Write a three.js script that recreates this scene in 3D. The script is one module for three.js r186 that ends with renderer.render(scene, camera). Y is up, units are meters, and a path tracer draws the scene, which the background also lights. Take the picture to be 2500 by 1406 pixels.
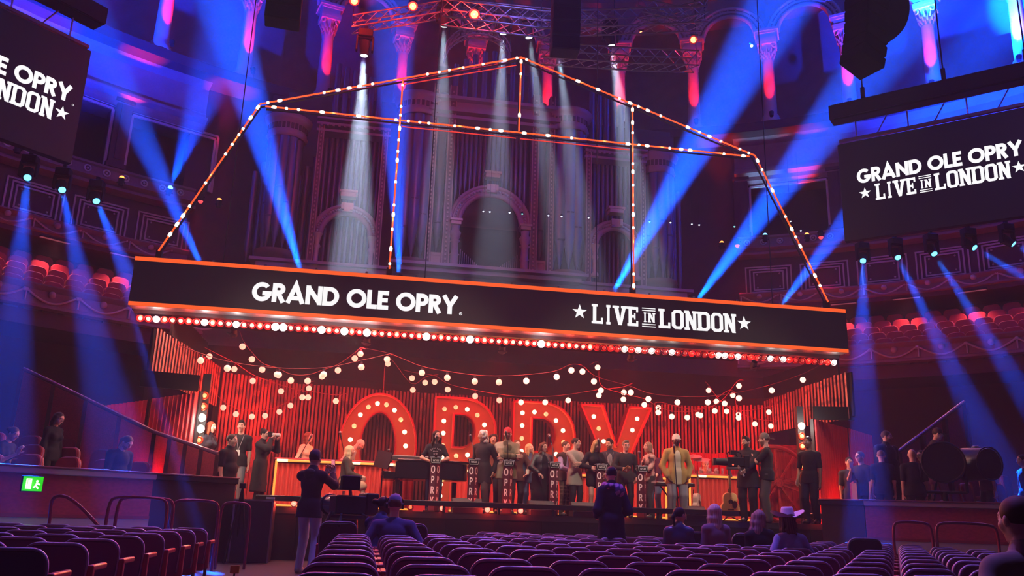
import * as THREE from 'three';
import { RoundedBoxGeometry } from 'three/addons/geometries/RoundedBoxGeometry.js';
import { mergeGeometries, mergeVertices, toCreasedNormals } from 'three/addons/utils/BufferGeometryUtils.js';
import { RectAreaLightUniformsLib } from 'three/addons/lights/RectAreaLightUniformsLib.js';
RectAreaLightUniformsLib.init();

// ---------------------------------------------------------------- camera, haze, exposure, area lights
const V = (x, y, z) => new THREE.Vector3(x, y, z), rad = THREE.MathUtils.degToRad, PI = Math.PI;
const scene = new THREE.Scene();
scene.background = new THREE.Color(0, 0, 0);
scene.fog = new THREE.FogExp2(new THREE.Color().setRGB(0.93, 0.94, 1), 0.0032);      // stage haze, even through the hall
const FOCAL = 2050, YAW = rad(9.256), PITCH = rad(15.023), ROLL = rad(1.831), EYE = V(-2.994, 1.02, 18.3);
const camera = new THREE.PerspectiveCamera(2 * Math.atan(703 / FOCAL) * 180 / PI, 2500 / 1406, 0.1, 200);
const fwd = V(Math.sin(YAW) * Math.cos(PITCH), Math.sin(PITCH), -Math.cos(YAW) * Math.cos(PITCH));
const right0 = V(Math.cos(YAW), 0, Math.sin(YAW)), up0 = right0.clone().cross(fwd);
const camR = right0.clone().multiplyScalar(Math.cos(ROLL)).addScaledVector(up0, Math.sin(ROLL));
const camU = up0.clone().multiplyScalar(Math.cos(ROLL)).addScaledVector(right0, -Math.sin(ROLL));
camera.position.copy(EYE);
camera.quaternion.setFromRotationMatrix(new THREE.Matrix4().makeBasis(camR, camU, fwd.clone().negate()));
const renderer = new THREE.WebGLRenderer({ antialias: true });
renderer.toneMapping = THREE.LinearToneMapping;
renderer.toneMappingExposure = 1.0;
renderer.shadowMap.enabled = true;
// where the line of sight through a pixel of the photograph meets a plane: used to measure the place
function at(px, py, k) {
  const d = fwd.clone().addScaledVector(camR, (px - 1250) / FOCAL).addScaledVector(camU, -(py - 703) / FOCAL);
  const t = 'z' in k ? (k.z - EYE.z) / d.z : 'x' in k ? (k.x - EYE.x) / d.x : 'y' in k ? (k.y - EYE.y) / d.y : k.D;
  return EYE.clone().addScaledVector(d, t);
}
const C = (r, g, b) => new THREE.Color().setRGB(r, g, b);
const ordinal = (n) => ["first", "second", "third", "fourth", "fifth", "sixth", "seventh", "eighth", "ninth", "tenth", "eleventh", "twelfth", "thirteenth", "fourteenth", "fifteenth", "sixteenth", "seventeenth", "eighteenth", "nineteenth", "twentieth"][n];

// ---------------------------------------------------------------- helpers
let seedN = 7;
const rnd = () => { seedN = (seedN * 16807) % 2147483647; return (seedN - 1) / 2147483646; };
const rr = (a, b) => a + (b - a) * rnd();
const used = {};
const numbered = (n) => { const k = used[n] = (used[n] ?? -1) + 1; return k ? n + '_' + String(k).padStart(3, '0') : n; };
function tag(o, label, category, group) { o.userData.label = label; o.userData.category = category; if (group) o.userData.group = group; return o; }
function shade(o) { o.traverse((m) => { if (m.isMesh) { m.castShadow = true; m.receiveShadow = true; } }); return o; }
function thing(name, label, category, pos = [0, 0, 0], turn = 0, group) {
  const o = new THREE.Group(); o.name = numbered(name); scene.add(o);
  o.position.set(...(pos.isVector3 ? pos.toArray() : pos)); o.rotation.y = turn;
  return tag(o, label, category, group);
}
function part(name, geo, mat, parent, pos, rot) {
  const m = new THREE.Mesh(geo, mat); m.name = name; parent.add(m); m.castShadow = m.receiveShadow = true;
  if (pos) m.position.set(...pos); if (rot) m.rotation.set(...rot);
  return m;
}
function struct(name, geo, mat, parent) {
  const m = new THREE.Mesh(geo, mat); m.name = parent ? name : numbered(name); (parent ?? scene).add(m); m.castShadow = m.receiveShadow = true;
  if (!parent) m.userData.kind = 'structure';
  return m;
}
function copy(src, pos, turn, label, group) {
  const c = src.clone(); c.name = numbered(src.name.replace(/_\d{3}$/, '')); scene.add(c);
  c.position.set(...(pos.isVector3 ? pos.toArray() : pos)); c.rotation.y = turn; c.userData = { ...src.userData };
  if (label) c.userData.label = label; if (group) c.userData.group = group;
  return c;
}
const mats = {};
function mat(color, rough = 0.8, o = {}) {
  const key = JSON.stringify([color, rough, o.metalness, o.emissive, o.emissiveIntensity, o.clearcoat, o.k]);
  if (mats[key] && !o.map && !o.bumpMap && !o.emissiveMap) return mats[key];
  const m = new (o.physical ? THREE.MeshPhysicalMaterial : THREE.MeshStandardMaterial)({ roughness: rough, side: THREE.DoubleSide });
  m.color.setRGB(...color);
  for (const k in o) { if (k === 'emissive') m.emissive.setRGB(...o.emissive); else if (k !== 'physical' && k !== 'k') m[k] = o[k]; }
  return (mats[key] = m);
}
const box = (w, h, d, x = 0, y = 0, z = 0) => new THREE.BoxGeometry(w, h, d).translate(x, y, z);
const rbox = (w, h, d, r, x = 0, y = 0, z = 0, s = 2) => new RoundedBoxGeometry(w, h, d, s, r).translate(x, y, z);
const cyl = (r0, r1, h, x = 0, y = 0, z = 0, n = 16) => new THREE.CylinderGeometry(r0, r1, h, n).translate(x, y, z);
const ball = (r, x = 0, y = 0, z = 0, n = 14) => new THREE.SphereGeometry(r, n, Math.max(6, n >> 1)).translate(x, y, z);
const flat = (g) => (g.index ? g.toNonIndexed() : g);
function merge(list) {
  return mergeGeometries(list.map((g) => { const f = flat(g); for (const k of Object.keys(f.attributes)) if (!['position', 'normal', 'uv'].includes(k)) f.deleteAttribute(k); if (!f.attributes.uv) f.setAttribute('uv', new THREE.BufferAttribute(new Float32Array(f.attributes.position.count * 2), 2)); return f; }));
}
function rod(a, b, r, n = 8) {
  const d = b.clone().sub(a), g = new THREE.CylinderGeometry(r, r, d.length(), n);
  g.applyQuaternion(new THREE.Quaternion().setFromUnitVectors(V(0, 1, 0), d.normalize()));
  return g.translate((a.x + b.x) / 2, (a.y + b.y) / 2, (a.z + b.z) / 2);
}
const tube = (pts, r, n = 24, m = 6, closed = false) => new THREE.TubeGeometry(new THREE.CatmullRomCurve3(pts, closed), n, r, m, closed);
const lathe = (pts, n = 20) => new THREE.LatheGeometry(pts.map((p) => new THREE.Vector2(...p)), n);
function extrude(shape, depth, bevel = 0, seg = 12) {
  return new THREE.ExtrudeGeometry(shape, { depth, bevelEnabled: bevel > 0, bevelSize: bevel, bevelThickness: bevel, bevelSegments: 1, curveSegments: seg });
}
function poly(pts) { const s = new THREE.Shape(); pts.forEach(([x, y], i) => (i ? s.lineTo(x, y) : s.moveTo(x, y))); return s; }
// a spotlight that sits in a fitting
function spot(color, power, pos, target, angle, penumbra = 0.25, soft = 2) {
  const l = new THREE.SpotLight(color, power, 0, angle, penumbra); l.position.copy(pos); l.target.position.copy(target);
  l.castShadow = true; l.shadow.radius = soft; l.shadow.mapSize.set(512, 512); scene.add(l, l.target); return l;
}
function lamp(color, power, pos, soft = 2, parent = scene) {
  const l = new THREE.PointLight(color, power); l.position.copy(pos); l.castShadow = true; l.shadow.radius = soft; parent.add(l); return l;
}
function noiseTex(w, h, f, repeat) {
  const d = new Uint8Array(w * h * 4);
  for (let y = 0; y < h; y++) for (let x = 0; x < w; x++) { const c = f(x / w, y / h, x, y); for (let k = 0; k < 3; k++) d[(y * w + x) * 4 + k] = Math.max(0, Math.min(255, c[k] * 255)); d[(y * w + x) * 4 + 3] = 255; }
  const t = new THREE.DataTexture(d, w, h); t.wrapS = t.wrapT = THREE.RepeatWrapping; t.magFilter = THREE.LinearFilter; t.colorSpace = THREE.SRGBColorSpace; t.needsUpdate = true;
  if (repeat) t.repeat.set(...repeat);
  return t;
}
// the hall is an ellipse round (0.5, 6)
const CX = 0.5, CZ = 6;
const onEll = (a, b, deg, y = 0) => V(CX + a * Math.sin(rad(deg)), y, CZ - b * Math.cos(rad(deg)));
function ellMatrix(a, b, deg, y) {                                  // x along the wall, y up, z towards the middle of the hall
  const t = V(a * Math.cos(rad(deg)), 0, b * Math.sin(rad(deg))).normalize(), n = t.clone().cross(V(0, 1, 0));
  return new THREE.Matrix4().makeBasis(t, V(0, 1, 0), n).setPosition(onEll(a, b, deg, y));
}
function sweep(a, b, prof, t0, t1, n, closed = true) {              // a moulding profile [outwards, up] drawn along the ellipse
  const pos = [], uv = [], ps = closed ? [...prof, prof[0]] : prof, add = (p, u, v) => { pos.push(p.x, p.y, p.z); uv.push(u, v); };
  let v = 0;
  for (let s = 0; s + 1 < ps.length; s++) {
    const [r0, y0] = ps[s], [r1, y1] = ps[s + 1], dv = Math.hypot(r1 - r0, y1 - y0);
    for (let i = 0; i < n; i++) {
      const A = t0 + (t1 - t0) * i / n, B = t0 + (t1 - t0) * (i + 1) / n, u0 = rad(A) * a, u1 = rad(B) * a;
      const p = onEll(a + r0, b + r0, A, y0), q = onEll(a + r0, b + r0, B, y0), r = onEll(a + r1, b + r1, B, y1), t = onEll(a + r1, b + r1, A, y1);
      add(p, u0, v); add(q, u1, v); add(r, u1, v + dv); add(p, u0, v); add(r, u1, v + dv); add(t, u0, v + dv);
    }
    v += dv;
  }
  if (closed && Math.abs(t1 - t0) < 359) {
    const f = THREE.ShapeUtils.triangulateShape(prof.map((p) => new THREE.Vector2(...p)), []);
    for (const deg of [t0, t1]) for (const tri of f) for (const k of tri) add(onEll(a + prof[k][0], b + prof[k][0], deg, prof[k][1]), prof[k][0], prof[k][1]);
  }
  const g = new THREE.BufferGeometry(); g.setAttribute('position', new THREE.Float32BufferAttribute(pos, 3)); g.setAttribute('uv', new THREE.Float32BufferAttribute(uv, 2));
  return toCreasedNormals(g, 0.5);
}

// ---------------------------------------------------------------- the hall
const grain = (a, b, sx, sy) => (u, v) => { // plaster: coarse and fine mottling that tiles
  const k = 0.5 + 0.17 * Math.sin(2 * PI * (sx * u + 0.3 * Math.sin(2 * PI * v))) * Math.sin(2 * PI * (sy * v + 0.25 * Math.sin(4 * PI * u))) + (rnd() - 0.5) * 0.25;
  return a.map((x, i) => x + (b[i] - x) * k);
};
const plasterMap = noiseTex(128, 128, grain([0.53, 0.42, 0.42], [0.66, 0.53, 0.52], 3, 4), [0.25, 0.25]);
const darkPlasterMap = noiseTex(128, 128, grain([0.40, 0.27, 0.28], [0.50, 0.34, 0.35], 3, 4), [0.3, 0.3]);
const M = {
  plaster: mat([0.62, 0.6, 0.62], 0.85, { map: plasterMap }), maroon: mat([0.4, 0.3, 0.33], 0.85, { map: darkPlasterMap }),
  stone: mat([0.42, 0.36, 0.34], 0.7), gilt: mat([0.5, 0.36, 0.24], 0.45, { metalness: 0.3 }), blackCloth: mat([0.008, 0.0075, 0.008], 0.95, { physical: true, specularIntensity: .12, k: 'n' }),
  black: mat([0.011, 0.011, 0.013], 0.6, { physical: true, specularIntensity: .4, k: 'b' }), blackGloss: mat([0.012, 0.012, 0.014], 0.25), steel: mat([0.25, 0.25, 0.27], 0.35, { metalness: 0.8 }),
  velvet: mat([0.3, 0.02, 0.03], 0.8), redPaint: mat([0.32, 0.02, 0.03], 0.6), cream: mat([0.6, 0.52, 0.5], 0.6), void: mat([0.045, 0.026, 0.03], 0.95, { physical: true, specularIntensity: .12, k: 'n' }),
};
struct('floor', box(64, 0.3, 64, 0, -0.15, 6), mat([0.022, 0.014, 0.018], 0.9));
const wallHall = struct('wall_hall', sweep(22.5, 20.5, [[0, 0], [0.6, 0], [0.6, 27], [0, 27]], 0, 360, 96), M.maroon);
struct('ceiling', box(64, 0.4, 64, 0, 27.2, 6), M.maroon);

// circle tiers at both sides of the organ: balcony fronts with swags, stepped floors
const swagGeo = (() => {
  const g = [], c = []; for (let i = 0; i <= 10; i++) { const u = i / 10; c.push(V(-0.62 + 1.24 * u, 0.12 - 0.26 * Math.sin(PI * u), 0.05)); }
  g.push(tube(c, 0.032, 20, 5), ball(0.1, 0, 0.1, 0.05, 8), ball(0.055, -0.66, 0.14, 0.05, 7), ball(0.055, 0.66, 0.14, 0.05, 7), rod(V(-0.66, 0.1, 0.05), V(-0.66, -0.16, 0.05), 0.025, 5));
  return merge(g);
})();
function balcony(name, a, b, y0, y1, t0, t1, step) {
  const h = y1 - y0;
  const s = struct(name, sweep(a, b, [[0, y0], [-0.1, y0 + 0.03], [-0.1, y0 + 0.1], [-0.02, y0 + 0.13], [-0.02, y1 - 0.16], [-0.1, y1 - 0.12], [-0.16, y1 - 0.04], [-0.16, y1], [0.14, y1], [0.14, y0]], t0, t1, 40), M.plaster);
  for (let d = t0 + step / 2; d < t1; d += step) { const m = struct('swag', swagGeo, M.stone, s); m.applyMatrix4(ellMatrix(a - 0.03, b - 0.03, d, y0 + h * 0.48)); }
  return s;
}
const SIDES = [[-96, -29], [28.5, 96]];
for (const [k, [t0, t1]] of SIDES.entries()) {
  balcony('balcony_front', 18, 16, 5.95, 6.6, t0, t1, 4.6);
  const steps = []; for (let i = 0; i < 6; i++) steps.push([0.14 + i * 0.62, 5.9 + i * 0.33], [0.14 + (i + 1) * 0.62, 5.9 + i * 0.33]);
  struct('floor', sweep(18, 16, [...steps, [4.4, 5.5], [0.14, 5.5]], t0, t1, 40), mat([0.07, 0.025, 0.03], 0.9));
  // under the circle: a dark back wall
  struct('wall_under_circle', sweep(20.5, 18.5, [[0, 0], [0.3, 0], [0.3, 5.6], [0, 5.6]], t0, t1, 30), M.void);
  balcony('balcony_front', 20.5, 18.5, 8.75, 9.2, t0, t1, 4.1);
  struct('floor', sweep(20.5, 18.5, [[0, 8.6], [2, 8.6], [2, 8.75], [0, 8.75]], t0, t1, 30), M.maroon);
  const w = struct('wall_panelled', sweep(20.75, 18.75, [[0, 8.8], [0.4, 8.8], [0.4, 10.72], [0, 10.72]], t0 + 3 * (k ? 0 : 0), t1, 40), M.maroon);
  for (let d = t0 + 3; d < t1; d += 5.6) {
    const bars = [];
    for (const [s, q] of [[1, 0], [0.8, 0.03], [0.62, 0]]) { const W = 1.5 * s + 0.12, H = 1.02 * s + 0.06, z = 0.05 + q; for (const e of [-1, 1]) bars.push(box(W, 0.05, 0.06, 0, e * H / 2, z), box(0.05, H + 0.05, 0.06, e * W / 2, 0, z)); }
    for (const [ex, ey] of [[-1, -1], [1, -1], [1, 1], [-1, 1]]) bars.push(ball(0.035, ex * 0.4, ey * 0.25, 0.07, 6));
    struct('panel_frame', merge(bars), M.stone, w).applyMatrix4(ellMatrix(20.75, 18.75, d, 9.72));
  }
  struct('trim_ledge', sweep(20.5, 18.5, [[0, 10.6], [-0.18, 10.66], [-0.18, 10.74], [-0.1, 10.8], [-0.3, 10.88], [-0.3, 10.95], [0.6, 10.95], [0.6, 10.6]], t0, t1, 40), M.plaster);
  const orn = struct('balcony_front', sweep(20.6, 18.6, [[0, 10.95], [-0.06, 11], [0, 11.06], [0, 11.34], [-0.08, 11.38], [-0.08, 11.45], [0.15, 11.45], [0.15, 10.95]], t0, t1, 40), M.plaster);
  for (let d = t0 + 1; d < t1; d += 1.7) struct('rosette', merge([new THREE.TorusGeometry(0.1, 0.03, 5, 10), ball(0.045, 0, 0, 0, 6)]), M.stone, orn).applyMatrix4(ellMatrix(20.55, 18.55, d, 11.2));
  // open boxes: piers, dark depth, curtained frames
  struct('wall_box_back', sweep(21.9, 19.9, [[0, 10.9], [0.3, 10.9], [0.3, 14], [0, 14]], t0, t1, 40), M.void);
  for (let d = t0 + 0.6, i = 0; d < t1; d += 9.8, i++) {
    struct('pier', merge([box(0.5, 2.5, 0.9, 0, 1.25, -0.35), box(0.62, 0.16, 1, 0, 0.08, -0.35), box(0.62, 0.2, 1, 0, 2.4, -0.35), box(0.2, 1.9, 0.06, 0, 1.25, 0.12)]), M.maroon, orn).applyMatrix4(ellMatrix(20.6, 18.6, d, 11.45));
    const W = 3.0, bars = [];
    for (const [s, z] of [[1, 0], [0.93, 0.05]]) { bars.push(box(W * s, 0.08, 0.08, 0, 2.1 * s + 0.02, z)); for (const e of [-1, 1]) bars.push(box(0.08, 2.1 * s, 0.08, e * W * s / 2, 1.05 * s, z)); }
    struct('opening_frame', merge(bars), M.stone, orn).applyMatrix4(ellMatrix(20.65, 18.65, d + 4.9, 11.5));
  }
  struct('trim_cornice', sweep(20.6, 18.6, [[0, 13.6], [-0.1, 13.7], [-0.1, 13.85], [-0.3, 13.95], [-0.3, 14.05], [-0.05, 14.15], [-0.05, 14.25], [0, 14.3], [0, 15.2], [-0.15, 15.3], [-0.4, 15.45], [-0.4, 15.6], [1.9, 15.6], [1.9, 13.6]], t0, t1, 48), M.plaster);
}
// the gallery behind and above: a wall, a floor, columns with leafy capitals carrying arches
struct('wall_behind_organ', sweep(20.9, 18.9, [[0, 0], [0.4, 0], [0.4, 15.6], [0, 15.6]], -30, 30, 40), M.maroon);
struct('floor', sweep(20, 18, [[-0.3, 15.4], [2.6, 15.4], [2.6, 15.75], [-0.3, 15.75]], -100, 100, 80), M.maroon);
const columnGeo = (() => {
  const g = [lathe([[0.36, 0], [0.36, 0.14], [0.3, 0.2], [0.32, 0.27], [0.25, 0.34], [0.25, 0.5], [0.24, 1.4], [0.215, 2.55], [0.235, 2.6], [0.215, 2.66]], 18)];
  for (let k = 0; k < 3; k++) for (let i = 0; i < 10; i++) { const a = (i + k / 2) / 10 * 2 * PI, r = 0.23 + 0.035 * k; g.push(new THREE.ConeGeometry(0.07, 0.24, 5).rotateX(0.5).translate(0, 0, r).rotateY(a).translate(0, 2.78 + k * 0.13, 0)); }
  for (const [x, z] of [[1, 1], [-1, 1], [1, -1], [-1, -1]]) g.push(new THREE.TorusGeometry(0.075, 0.035, 5, 9).rotateY(PI / 4 * x * z).translate(x * 0.25, 3.2, z * 0.25));
  g.push(lathe([[0.2, 2.66], [0.22, 3.0], [0.3, 3.28]], 14), box(0.72, 0.1, 0.72, 0, 3.32, 0));
  return merge(g);
})();
const blockGeo = merge([box(0.74, 0.14, 0.74, 0, 3.44, 0), box(0.66, 0.2, 0.66, 0, 3.6, 0), box(0.8, 0.08, 0.8, 0, 3.74, 0), box(0.92, 0.1, 0.92, 0, 3.83, 0)]);
const colDegs = []; for (let i = -10; i <= 10; i++) colDegs.push(i * 8.45 - 1);
const gallery = struct('wall_gallery', sweep(22.1, 20.1, [[0, 15.6], [0.3, 15.6], [0.3, 26.8], [0, 26.8]], -100, 100, 80), M.plaster);
const arcadeCol = [];
for (const d of colDegs) {
  const c = struct('column', columnGeo, M.stone, gallery); c.applyMatrix4(ellMatrix(20, 18, d, 15.75)); arcadeCol.push(d);
  struct('entablature', blockGeo, M.stone, gallery).applyMatrix4(ellMatrix(20, 18, d, 15.75));
}
const archGeo = (r) => { const g = []; for (const [q, t] of [[0, 0.09], [0.2, 0.05], [0.36, 0.07]]) g.push(new THREE.TorusGeometry(r + q, t, 6, 22, PI)); for (let i = 0; i < 13; i++) { const a = PI * (i + 0.5) / 13; g.push(box(0.05, 0.24, 0.1).rotateZ(a - PI / 2).translate(Math.cos(a) * (r + 0.28), Math.sin(a) * (r + 0.28), 0)); } return merge(g); };
for (let i = 0; i + 1 < colDegs.length; i++) {
  const p = onEll(20, 18, colDegs[i]), q = onEll(20, 18, colDegs[i + 1]), w = p.distanceTo(q);
  struct('arch', archGeo(w / 2 - 0.42), M.stone, gallery).applyMatrix4(ellMatrix(20, 18, (colDegs[i] + colDegs[i + 1]) / 2, 19.63));
  const s = new THREE.Shape(); s.moveTo(-w / 2 - 0.02, 0); s.lineTo(-w / 2 - 0.02, w / 2 + 0.5); s.lineTo(w / 2 + 0.02, w / 2 + 0.5); s.lineTo(w / 2 + 0.02, 0); s.lineTo(w / 2 - 0.3, 0); s.absarc(0, 0, w / 2 - 0.3, 0, PI, false); s.lineTo(-w / 2, 0);
  struct('spandrel', extrude(s, 0.3).translate(0, 0, -0.3), M.plaster, gallery).applyMatrix4(ellMatrix(20, 18, (colDegs[i] + colDegs[i + 1]) / 2, 19.63));
}
struct('trim_cornice', sweep(20, 18, [[0.1, 21.4], [-0.15, 21.6], [-0.15, 21.8], [-0.5, 22.1], [-0.5, 22.3], [2.4, 22.3], [2.4, 21.4]], -100, 100, 80), M.plaster);
struct('ceiling_cove', sweep(20, 18, [[-0.2, 22.3], [-1.2, 23.8], [-3, 25.3], [-6, 26.6], [-6, 26.9], [2.4, 26.9], [2.4, 22.3]], -100, 100, 80), M.plaster);

// ---------------------------------------------------------------- the organ
{
  const pipeMat = mat([0.15, 0.14, 0.18], 0.42, { metalness: 0.55 }), wood = mat([0.17, 0.09, 0.075], 0.5), woodTrim = mat([0.42, 0.25, 0.19], 0.45), inner = mat([0.075, 0.045, 0.04], 0.8);
  const organ = thing('pipe_organ', 'dark carved pipe organ with three arches and tall towers of pipes behind the stage', 'organ', [0, 8.4, -9]);
  const ZB = -0.55;
  part('case_back', merge([box(5.2, 7.2, 0.3, -4.7, 3.6, -1.6), box(3.9, 9, 0.3, 0.55, 4.5, -1.7), box(5.4, 7.2, 0.3, 5.2, 3.6, -1.6)]), inner, organ);
  part('base_moulding', merge([box(14.6, 0.22, 0.9, 0.3, 0.12, -0.1), box(6.2, 0.14, 1.3, 0.6, 0.26, 0.15), box(6.6, 0.1, 1.5, 0.6, 0.42, 0.2), box(15, 0.1, 1, 0.3, 0.3, -0.05)]), mat([0.36, 0.24, 0.24], 0.4), organ);
  const pipe = (x, y, z, r, L, name = 'pipe') => part(name, lathe([[0.02, 0], [r * 0.55, r * 2.5], [r, r * 6], [r, L], [r * 0.86, L], [r * 0.86, L - 0.3]], 12), pipeMat, organ, [x, y, z]);
  const mouth = (x, y, z, r) => part('pipe_mouth', box(r * 1.3, 0.05, 0.05, 0, 0, r * 0.92), mat([0.05, 0.045, 0.06], 0.5), organ, [x, y, z]);
  const pilaster = (x, w, h, y = 0.35) => {
    const p = part('pilaster', box(w, h, 0.34, 0, h / 2, 0), wood, organ, [x, y, 0.1]);
    part('gilt_line', merge([box(0.03, h, 0.03, -w / 2 + 0.02, h / 2, 0.19), box(0.03, h, 0.03, w / 2 - 0.02, h / 2, 0.19), box(w, 0.03, 0.03, 0, 0.04, 0.19)]), woodTrim, p);
    const n = Math.floor(h / 0.16); part('carved_bead', merge(Array.from({ length: n }, (_, i) => box(w * 0.22, 0.07, 0.04, 0, 0.3 + i * (h - 0.4) / n, 0.18).rotateZ(0))), woodTrim, p);
    return p;
  };
  // central bay
  const cx = 0.6;
  for (const s of [-1, 1]) {
    pilaster(cx + s * 1.5, 0.26, 6.9); pilaster(cx + s * 2.1, 0.2, 6.9);
    part('base_panel', merge([box(0.36, 0.7, 0.2, 0, 0, 0), box(0.3, 0.03, 0.03, 0, 0.26, 0.11), box(0.3, 0.03, 0.03, 0, -0.26, 0.11), box(0.03, 0.52, 0.03, 0.14, 0, 0.11), box(0.03, 0.52, 0.03, -0.14, 0, 0.11)]), woodTrim, organ, [cx + s * 1.8, 0.72, 0]);
    pipe(cx + s * 1.8, 1.1, ZB + 0.4, 0.15, 6.0); mouth(cx + s * 1.8, 2.2, ZB + 0.4, 0.15);
    // column beside the arch
    const col = part('arch_column', lathe([[0.2, 0], [0.2, 0.15], [0.13, 0.2], [0.13, 0.55], [0.17, 0.58], [0.13, 0.62], [0.12, 1.0], [0.19, 1.05], [0.12, 1.1], [0.17, 1.2], [0.2, 1.35], [0.13, 1.45], [0.15, 1.6]], 14), mat([0.36, 0.22, 0.2], 0.4), organ, [cx + s * 1.2, 0.4, 0.3]);
    part('capital', merge([box(0.34, 0.12, 0.34, 0, 1.68, 0), box(0.42, 0.08, 0.42, 0, 1.78, 0)]), M.gilt, col);
  }
  const arch = (x, y, r, w, key) => {
    const a = part('arch', merge([new THREE.TorusGeometry(r, 0.09, 8, 32, PI), new THREE.TorusGeometry(r + w, 0.07, 8, 32, PI), new THREE.RingGeometry(r, r + w, 36, 1, 0, PI).translate(0, 0, 0.02)]), mat([0.36, 0.2, 0.19], 0.4), organ, [x, y, 0.15]);
    part('carved_bead', merge(Array.from({ length: 34 }, (_, i) => ball(0.045, Math.cos(PI * (i + 0.5) / 34) * (r + w / 2), Math.sin(PI * (i + 0.5) / 34) * (r + w / 2), 0.05, 6))), mat([0.45, 0.36, 0.36], 0.35), a);
    part('keystone', merge([box(0.34, 0.3, 0.24, 0, r + w * 0.6, 0.1), box(0.5, 0.14, 0.34, 0, r + w + 0.35, 0.08), box(0.6, 0.08, 0.4, 0, r + w + 0.46, 0.08), box(0.1, 0.22, 0.1, -0.15, r + w * 0.6, 0.26), box(0.1, 0.22, 0.1, 0.15, r + w * 0.6, 0.26)]), M.gilt, a);
    return a;
  };
  arch(cx, 2.2, 1.08, 0.3);
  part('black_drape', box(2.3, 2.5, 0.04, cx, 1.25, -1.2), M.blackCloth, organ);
  part('front_pipework', merge(Array.from({ length: 13 }, (_, i) => rod(V(-0.98 + i * 0.07, 0.4, 0.1), V(-0.98 + i * 0.07, 1.25 - i * 0.06, 0.1), 0.014, 5)).concat(Array.from({ length: 13 }, (_, i) => rod(V(0.98 - i * 0.07, 0.4, 0.1), V(0.98 - i * 0.07, 1.2 - i * 0.055, 0.1), 0.014, 5)))), mat([0.4, 0.36, 0.36], 0.3, { metalness: 0.5 }), organ, [cx, 0, 0]);
  for (let i = 0; i < 16; i++) { const x = cx - 1.24 + i * 0.165, dx = Math.abs(x - cx), y0 = 2.25 + Math.sqrt(Math.max(0, 1.42 * 1.42 - dx * dx)) + 0.08; pipe(x, y0, ZB + 0.3, 0.068, 6.25 - y0 + 0.35); }
  part('cornice', merge([box(4.5, 0.12, 0.6, cx, 6.0, 0.1), box(4.7, 0.16, 0.75, cx, 6.25, 0.1), box(4.6, 0.3, 0.5, cx, 6.5, 0), box(4.8, 0.12, 0.8, cx, 6.7, 0.1)]), mat([0.3, 0.22, 0.22], 0.4), organ);
  for (let i = 0; i < 9; i++) pipe(cx - 1.4 + i * 0.35, 6.8, ZB + 0.1, 0.1, 1.9 + 0.5 * Math.cos((i - 4) * 0.5));
  // round pipe towers between the bays and at the outer ends
  for (const [x, yc, r, yb] of [[-2.05, 6.0, 0.72, 0.5], [3.35, 6.0, 0.72, 0.5], [-6.5, 4.7, 0.62, 0.5], [6.75, 4.7, 0.62, 0.5]]) {
    const n = 5, pr = r * 0.3;
    for (let i = 0; i < n; i++) { const a = PI * (i + 0.5) / n; pipe(x + Math.cos(a) * (r - pr), yb + 0.25, -0.2 + Math.sin(a) * 0.5, pr * 0.96, yc - yb - 0.3); if (i) mouth(x + Math.cos(a) * (r - pr), yb + 1.3 + (i % 3) * 0.5, -0.2 + Math.sin(a) * 0.5, pr * 0.9); }
    const cap = part('tower_cap', lathe([[r, 0], [r * 1.12, 0.1], [r * 1.05, 0.2], [r * 1.05, 0.52], [r * 1.22, 0.6], [r * 1.3, 0.75], [r * 1.1, 0.82], [0.1, 0.9]], 24), mat([0.3, 0.22, 0.23], 0.4), organ, [x, yc, -0.25]);
    part('cap_opening', merge(Array.from({ length: 14 }, (_, i) => box(0.1, 0.2, 0.04, 0, 0.36, r * 1.05).rotateY((i - 6.5) * 0.22))), inner, cap);
    part('tower_foot', lathe([[r * 0.4, 0], [r, 0.3], [r * 1.08, 0.42], [r * 1.08, 0.5]], 20), wood, organ, [x, yb - 0.3, -0.2]);
  }
  // outer bays
  for (const [x, w, ya, r] of [[-4.25, 1.08, 1.35, 0.82], [5.05, 1.0, 1.75, 0.7]]) {
    arch(x, ya, r, 0.24);
    for (const s of [-1, 1]) { pilaster(x + s * w, 0.2, 5.0); part('arch_column', lathe([[0.13, 0], [0.13, 0.1], [0.08, 0.15], [0.08, 0.6], [0.13, 0.7], [0.08, 0.8], [0.12, 1.0], [0.16, 1.15]], 12), M.gilt, organ, [x + s * r * 1.08, ya - 1.15, 0.25]); }
    for (let i = 0; i < 11; i++) { const px = x - w * 0.84 + i * w * 0.168, dx = Math.abs(px - x), y0 = ya + Math.sqrt(Math.max(0.02, (r + 0.3) ** 2 - dx * dx)); pipe(px, y0, ZB + 0.3, 0.062, 5.1 - y0); if (dx < r) pipe(px, 0.4, -0.6, 0.055, ya - 0.3 + Math.sqrt(r * r - dx * dx)); }
    const cv = []; for (const s of [0, 0.16, 0.3]) cv.push(box(w * 2.3, 0.09, 0.5 + s, x, 5.05 + s * 1.3, 0.05));
    part('cornice', merge([...cv, ...Array.from({ length: 12 }, (_, i) => box(0.07, 0.1, 0.1, x - w + i * w * 0.18, 5.2, 0.38))]), mat([0.3, 0.22, 0.22], 0.4), organ);
    for (let i = 0; i < 6; i++) pipe(x - w * 0.7 + i * w * 0.28, 5.4, -0.5, 0.11, 2.6 - i * 0.1);
  }
  for (const x of [-5.75, 5.95, -7.2, 7.5]) for (let i = 0; i < 3; i++) pipe(x + (i - 1) * 0.24, 0.4, -0.5 - i * 0.1, 0.1, 3.2 + i * 0.4);
}

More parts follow.
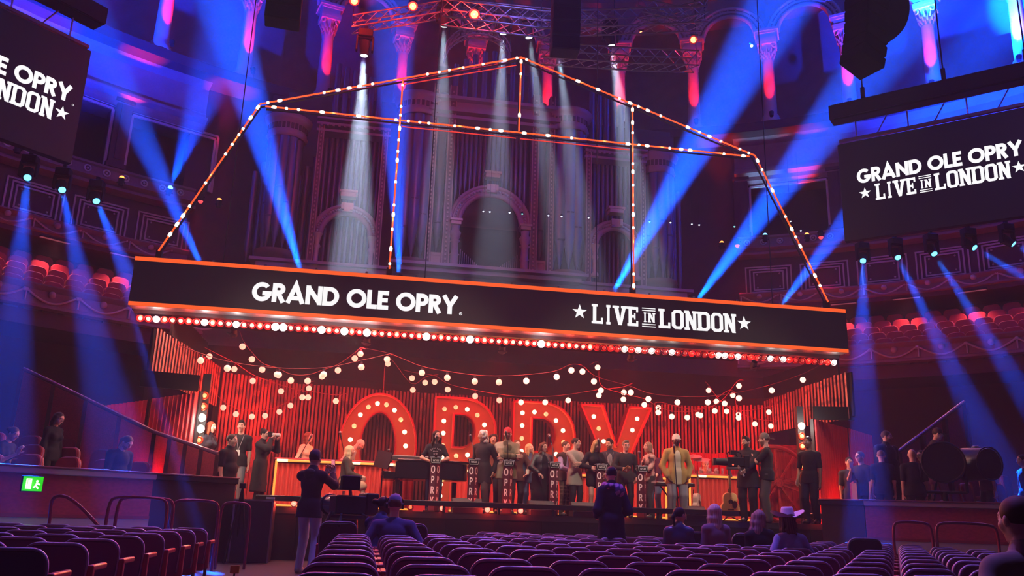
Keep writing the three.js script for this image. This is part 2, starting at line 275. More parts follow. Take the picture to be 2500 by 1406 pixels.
// ---------------------------------------------------------------- lettering (drawn as strokes on a canvas)
function geoLetter(g, ch, x, y, h) {           // round bold capitals; returns the advance
  const s = h * 0.235, W = { G: .96, R: .66, A: .94, N: .82, D: .82, O: 1.0, L: .52, E: .56, P: .64, Y: .84, ' ': .34 }[ch] * h, k = s / 2, L = x + k, R = x + W - k, T = y + k, B = y + h - k;
  g.lineWidth = s; g.lineCap = 'butt'; g.lineJoin = 'miter'; g.miterLimit = 6; g.beginPath();
  if (ch === 'O') g.ellipse(x + W / 2, y + h / 2, W / 2 - k, h / 2 - k, 0, 0, 7);
  if (ch === 'G') { g.ellipse(x + W / 2, y + h / 2, W / 2 - k, h / 2 - k, 0, -0.75, -2 * PI + 0.02, true); g.moveTo(x + W, y + h / 2 + k * .6); g.lineTo(x + W * .52, y + h / 2 + k * .6); }
  if (ch === 'R' || ch === 'P') { const q = y + h * (ch === 'R' ? .6 : .66); g.moveTo(L, y + h); g.lineTo(L, T); g.lineTo(x + W * .5, T); g.arc(x + W * .5, (T + q - k) / 2, (q - k - T) / 2, -PI / 2, PI / 2); g.lineTo(L, q - k); if (ch === 'R') { g.moveTo(x + W * .42, q - k); g.lineTo(x + W * .86, y + h); } }
  if (ch === 'A') { g.moveTo(x + k * .9, y + h); g.lineTo(x + W / 2 - k * .1, y + k * .4); g.lineTo(x + W - k * .9, y + h); g.moveTo(x + W * .25, y + h * .72); g.lineTo(x + W * .75, y + h * .72); }
  if (ch === 'N') { g.moveTo(L, y + h); g.lineTo(L, y); g.moveTo(R, y + h); g.lineTo(R, y); g.moveTo(L - k * .3, y + k * .5); g.lineTo(R + k * .3, y + h - k * .5); }
  if (ch === 'D') { g.moveTo(L, T); g.lineTo(x + W * .42, T); g.ellipse(x + W * .42, y + h / 2, W * .58 - k, h / 2 - k, 0, -PI / 2, PI / 2); g.lineTo(L, B); g.closePath(); }
  if (ch === 'L') { g.moveTo(L, y); g.lineTo(L, B); g.lineTo(x + W, B); }
  if (ch === 'E') { g.moveTo(x + W, T); g.lineTo(L, T); g.lineTo(L, B); g.lineTo(x + W, B); g.moveTo(L, y + h / 2); g.lineTo(x + W * .92, y + h / 2); }
  if (ch === 'Y') { g.moveTo(x + k * .8, y); g.lineTo(x + W / 2, y + h * .56); g.lineTo(x + W - k * .8, y); g.moveTo(x + W / 2, y + h * .45); g.lineTo(x + W / 2, y + h); }
  g.stroke(); return W + h * 0.015;
}
const geoWidth = (t, h) => [...t].reduce((w, ch) => w + ({ G: .96, R: .66, A: .94, N: .82, D: .82, O: 1.0, L: .52, E: .56, P: .64, Y: .84, ' ': .34 }[ch] + .015) * h, 0);
function geoText(g, t, x, y, w, h) { g.save(); g.translate(x, y); g.scale(w / geoWidth(t, h), 1); let p = 0; for (const ch of t) p += geoLetter(g, ch, p, 0, h); g.restore(); }
function slabLetter(g, ch, x, y, w, h) {        // condensed block capitals with slab feet
  const s = w * 0.3, f = h * 0.13, R = (a, b, c, d) => g.fillRect(x + a * w, y + b * h, c * w, d * h);
  const feet = (a, t, b) => { if (t) g.fillRect(x + a - s * .85, y, s * 1.7, f); if (b) g.fillRect(x + a - s * .85, y + h - f, s * 1.7, f); };
  if (ch === 'I') { g.fillRect(x + w / 2 - s / 2, y, s, h); feet(w / 2, 1, 1); }
  if (ch === 'L') { g.fillRect(x + s * .35, y, s, h); feet(s * .85, 1, 1); g.fillRect(x + s * .35, y + h - f * 1.15, w * .86, f * 1.15); R(.78, .68, .18, .32); }
  if (ch === 'E') { g.fillRect(x + s * .35, y, s, h); feet(s * .85, 1, 1); R(.12, 0, .8, .15); R(.12, .85, .8, .15); R(.2, .42, .5, .15); R(.76, 0, .18, .28); R(.76, .72, .18, .28); R(.58, .33, .13, .33); }
  if (ch === 'V') { g.beginPath(); g.moveTo(x + w * .02, y); g.lineTo(x + w * .36, y); g.lineTo(x + w * .52, y + h * .66); g.lineTo(x + w * .68, y); g.lineTo(x + w * .98, y); g.lineTo(x + w * .64, y + h); g.lineTo(x + w * .38, y + h); g.fill(); R(-.06, 0, .5, .13); R(.58, 0, .48, .13); }
  if (ch === 'N') { g.fillRect(x + w * .06, y, s * .92, h); g.fillRect(x + w * .94 - s * .92, y, s * .92, h); g.beginPath(); g.moveTo(x + w * .02, y); g.lineTo(x + w * .36, y); g.lineTo(x + w * .98, y + h); g.lineTo(x + w * .66, y + h); g.fill(); R(-.06, 0, .4, .13); R(-.04, .87, .46, .13); R(.6, 0, .44, .13); }
  if (ch === 'O' || ch === 'D') {
    const c = w * .24, d = ch === 'D' ? 0 : c; g.beginPath();
    g.moveTo(x + d, y); g.lineTo(x + w - c, y); g.lineTo(x + w, y + c); g.lineTo(x + w, y + h - c); g.lineTo(x + w - c, y + h); g.lineTo(x + d, y + h); g.lineTo(x, y + h - d); g.lineTo(x, y + d); g.closePath();
    const i = s, e = c * .35; g.moveTo(x + i + e, y + f * 1.2); g.lineTo(x + i, y + f * 1.2 + e); g.lineTo(x + i, y + h - f * 1.2 - e); g.lineTo(x + i + e, y + h - f * 1.2); g.lineTo(x + w - i - e, y + h - f * 1.2); g.lineTo(x + w - i, y + h - f * 1.2 - e); g.lineTo(x + w - i, y + f * 1.2 + e); g.lineTo(x + w - i - e, y + f * 1.2); g.closePath(); g.fill('evenodd');
    if (ch === 'D') R(-.08, 0, .3, .13), R(-.08, .87, .3, .13);
  }
}
function star(g, x, y, r) { g.beginPath(); for (let i = 0; i < 10; i++) { const a = -PI / 2 + i * PI / 5, q = i % 2 ? r * .4 : r; g.lineTo(x + Math.cos(a) * q, y + Math.sin(a) * q); } g.closePath(); g.fill(); }
function liveText(g, x, y, w, h) {              // * LIVE [IN] LONDON *
  const u = w / 448; star(g, x + 18 * u, y + h * .46, 19 * u); star(g, x + 430 * u, y + h * .46, 19 * u);
  let p = x + 47 * u; for (const [ch, q] of [['L', 29], ['I', 21], ['V', 33], ['E', 29]]) { slabLetter(g, ch, p, y, q * u, h); p += (q + 1.5) * u; }
  p += 6 * u; for (const e of [0, .115, .83, .945]) g.fillRect(p, y + h * e, 34 * u, h * .055);
  slabLetter(g, 'I', p + 1 * u, y + h * .25, 13 * u, h * .5); slabLetter(g, 'N', p + 15 * u, y + h * .25, 18 * u, h * .5);
  p += 41 * u; for (const ch of 'LONDON') { slabLetter(g, ch, p, y, 31 * u, h); p += 33.2 * u; }
}
function canvasTex(w, h, draw) {
  const c = document.createElement('canvas'); c.width = w; c.height = h; const g = c.getContext('2d'); draw(g, w, h);
  const t = new THREE.CanvasTexture(c); t.colorSpace = THREE.SRGBColorSpace; t.anisotropy = 8; return t;
}
const screenMat = (t, k) => new THREE.MeshStandardMaterial({ color: 0x050506, roughness: 0.5, emissive: 0xffffff, emissiveIntensity: k, emissiveMap: t });

// ---------------------------------------------------------------- the long banner screen over the stage
{
  const X = 8.13, Y0 = 4.965, Y1 = 6.028, Z = 0.2, H = Y1 - Y0, px = 2 * X / 1760, S = 2048 / X;
  const b = thing('banner_screen', 'long black screen over the stage with orange edges and white show lettering', 'screen', [0, Y0, Z]);
  part('casing', box(2 * X, H, 0.5, 0, H / 2, -0.27), M.black, b);
  const half = (s) => canvasTex(2048, Math.round(H * S), (g, w, h) => {
    g.fillStyle = '#08070b'; g.fillRect(0, 0, w, h); g.fillStyle = '#ff6020'; g.fillRect(0, 0, w, h * .085); g.fillRect(0, h * .92, w, h * .08); g.fillStyle = g.strokeStyle = '#fff';
    const m = (x) => (x + X) * S - (s > 0 ? w : 0);
    if (s < 0) { geoText(g, 'GRAND OLE OPRY', m(-5.68), h * .345, 4.44 * S, h * .40); g.lineWidth = 4; g.beginPath(); g.arc(m(-1.18), h * .72, 7, 0, 7); g.stroke(); g.beginPath(); g.arc(m(-1.18), h * .72, 2.5, 0, 7); g.fill(); }
    else liveText(g, m(1.36), h * .30, 4.32 * S, h * .43);
  });
  for (const s of [-1, 1]) part('screen_face', new THREE.PlaneGeometry(X, H).translate(s * X / 2, H / 2, 0.001), screenMat(half(s), 1.0), b, [0, 0, 0]);
  for (let i = -7; i <= 7; i++) part('hanger', rod(V(i * 1.1, H, -0.3), V(i * 1.1, H + 0.12, -0.3), 0.03), M.steel, b);
  part('suspension_cable', merge([-6.4, -2, 2, 6.4].map((x) => rod(V(x, H, -0.3), V(x, 18, -0.3), 0.012, 5))), M.black, b);
  const l = new THREE.RectAreaLight(C(1, 0.45, 0.3), 0.014, 2 * X, H); l.position.set(0, Y0 + H / 2, Z + 0.03); l.lookAt(0, Y0 + H / 2, 10); scene.add(l);
}
// rows of lamps on the underside of the banner
{
  const b = thing('lamp_batten', 'long batten of round lamps under the banner screen, some burning white, most red', 'stage lights', [0, 4.82, -0.25]);
  part('batten', merge([box(16.2, 0.1, 0.16, 0, 0.12, 0), box(16.3, 0.05, 0.5, 0, 0.16, -0.2)]), M.black, b);
  part('unseen_stage_roof', box(16.4, 0.06, 5.8, 0, 1.1, -3.3), M.blackCloth, b);  // unseen cloth roof, spread to keep the white beams off the set
  const can = merge([cyl(0.075, 0.06, 0.1, 0, 0, 0, 14).rotateX(PI / 2), new THREE.TorusGeometry(0.072, 0.012, 6, 16).translate(0, 0, 0.05)]);
  const redCan = mat([0.3, 0.012, 0.01], 0.25, { metalness: 0.5 }), redLens = mat([0.1, 0, 0], 0.3, { emissive: [1, 0.1, 0.05], emissiveIntensity: 0.4 }), redHot = mat([0.1, 0, 0], 0.3, { emissive: [1, 0.55, 0.42], emissiveIntensity: 1.9 }), white = mat([0.1, 0.1, 0.1], 0.3, { emissive: [1, 0.9, 0.84], emissiveIntensity: 7 }), whiteDim = mat([0.1, 0.1, 0.1], 0.3, { emissive: [1, 0.82, 0.7], emissiveIntensity: 0.9 });
  const lens = ball(0.048, 0, 0, 0.04, 12), big = ball(0.085, 0, 0, 0.05, 14);
  const N = 98, W = { 2: 1, 8: 1, 12: 1, 17: 2, 18: 2, 23: 2, 26: 2, 29: 2, 37: 2, 43: 2, 53: 2, 65: .5, 67: .5, 69: .5, 72: .5, 79: .5, 80: .5, 82: .5, 87: .5, 89: .5, 97: .5 };
  for (let i = 0; i < N; i++) {
    const x = -7.95 + i * 15.9 / (N - 1), w = W[i] ?? 0, p = V(x, -0.02, 0.03);
    const c = part('lamp_can', can, w ? M.steel : redCan, b, p.toArray(), [0.5, 0, 0]);
    part('lamp_lens', w >= 2 ? big : lens, w >= 1 ? white : w > 0 ? whiteDim : x < 1.9 ? redHot : redLens, c);
    const q = V(x, 4.77, -0.1);
    if (w >= 1) lamp(C(1, 0.85, 0.78), w >= 2 ? 5 : 2.5, q, 2); else if (w > 0) lamp(C(1, 0.85, 0.75), 0.8, q, 2); else if (i % 3 === 0) lamp(C(1, 0.06, 0.03), x < 1.9 ? 2.6 : 0.9, q, 2);
  }
}
// ---------------------------------------------------------------- the barn outline of light tubes above it
{
  const Z = 0.22, a = 5.97, h1 = 9.81, bb = 7.68, h2 = 6.17, h3 = 11.77, c = 2.81;
  const b = thing('barn_outline', 'big barn gable drawn with orange light tubes and white bulbs above the banner screen', 'light sculpture', [0, 0, Z]);
  const orange = mat([0.2, 0.03, 0.01], 0.4, { emissive: [1, 0.11, 0.015], emissiveIntensity: 1.2 }), dim = mat([0.2, 0.02, 0.01], 0.4, { emissive: [1, 0.05, 0.03], emissiveIntensity: 0.7 }), bulb = mat([0.3, 0.3, 0.25], 0.3, { emissive: [1, 0.86, 0.66], emissiveIntensity: 2.6 });
  const bg = ball(0.034, 0, 0, 0, 8), ht = h1 + (h3 - h1) * (1 - c / a);
  const seg = [[[-a, h1], [0, h3], 2], [[0, h3], [a, h1], 0], [[-a, h1], [-bb, h2], 0], [[a, h1], [bb, h2], 0], [[-a + .12, h1 - .04], [-c, h1 - .04], 0], [[-c, h1 - .04], [0, h1 - .04], 1], [[0, h1 - .04], [c, h1 - .04], 1], [[c, h1 - .04], [a - .15, h1 - .04], 0], [[0, h3 - .03], [0, h1], 0], [[-c, ht - .05], [-c, h2], 0], [[c, ht - .05], [c, h2 - .05], 0]];
  for (const [p, q, back] of seg) {
    const A = V(p[0], p[1], 0), B = V(q[0], q[1], 0), L = A.distanceTo(B);
    part('frame_bar', rod(A.clone().setZ(-0.16), B.clone().setZ(-0.16), 0.022, 6), M.black, b);
    const t = part('light_tube', rod(A, B, 0.02, 8), orange, b);
    if (back) part('rear_tube', rod(back > 1 ? V(-c, ht - .1, -0.12) : A.clone().add(V(.05, -0.1, -0.12)), back > 1 ? V(-.1, h3 - .16, -0.12) : B.clone().add(V(-.05, -0.1, -0.12)), 0.014, 6), dim, b);
    const n = Math.round(L / 0.27), dir = B.clone().sub(A).normalize(), ang = Math.atan2(dir.y, dir.x);
    for (let i = 0; i < n; i++) { if (rnd() < 0.33) continue; const m = part('bulb', bg, bulb, t); m.position.copy(A).lerp(B, (i + 0.3 + 0.4 * rnd()) / n); m.rotation.z = ang; const s = rnd(); m.scale.set(s > .6 ? 2.2 : 1.3, s > .6 ? 1.1 : .9, 1); }
    for (let i = 1; i < 4; i++) lamp(C(1, 0.4, 0.16), 0.5, A.clone().lerp(B, i / 4).add(V(0, 0, Z + 0.06)), 2);
  }
  part('foot', merge([box(0.12, 0.2, 0.12, -c, h2 - 0.06, -0.1), box(0.12, 0.25, 0.12, c, h2 - 0.1, -0.1), box(0.12, 0.2, 0.12, -bb, h2 - 0.06, -0.1), box(0.12, 0.2, 0.12, bb, h2 - 0.06, -0.1)]), M.black, b);
}
// ---------------------------------------------------------------- the two side screens
function sideScreen(pos, turn, W, H, label, draw, cables) {
  const t = thing('video_screen', label, 'screen', pos, turn);
  part('casing', rbox(W, H, 0.18, 0.03, 0, H / 2, -0.1), M.black, t);
  part('screen_face', new THREE.PlaneGeometry(W - 0.03, H - 0.03).translate(0, H / 2, 0.001), screenMat(canvasTex(1600, Math.round(1600 * H / W), draw), 1.05), t);
  part('flying_bar', merge([box(W * 0.98, 0.08, 0.1, 0, H + 0.1, -0.1), ...[-.4, -.14, .14, .4].map((x) => rod(V(W * x, H, -0.1), V(W * x, H + 0.62, -0.1), 0.02)), ...[-.3, -.02, .27].map((x) => rod(V(W * x, H + 0.1, -0.1), V(W * (x + .06), H + 0.6, -0.1), 0.018))]), M.steel, t);
  part('truss', merge([box(W * 1.05, 0.4, 0.5, 0, H + 0.92, -0.1), ...[-.5, .5].map((x) => rod(V(W * x, H + 0.66, 0.17), V(-W * x, H + 0.66, 0.17), 0.025))]), M.black, t);
  part('chain_hoist', merge([-.35, .05, .42].flatMap((x) => [rod(V(W * x, H + 1.1, -0.1), V(W * x, H + 9, -0.1), 0.018, 5), box(0.1, 0.3, 0.1, W * x, H + 1.4, -0.1)])), M.black, t);
  const l = new THREE.RectAreaLight(C(0.7, 0.7, 1), 0.008, W, H); l.position.copy(t.localToWorld(V(0, H / 2, 0.04))); l.lookAt(t.localToWorld(V(0, H / 2, 5))); scene.add(l);
  return t;
}
const logo = (x, w, y) => (g, W, H) => { g.fillStyle = '#07070e'; g.fillRect(0, 0, W, H); g.fillStyle = g.strokeStyle = '#fff'; geoText(g, 'GRAND OLE OPRY', x * W, y * H, w * W, H * .145); g.lineWidth = 4; g.beginPath(); g.arc((x + w + .012) * W, (y + .15) * H, 6, 0, 7); g.stroke(); liveText(g, (x + .004) * W, (y + .175) * H, (w - .0) * W, H * .165); };
{
  const R0 = V(8.98, 8.2, -1), ra = 0.757, RW = 4.94, RH = 2.78, L1 = V(-9.87, 8.14, -0.27), la = -0.822, LW = 4.94, LH = 2.79;
  scene.updateMatrixWorld();
  const rc = R0.clone().add(V(Math.cos(ra), 0, Math.sin(ra)).multiplyScalar(RW / 2)), lc = L1.clone().sub(V(Math.cos(la), 0, Math.sin(la)).multiplyScalar(LW / 2));
  const s1 = sideScreen(rc, -ra, RW, RH, 'black video screen with the white show logo hanging on the right', logo(0.085, 0.775, 0.3)); 
  const s2 = sideScreen(lc, -la, LW, LH, 'black video screen with the white show logo hanging on the left', logo(0.13, 0.82, 0.37));
}
// a moving-head spotlight with its beam
const moverParts = { base: merge([rbox(0.34, 0.2, 0.26, 0.03, 0, 0.36, 0), box(0.08, 0.12, 0.08, 0, 0.5, 0)]), yoke: merge([rbox(0.05, 0.36, 0.14, 0.02, -0.18, 0.1, 0), rbox(0.05, 0.36, 0.14, 0.02, 0.18, 0.1, 0), box(0.4, 0.05, 0.14, 0, 0.26, 0)]), head: merge([cyl(0.1, 0.13, 0.34, 0, 0, 0.02, 18).rotateX(PI / 2), new THREE.TorusGeometry(0.105, 0.015, 6, 20).translate(0, 0, 0.17)]), lens: cyl(0.08, 0.08, 0.012, 0, 0, 0, 18).rotateX(PI / 2).translate(0, 0, 0.18) };
function mover(pos, target, color, power, angle, label, glow, group, up = false, scale = 1) {
  const t = thing('moving_light', label, 'spotlight', pos, 0, group); t.scale.setScalar(scale);
  const b = part('base', moverParts.base, M.black, t), y = part('yoke', moverParts.yoke, M.black, t);
  if (up) { b.rotation.z = y.rotation.z = PI; }
  const h = part('head', moverParts.head, M.black, t);
  const d = target.clone().sub(pos).normalize(); h.quaternion.setFromUnitVectors(V(0, 0, 1), d);
  part('lens', moverParts.lens, mat([0.05, 0.05, 0.05], 0.3, { emissive: glow, emissiveIntensity: 1 }), h);
  if (power) spot(color, power, pos.clone().addScaledVector(d, 0.24 * scale), target, angle, 0.35, 3);
  return t;
}
const DEEP = C(0, 0.028, 1), BLUE = C(0.0, 0.085, 1), WHITE = C(0.62, 0.78, 1), RED = C(1, 0.01, 0.02), PURPLE = C(0.34, 0.12, 1);
{ // under the side screens
  const P = (x, y, yy) => { const d = at(x, y, { D: 1 }).sub(EYE); return EYE.clone().addScaledVector(d, (yy - EYE.y) / d.y); };
  const L = [[[68, 425], [18, 900], 'outermost'], [[150, 455], [240, 900], 'middle'], [[232, 483], [395, 860], 'innermost']];
  const LT = [at(6, 1058, { z: 3.7 }), at(282, 1075, { z: 2.8 }), at(400, 880, { z: 0.9 })];
  L.forEach(([a, b, w], i) => { const p = P(a[0], a[1], 8.42); mover(p, LT[i], BLUE, i > 1 ? 48000 : 36000, 0.062, `blue moving light under the left video screen, ${w} of its three`, [0.4, 2.6, 5]); });
  const R = [[[2107, 630], [2100, 920], 'first'], [[2188, 620], [2345, 900], 'second'], [[2275, 610], [2540, 900], 'third'], [[2367, 597], [2640, 760], 'fourth'], [[2460, 587], [2760, 760], 'fifth']];
  const RT = [at(2105, 1165, { z: 2.6 }), at(2432, 1120, { z: 2.0 }), at(2640, 1180, { z: 2.4 }), at(2640, 760, { z: 1 }), at(2760, 760, { z: 1 })];
  R.forEach(([a, b, w], i) => { const p = P(a[0], a[1], 8.55); mover(p, RT[i], BLUE, 38000, 0.06, `blue moving light under the right video screen, ${w} from the stage`, [0.4, 2.6, 5]); });
}
{ // behind the banner, shooting up
  const U = [[[742, 690], [545, 20], 130000, 0.1, -2], [[505, 680], [300, 230], 60000, 0.09, -2], [[975, 690], [958, 40], 80000, 0.1, -2.5], [[1488, 730], [1900, 10], 200000, 0.105, -2.5], [[1690, 750], [2075, 230], 160000, 0.1, -2.5], [[1895, 760], [2190, 380], 80000, 0.09, -2]];
  const w = ['third from the left', 'leftmost', 'centre one left of the arch', 'first right of the arch', 'second from the right', 'rightmost'];
  U.forEach(([a, b, I, an, z], i) => { const p = at(a[0], a[1], { z }); mover(p, at(b[0], b[1], { z: z - 1 }), BLUE, I, an, `blue moving light on the stage roof aimed up, ${w[i]}`, [0.5, 3, 5], null, true); });
  const roof = thing('roof_rail', 'black rail on the stage roof that carries the upward blue lights', 'rail', [0, 0, 0]);
  part('rail', merge([box(16, 0.06, 0.12, 0, 6.0, -2), box(16, 0.06, 0.12, 0, 6.0, -2.5), ...[-7.8, -4, 0, 4, 7.8].map((x) => box(0.08, 0.04, 2.4, x, 5.98, -1.4))]), M.black, roof);
}
// ---------------------------------------------------------------- trusses, hanging lights and loudspeakers under the ceiling
function trussGeo(pts, w = 0.4, h = 0.4) {
  const g = [];
  for (let i = 0; i + 1 < pts.length; i++) {
    const a = pts[i], b = pts[i + 1], d = b.clone().sub(a), n = Math.max(1, Math.round(d.length() / w)), s = V(-d.z, 0, d.x).normalize().multiplyScalar(w / 2), u = V(0, h / 2, 0);
    const K = [[1, 1], [-1, 1], [-1, -1], [1, -1]].map(([p, q]) => s.clone().multiplyScalar(p).addScaledVector(u, q));
    for (const k of K) g.push(rod(a.clone().add(k), b.clone().add(k), 0.024, 5));
    for (let j = 0; j < n; j++) for (let f = 0; f < 4; f++) { const p = a.clone().lerp(b, j / n).add(K[f]), q = a.clone().lerp(b, (j + 1) / n).add(K[(f + 1) % 4]); g.push(rod(p, q, 0.013, 4)); }
  }
  return merge(g);
}
const trussMat = mat([0.22, 0.2, 0.2], 0.4, { metalness: 0.6 });
{
  const T = (label, pts, w, h) => { const t = thing('truss', label, 'truss'); part('lattice', trussGeo(pts, w, h), trussMat, t); part('hanging_cable', merge(pts.filter((p, i) => i % 2 === 0).map((p) => rod(p, V(p.x, 27, p.z), 0.012, 4))), M.black, t); return t; };
  T('long truss hanging above the gable peak, lit red', [at(1080, 30, { z: -1 }), at(1330, 60, { z: -1 }), at(1720, 45, { z: -1 })], .45, .5);
  T('short lower truss hanging right of the gable peak', [at(1320, 130, { z: -1.5 }), at(1545, 145, { z: -1.5 }), at(1700, 150, { z: -1.5 })], .4, .45);
  T('thin truss right of the long one, close under the top edge', [at(1560, 20, { z: -1 }), at(1650, 40, { z: -1 }), at(1725, 20, { z: -1 })], .35, .4);
  const arc = []; for (let i = 0; i <= 12; i++) { const a = PI * i / 12; arc.push(at(1165 - 80 * Math.cos(a), 140 - 62 * Math.sin(a), { z: -4 })); }
  T('curved truss forming an arch above the middle of the stage', arc, .25, .25);
  T('truss above the gable that carries the white beams', [at(860, 60, { z: -2 }), at(1100, 20, { z: -2 }), at(1500, 60, { z: -2 })], .35, .35);
}
const W5 = [[[890, 118], [862, 600], 30000, .125, 'leftmost, the brightest'], [[1085, 46], [1075, 420], 9000, .12, 'second from the left'], [[1229, 64], [1215, 420], 11000, .11, 'left of the gable peak'], [[1289, 74], [1340, 420], 11000, .09, 'thin one right of the gable peak'], [[1362, 118], [1400, 420], 9000, .11, 'half behind the hanging loudspeaker'], [[1490, 94], [1540, 430], 14000, .125, 'rightmost of the row']];
for (const [a, b, I, an, w] of W5) { const p = at(a[0], a[1], { z: -2 }); mover(p, at(b[0], b[1], { z: -2.6 }), WHITE, I, an, `white moving light hanging above the gable, ${w}`, [3, 3.2, 3.4], null, false, 1.15); }
const redFix = (px, py, z, tgt, I, an, label, size = 1) => {
  const p = at(px, py, { z }), t = thing('stage_light', label, 'spotlight', p), d = tgt.clone().sub(p).normalize(); t.quaternion.setFromUnitVectors(V(0, 0, 1), d);
  part('can', merge([cyl(0.13 * size, 0.1 * size, 0.3 * size, 0, 0, 0, 14).rotateX(PI / 2).translate(0, 0, -0.14 * size), box(0.32 * size, 0.03, 0.05, 0, 0.14 * size, -0.12)]), M.black, t);
  part('lens', ball(0.095 * size, 0, 0, 0, 12).scale(1, 1, 0.5), mat([0.1, 0, 0], 0.3, { emissive: [6, 1.6, 0.5], emissiveIntensity: 1 }), t);
  if (I) { spot(RED, I, p.clone().addScaledVector(d, 0.12), tgt, an, 0.6, 3); lamp(C(1, 0.03, 0.02), I > 150 ? 16 : 4, p.clone().addScaledVector(d, 0.2), 3); }
};
redFix(865, 2, -1.2, V(-3, 1, 8), 160, 0.35, 'red stage light glaring at the top edge, left of three');
redFix(1008, 15, -1.2, V(-2, 1, 8), 160, 0.35, 'red stage light glaring at the top, middle of three');
redFix(1158, 35, -1.2, V(-1, 1, 8), 250, 0.35, 'red stage light glaring at the top, right of three, the largest', 1.15);
redFix(1693, 97, -3, V(0, 4, 12), 80, 0.35, 'small red stage light on the right-hand truss');
redFix(1565, 80, -1.4, V(0, 4, 12), 0, 0.35, 'tiny orange stage light in the middle of the truss', .45);
redFix(1835, 112, -3.2, V(3, 4, 10), 0, 0.35, 'tiny orange stage light right of the big blue beam', .45);
redFix(2125, 38, 0, V(3, 3, 10), 0, 0.35, 'tiny bright light seen through the curved loudspeaker hanger', .5);
// line arrays
const arrayMat = mat([0.008, 0.008, 0.009], 0.9, { physical: true, specularIntensity: .15, k: 'array' });
function lineArray(name, label, P, n, w, h, d, curve, turn, tilt0) {
  const t = thing(name, label, 'loudspeaker', P, turn);
  let y = 0, z = 0, a = tilt0;
  for (let i = 0; i < n; i++) {
    const c = part('cabinet', rbox(w, h * 0.93, d, 0.03, 0, -h / 2, -d / 2), arrayMat, t, [0, y, z], [a, 0, 0]);
    part('grille', rbox(w * 0.96, h * 0.84, 0.04, 0.012, 0, -h / 2, 0.0), arrayMat, c);
    y -= h * Math.cos(a); z -= h * Math.sin(a); a += curve;
  }
  part('rigging', merge([box(w * 0.5, 0.1, d * 1.1, 0, 0.08, -d / 2), rod(V(0, 0.1, -d / 2), V(0, 27 - P.y, -d / 2), 0.03, 5)]), M.black, t);
  return t;
}
for (const [i, x] of [-6.2, -3.2, 0, 3.2, 6.4].entries()) {  // red washes added to brighten the slats and the barn door
  const p = V(x, 4.75, -1.3), tgt = V(x * 1.08, 1.9, -5), d = tgt.clone().sub(p).normalize(), t = thing('stage_light', `added red wash light under the stage roof aimed at the slats, ${ordinal(i)} from the left`, 'spotlight', p); t.quaternion.setFromUnitVectors(V(0, 0, 1), d);
  part('can', merge([cyl(.09, .07, .2, 0, 0, 0, 12).rotateX(PI / 2).translate(0, 0, -.1), box(.22, .03, .04, 0, .1, -.1)]), M.black, t); part('lens', cyl(.08, .08, .012, 0, 0, 0, 14).rotateX(PI / 2), mat([.1, 0, 0], .3, { emissive: [1.2, .05, .05] }), t);
  spot(C(1, .02, .025), 46, p.clone().addScaledVector(d, .05), tgt, .8, .7, 3);
}
{
  const a = at(712, -160, { z: 1 }), b = at(1388, -150, { z: 1.5 });
  lineArray('line_array', 'black column of hanging loudspeakers at the top left', a, 6, 0.78, 0.36, 0.55, 0.015, 0.1, 0.0);
  lineArray('line_array', 'black column of hanging loudspeakers above the gable peak', b, 8, 0.66, 0.36, 0.55, 0.015, -0.1, 0.0);
  const c = at(2085, -70, { z: 4.5 });
  const t = lineArray('line_array', 'large curved column of hanging loudspeakers in front of the right wall', c, 8, 0.6, 0.27, 0.62, -0.05, -1.25, 0.03);
  const s = new THREE.Shape(); s.moveTo(-0.55, 0.9); s.quadraticCurveTo(-1.5, 0.5, -1.45, -.4); s.quadraticCurveTo(-1.4, -1.1, -0.3, -1.75); s.lineTo(-0.5, -1.3); s.quadraticCurveTo(-.85, -0.9, -.8, -0.4); s.quadraticCurveTo(-.75, 0.0, -0.55, 0.2); s.closePath();
  part('cable_loop', extrude(s, 0.3, 0.02).rotateY(-PI / 2).translate(0.15, 0, 0), arrayMat, t);
}
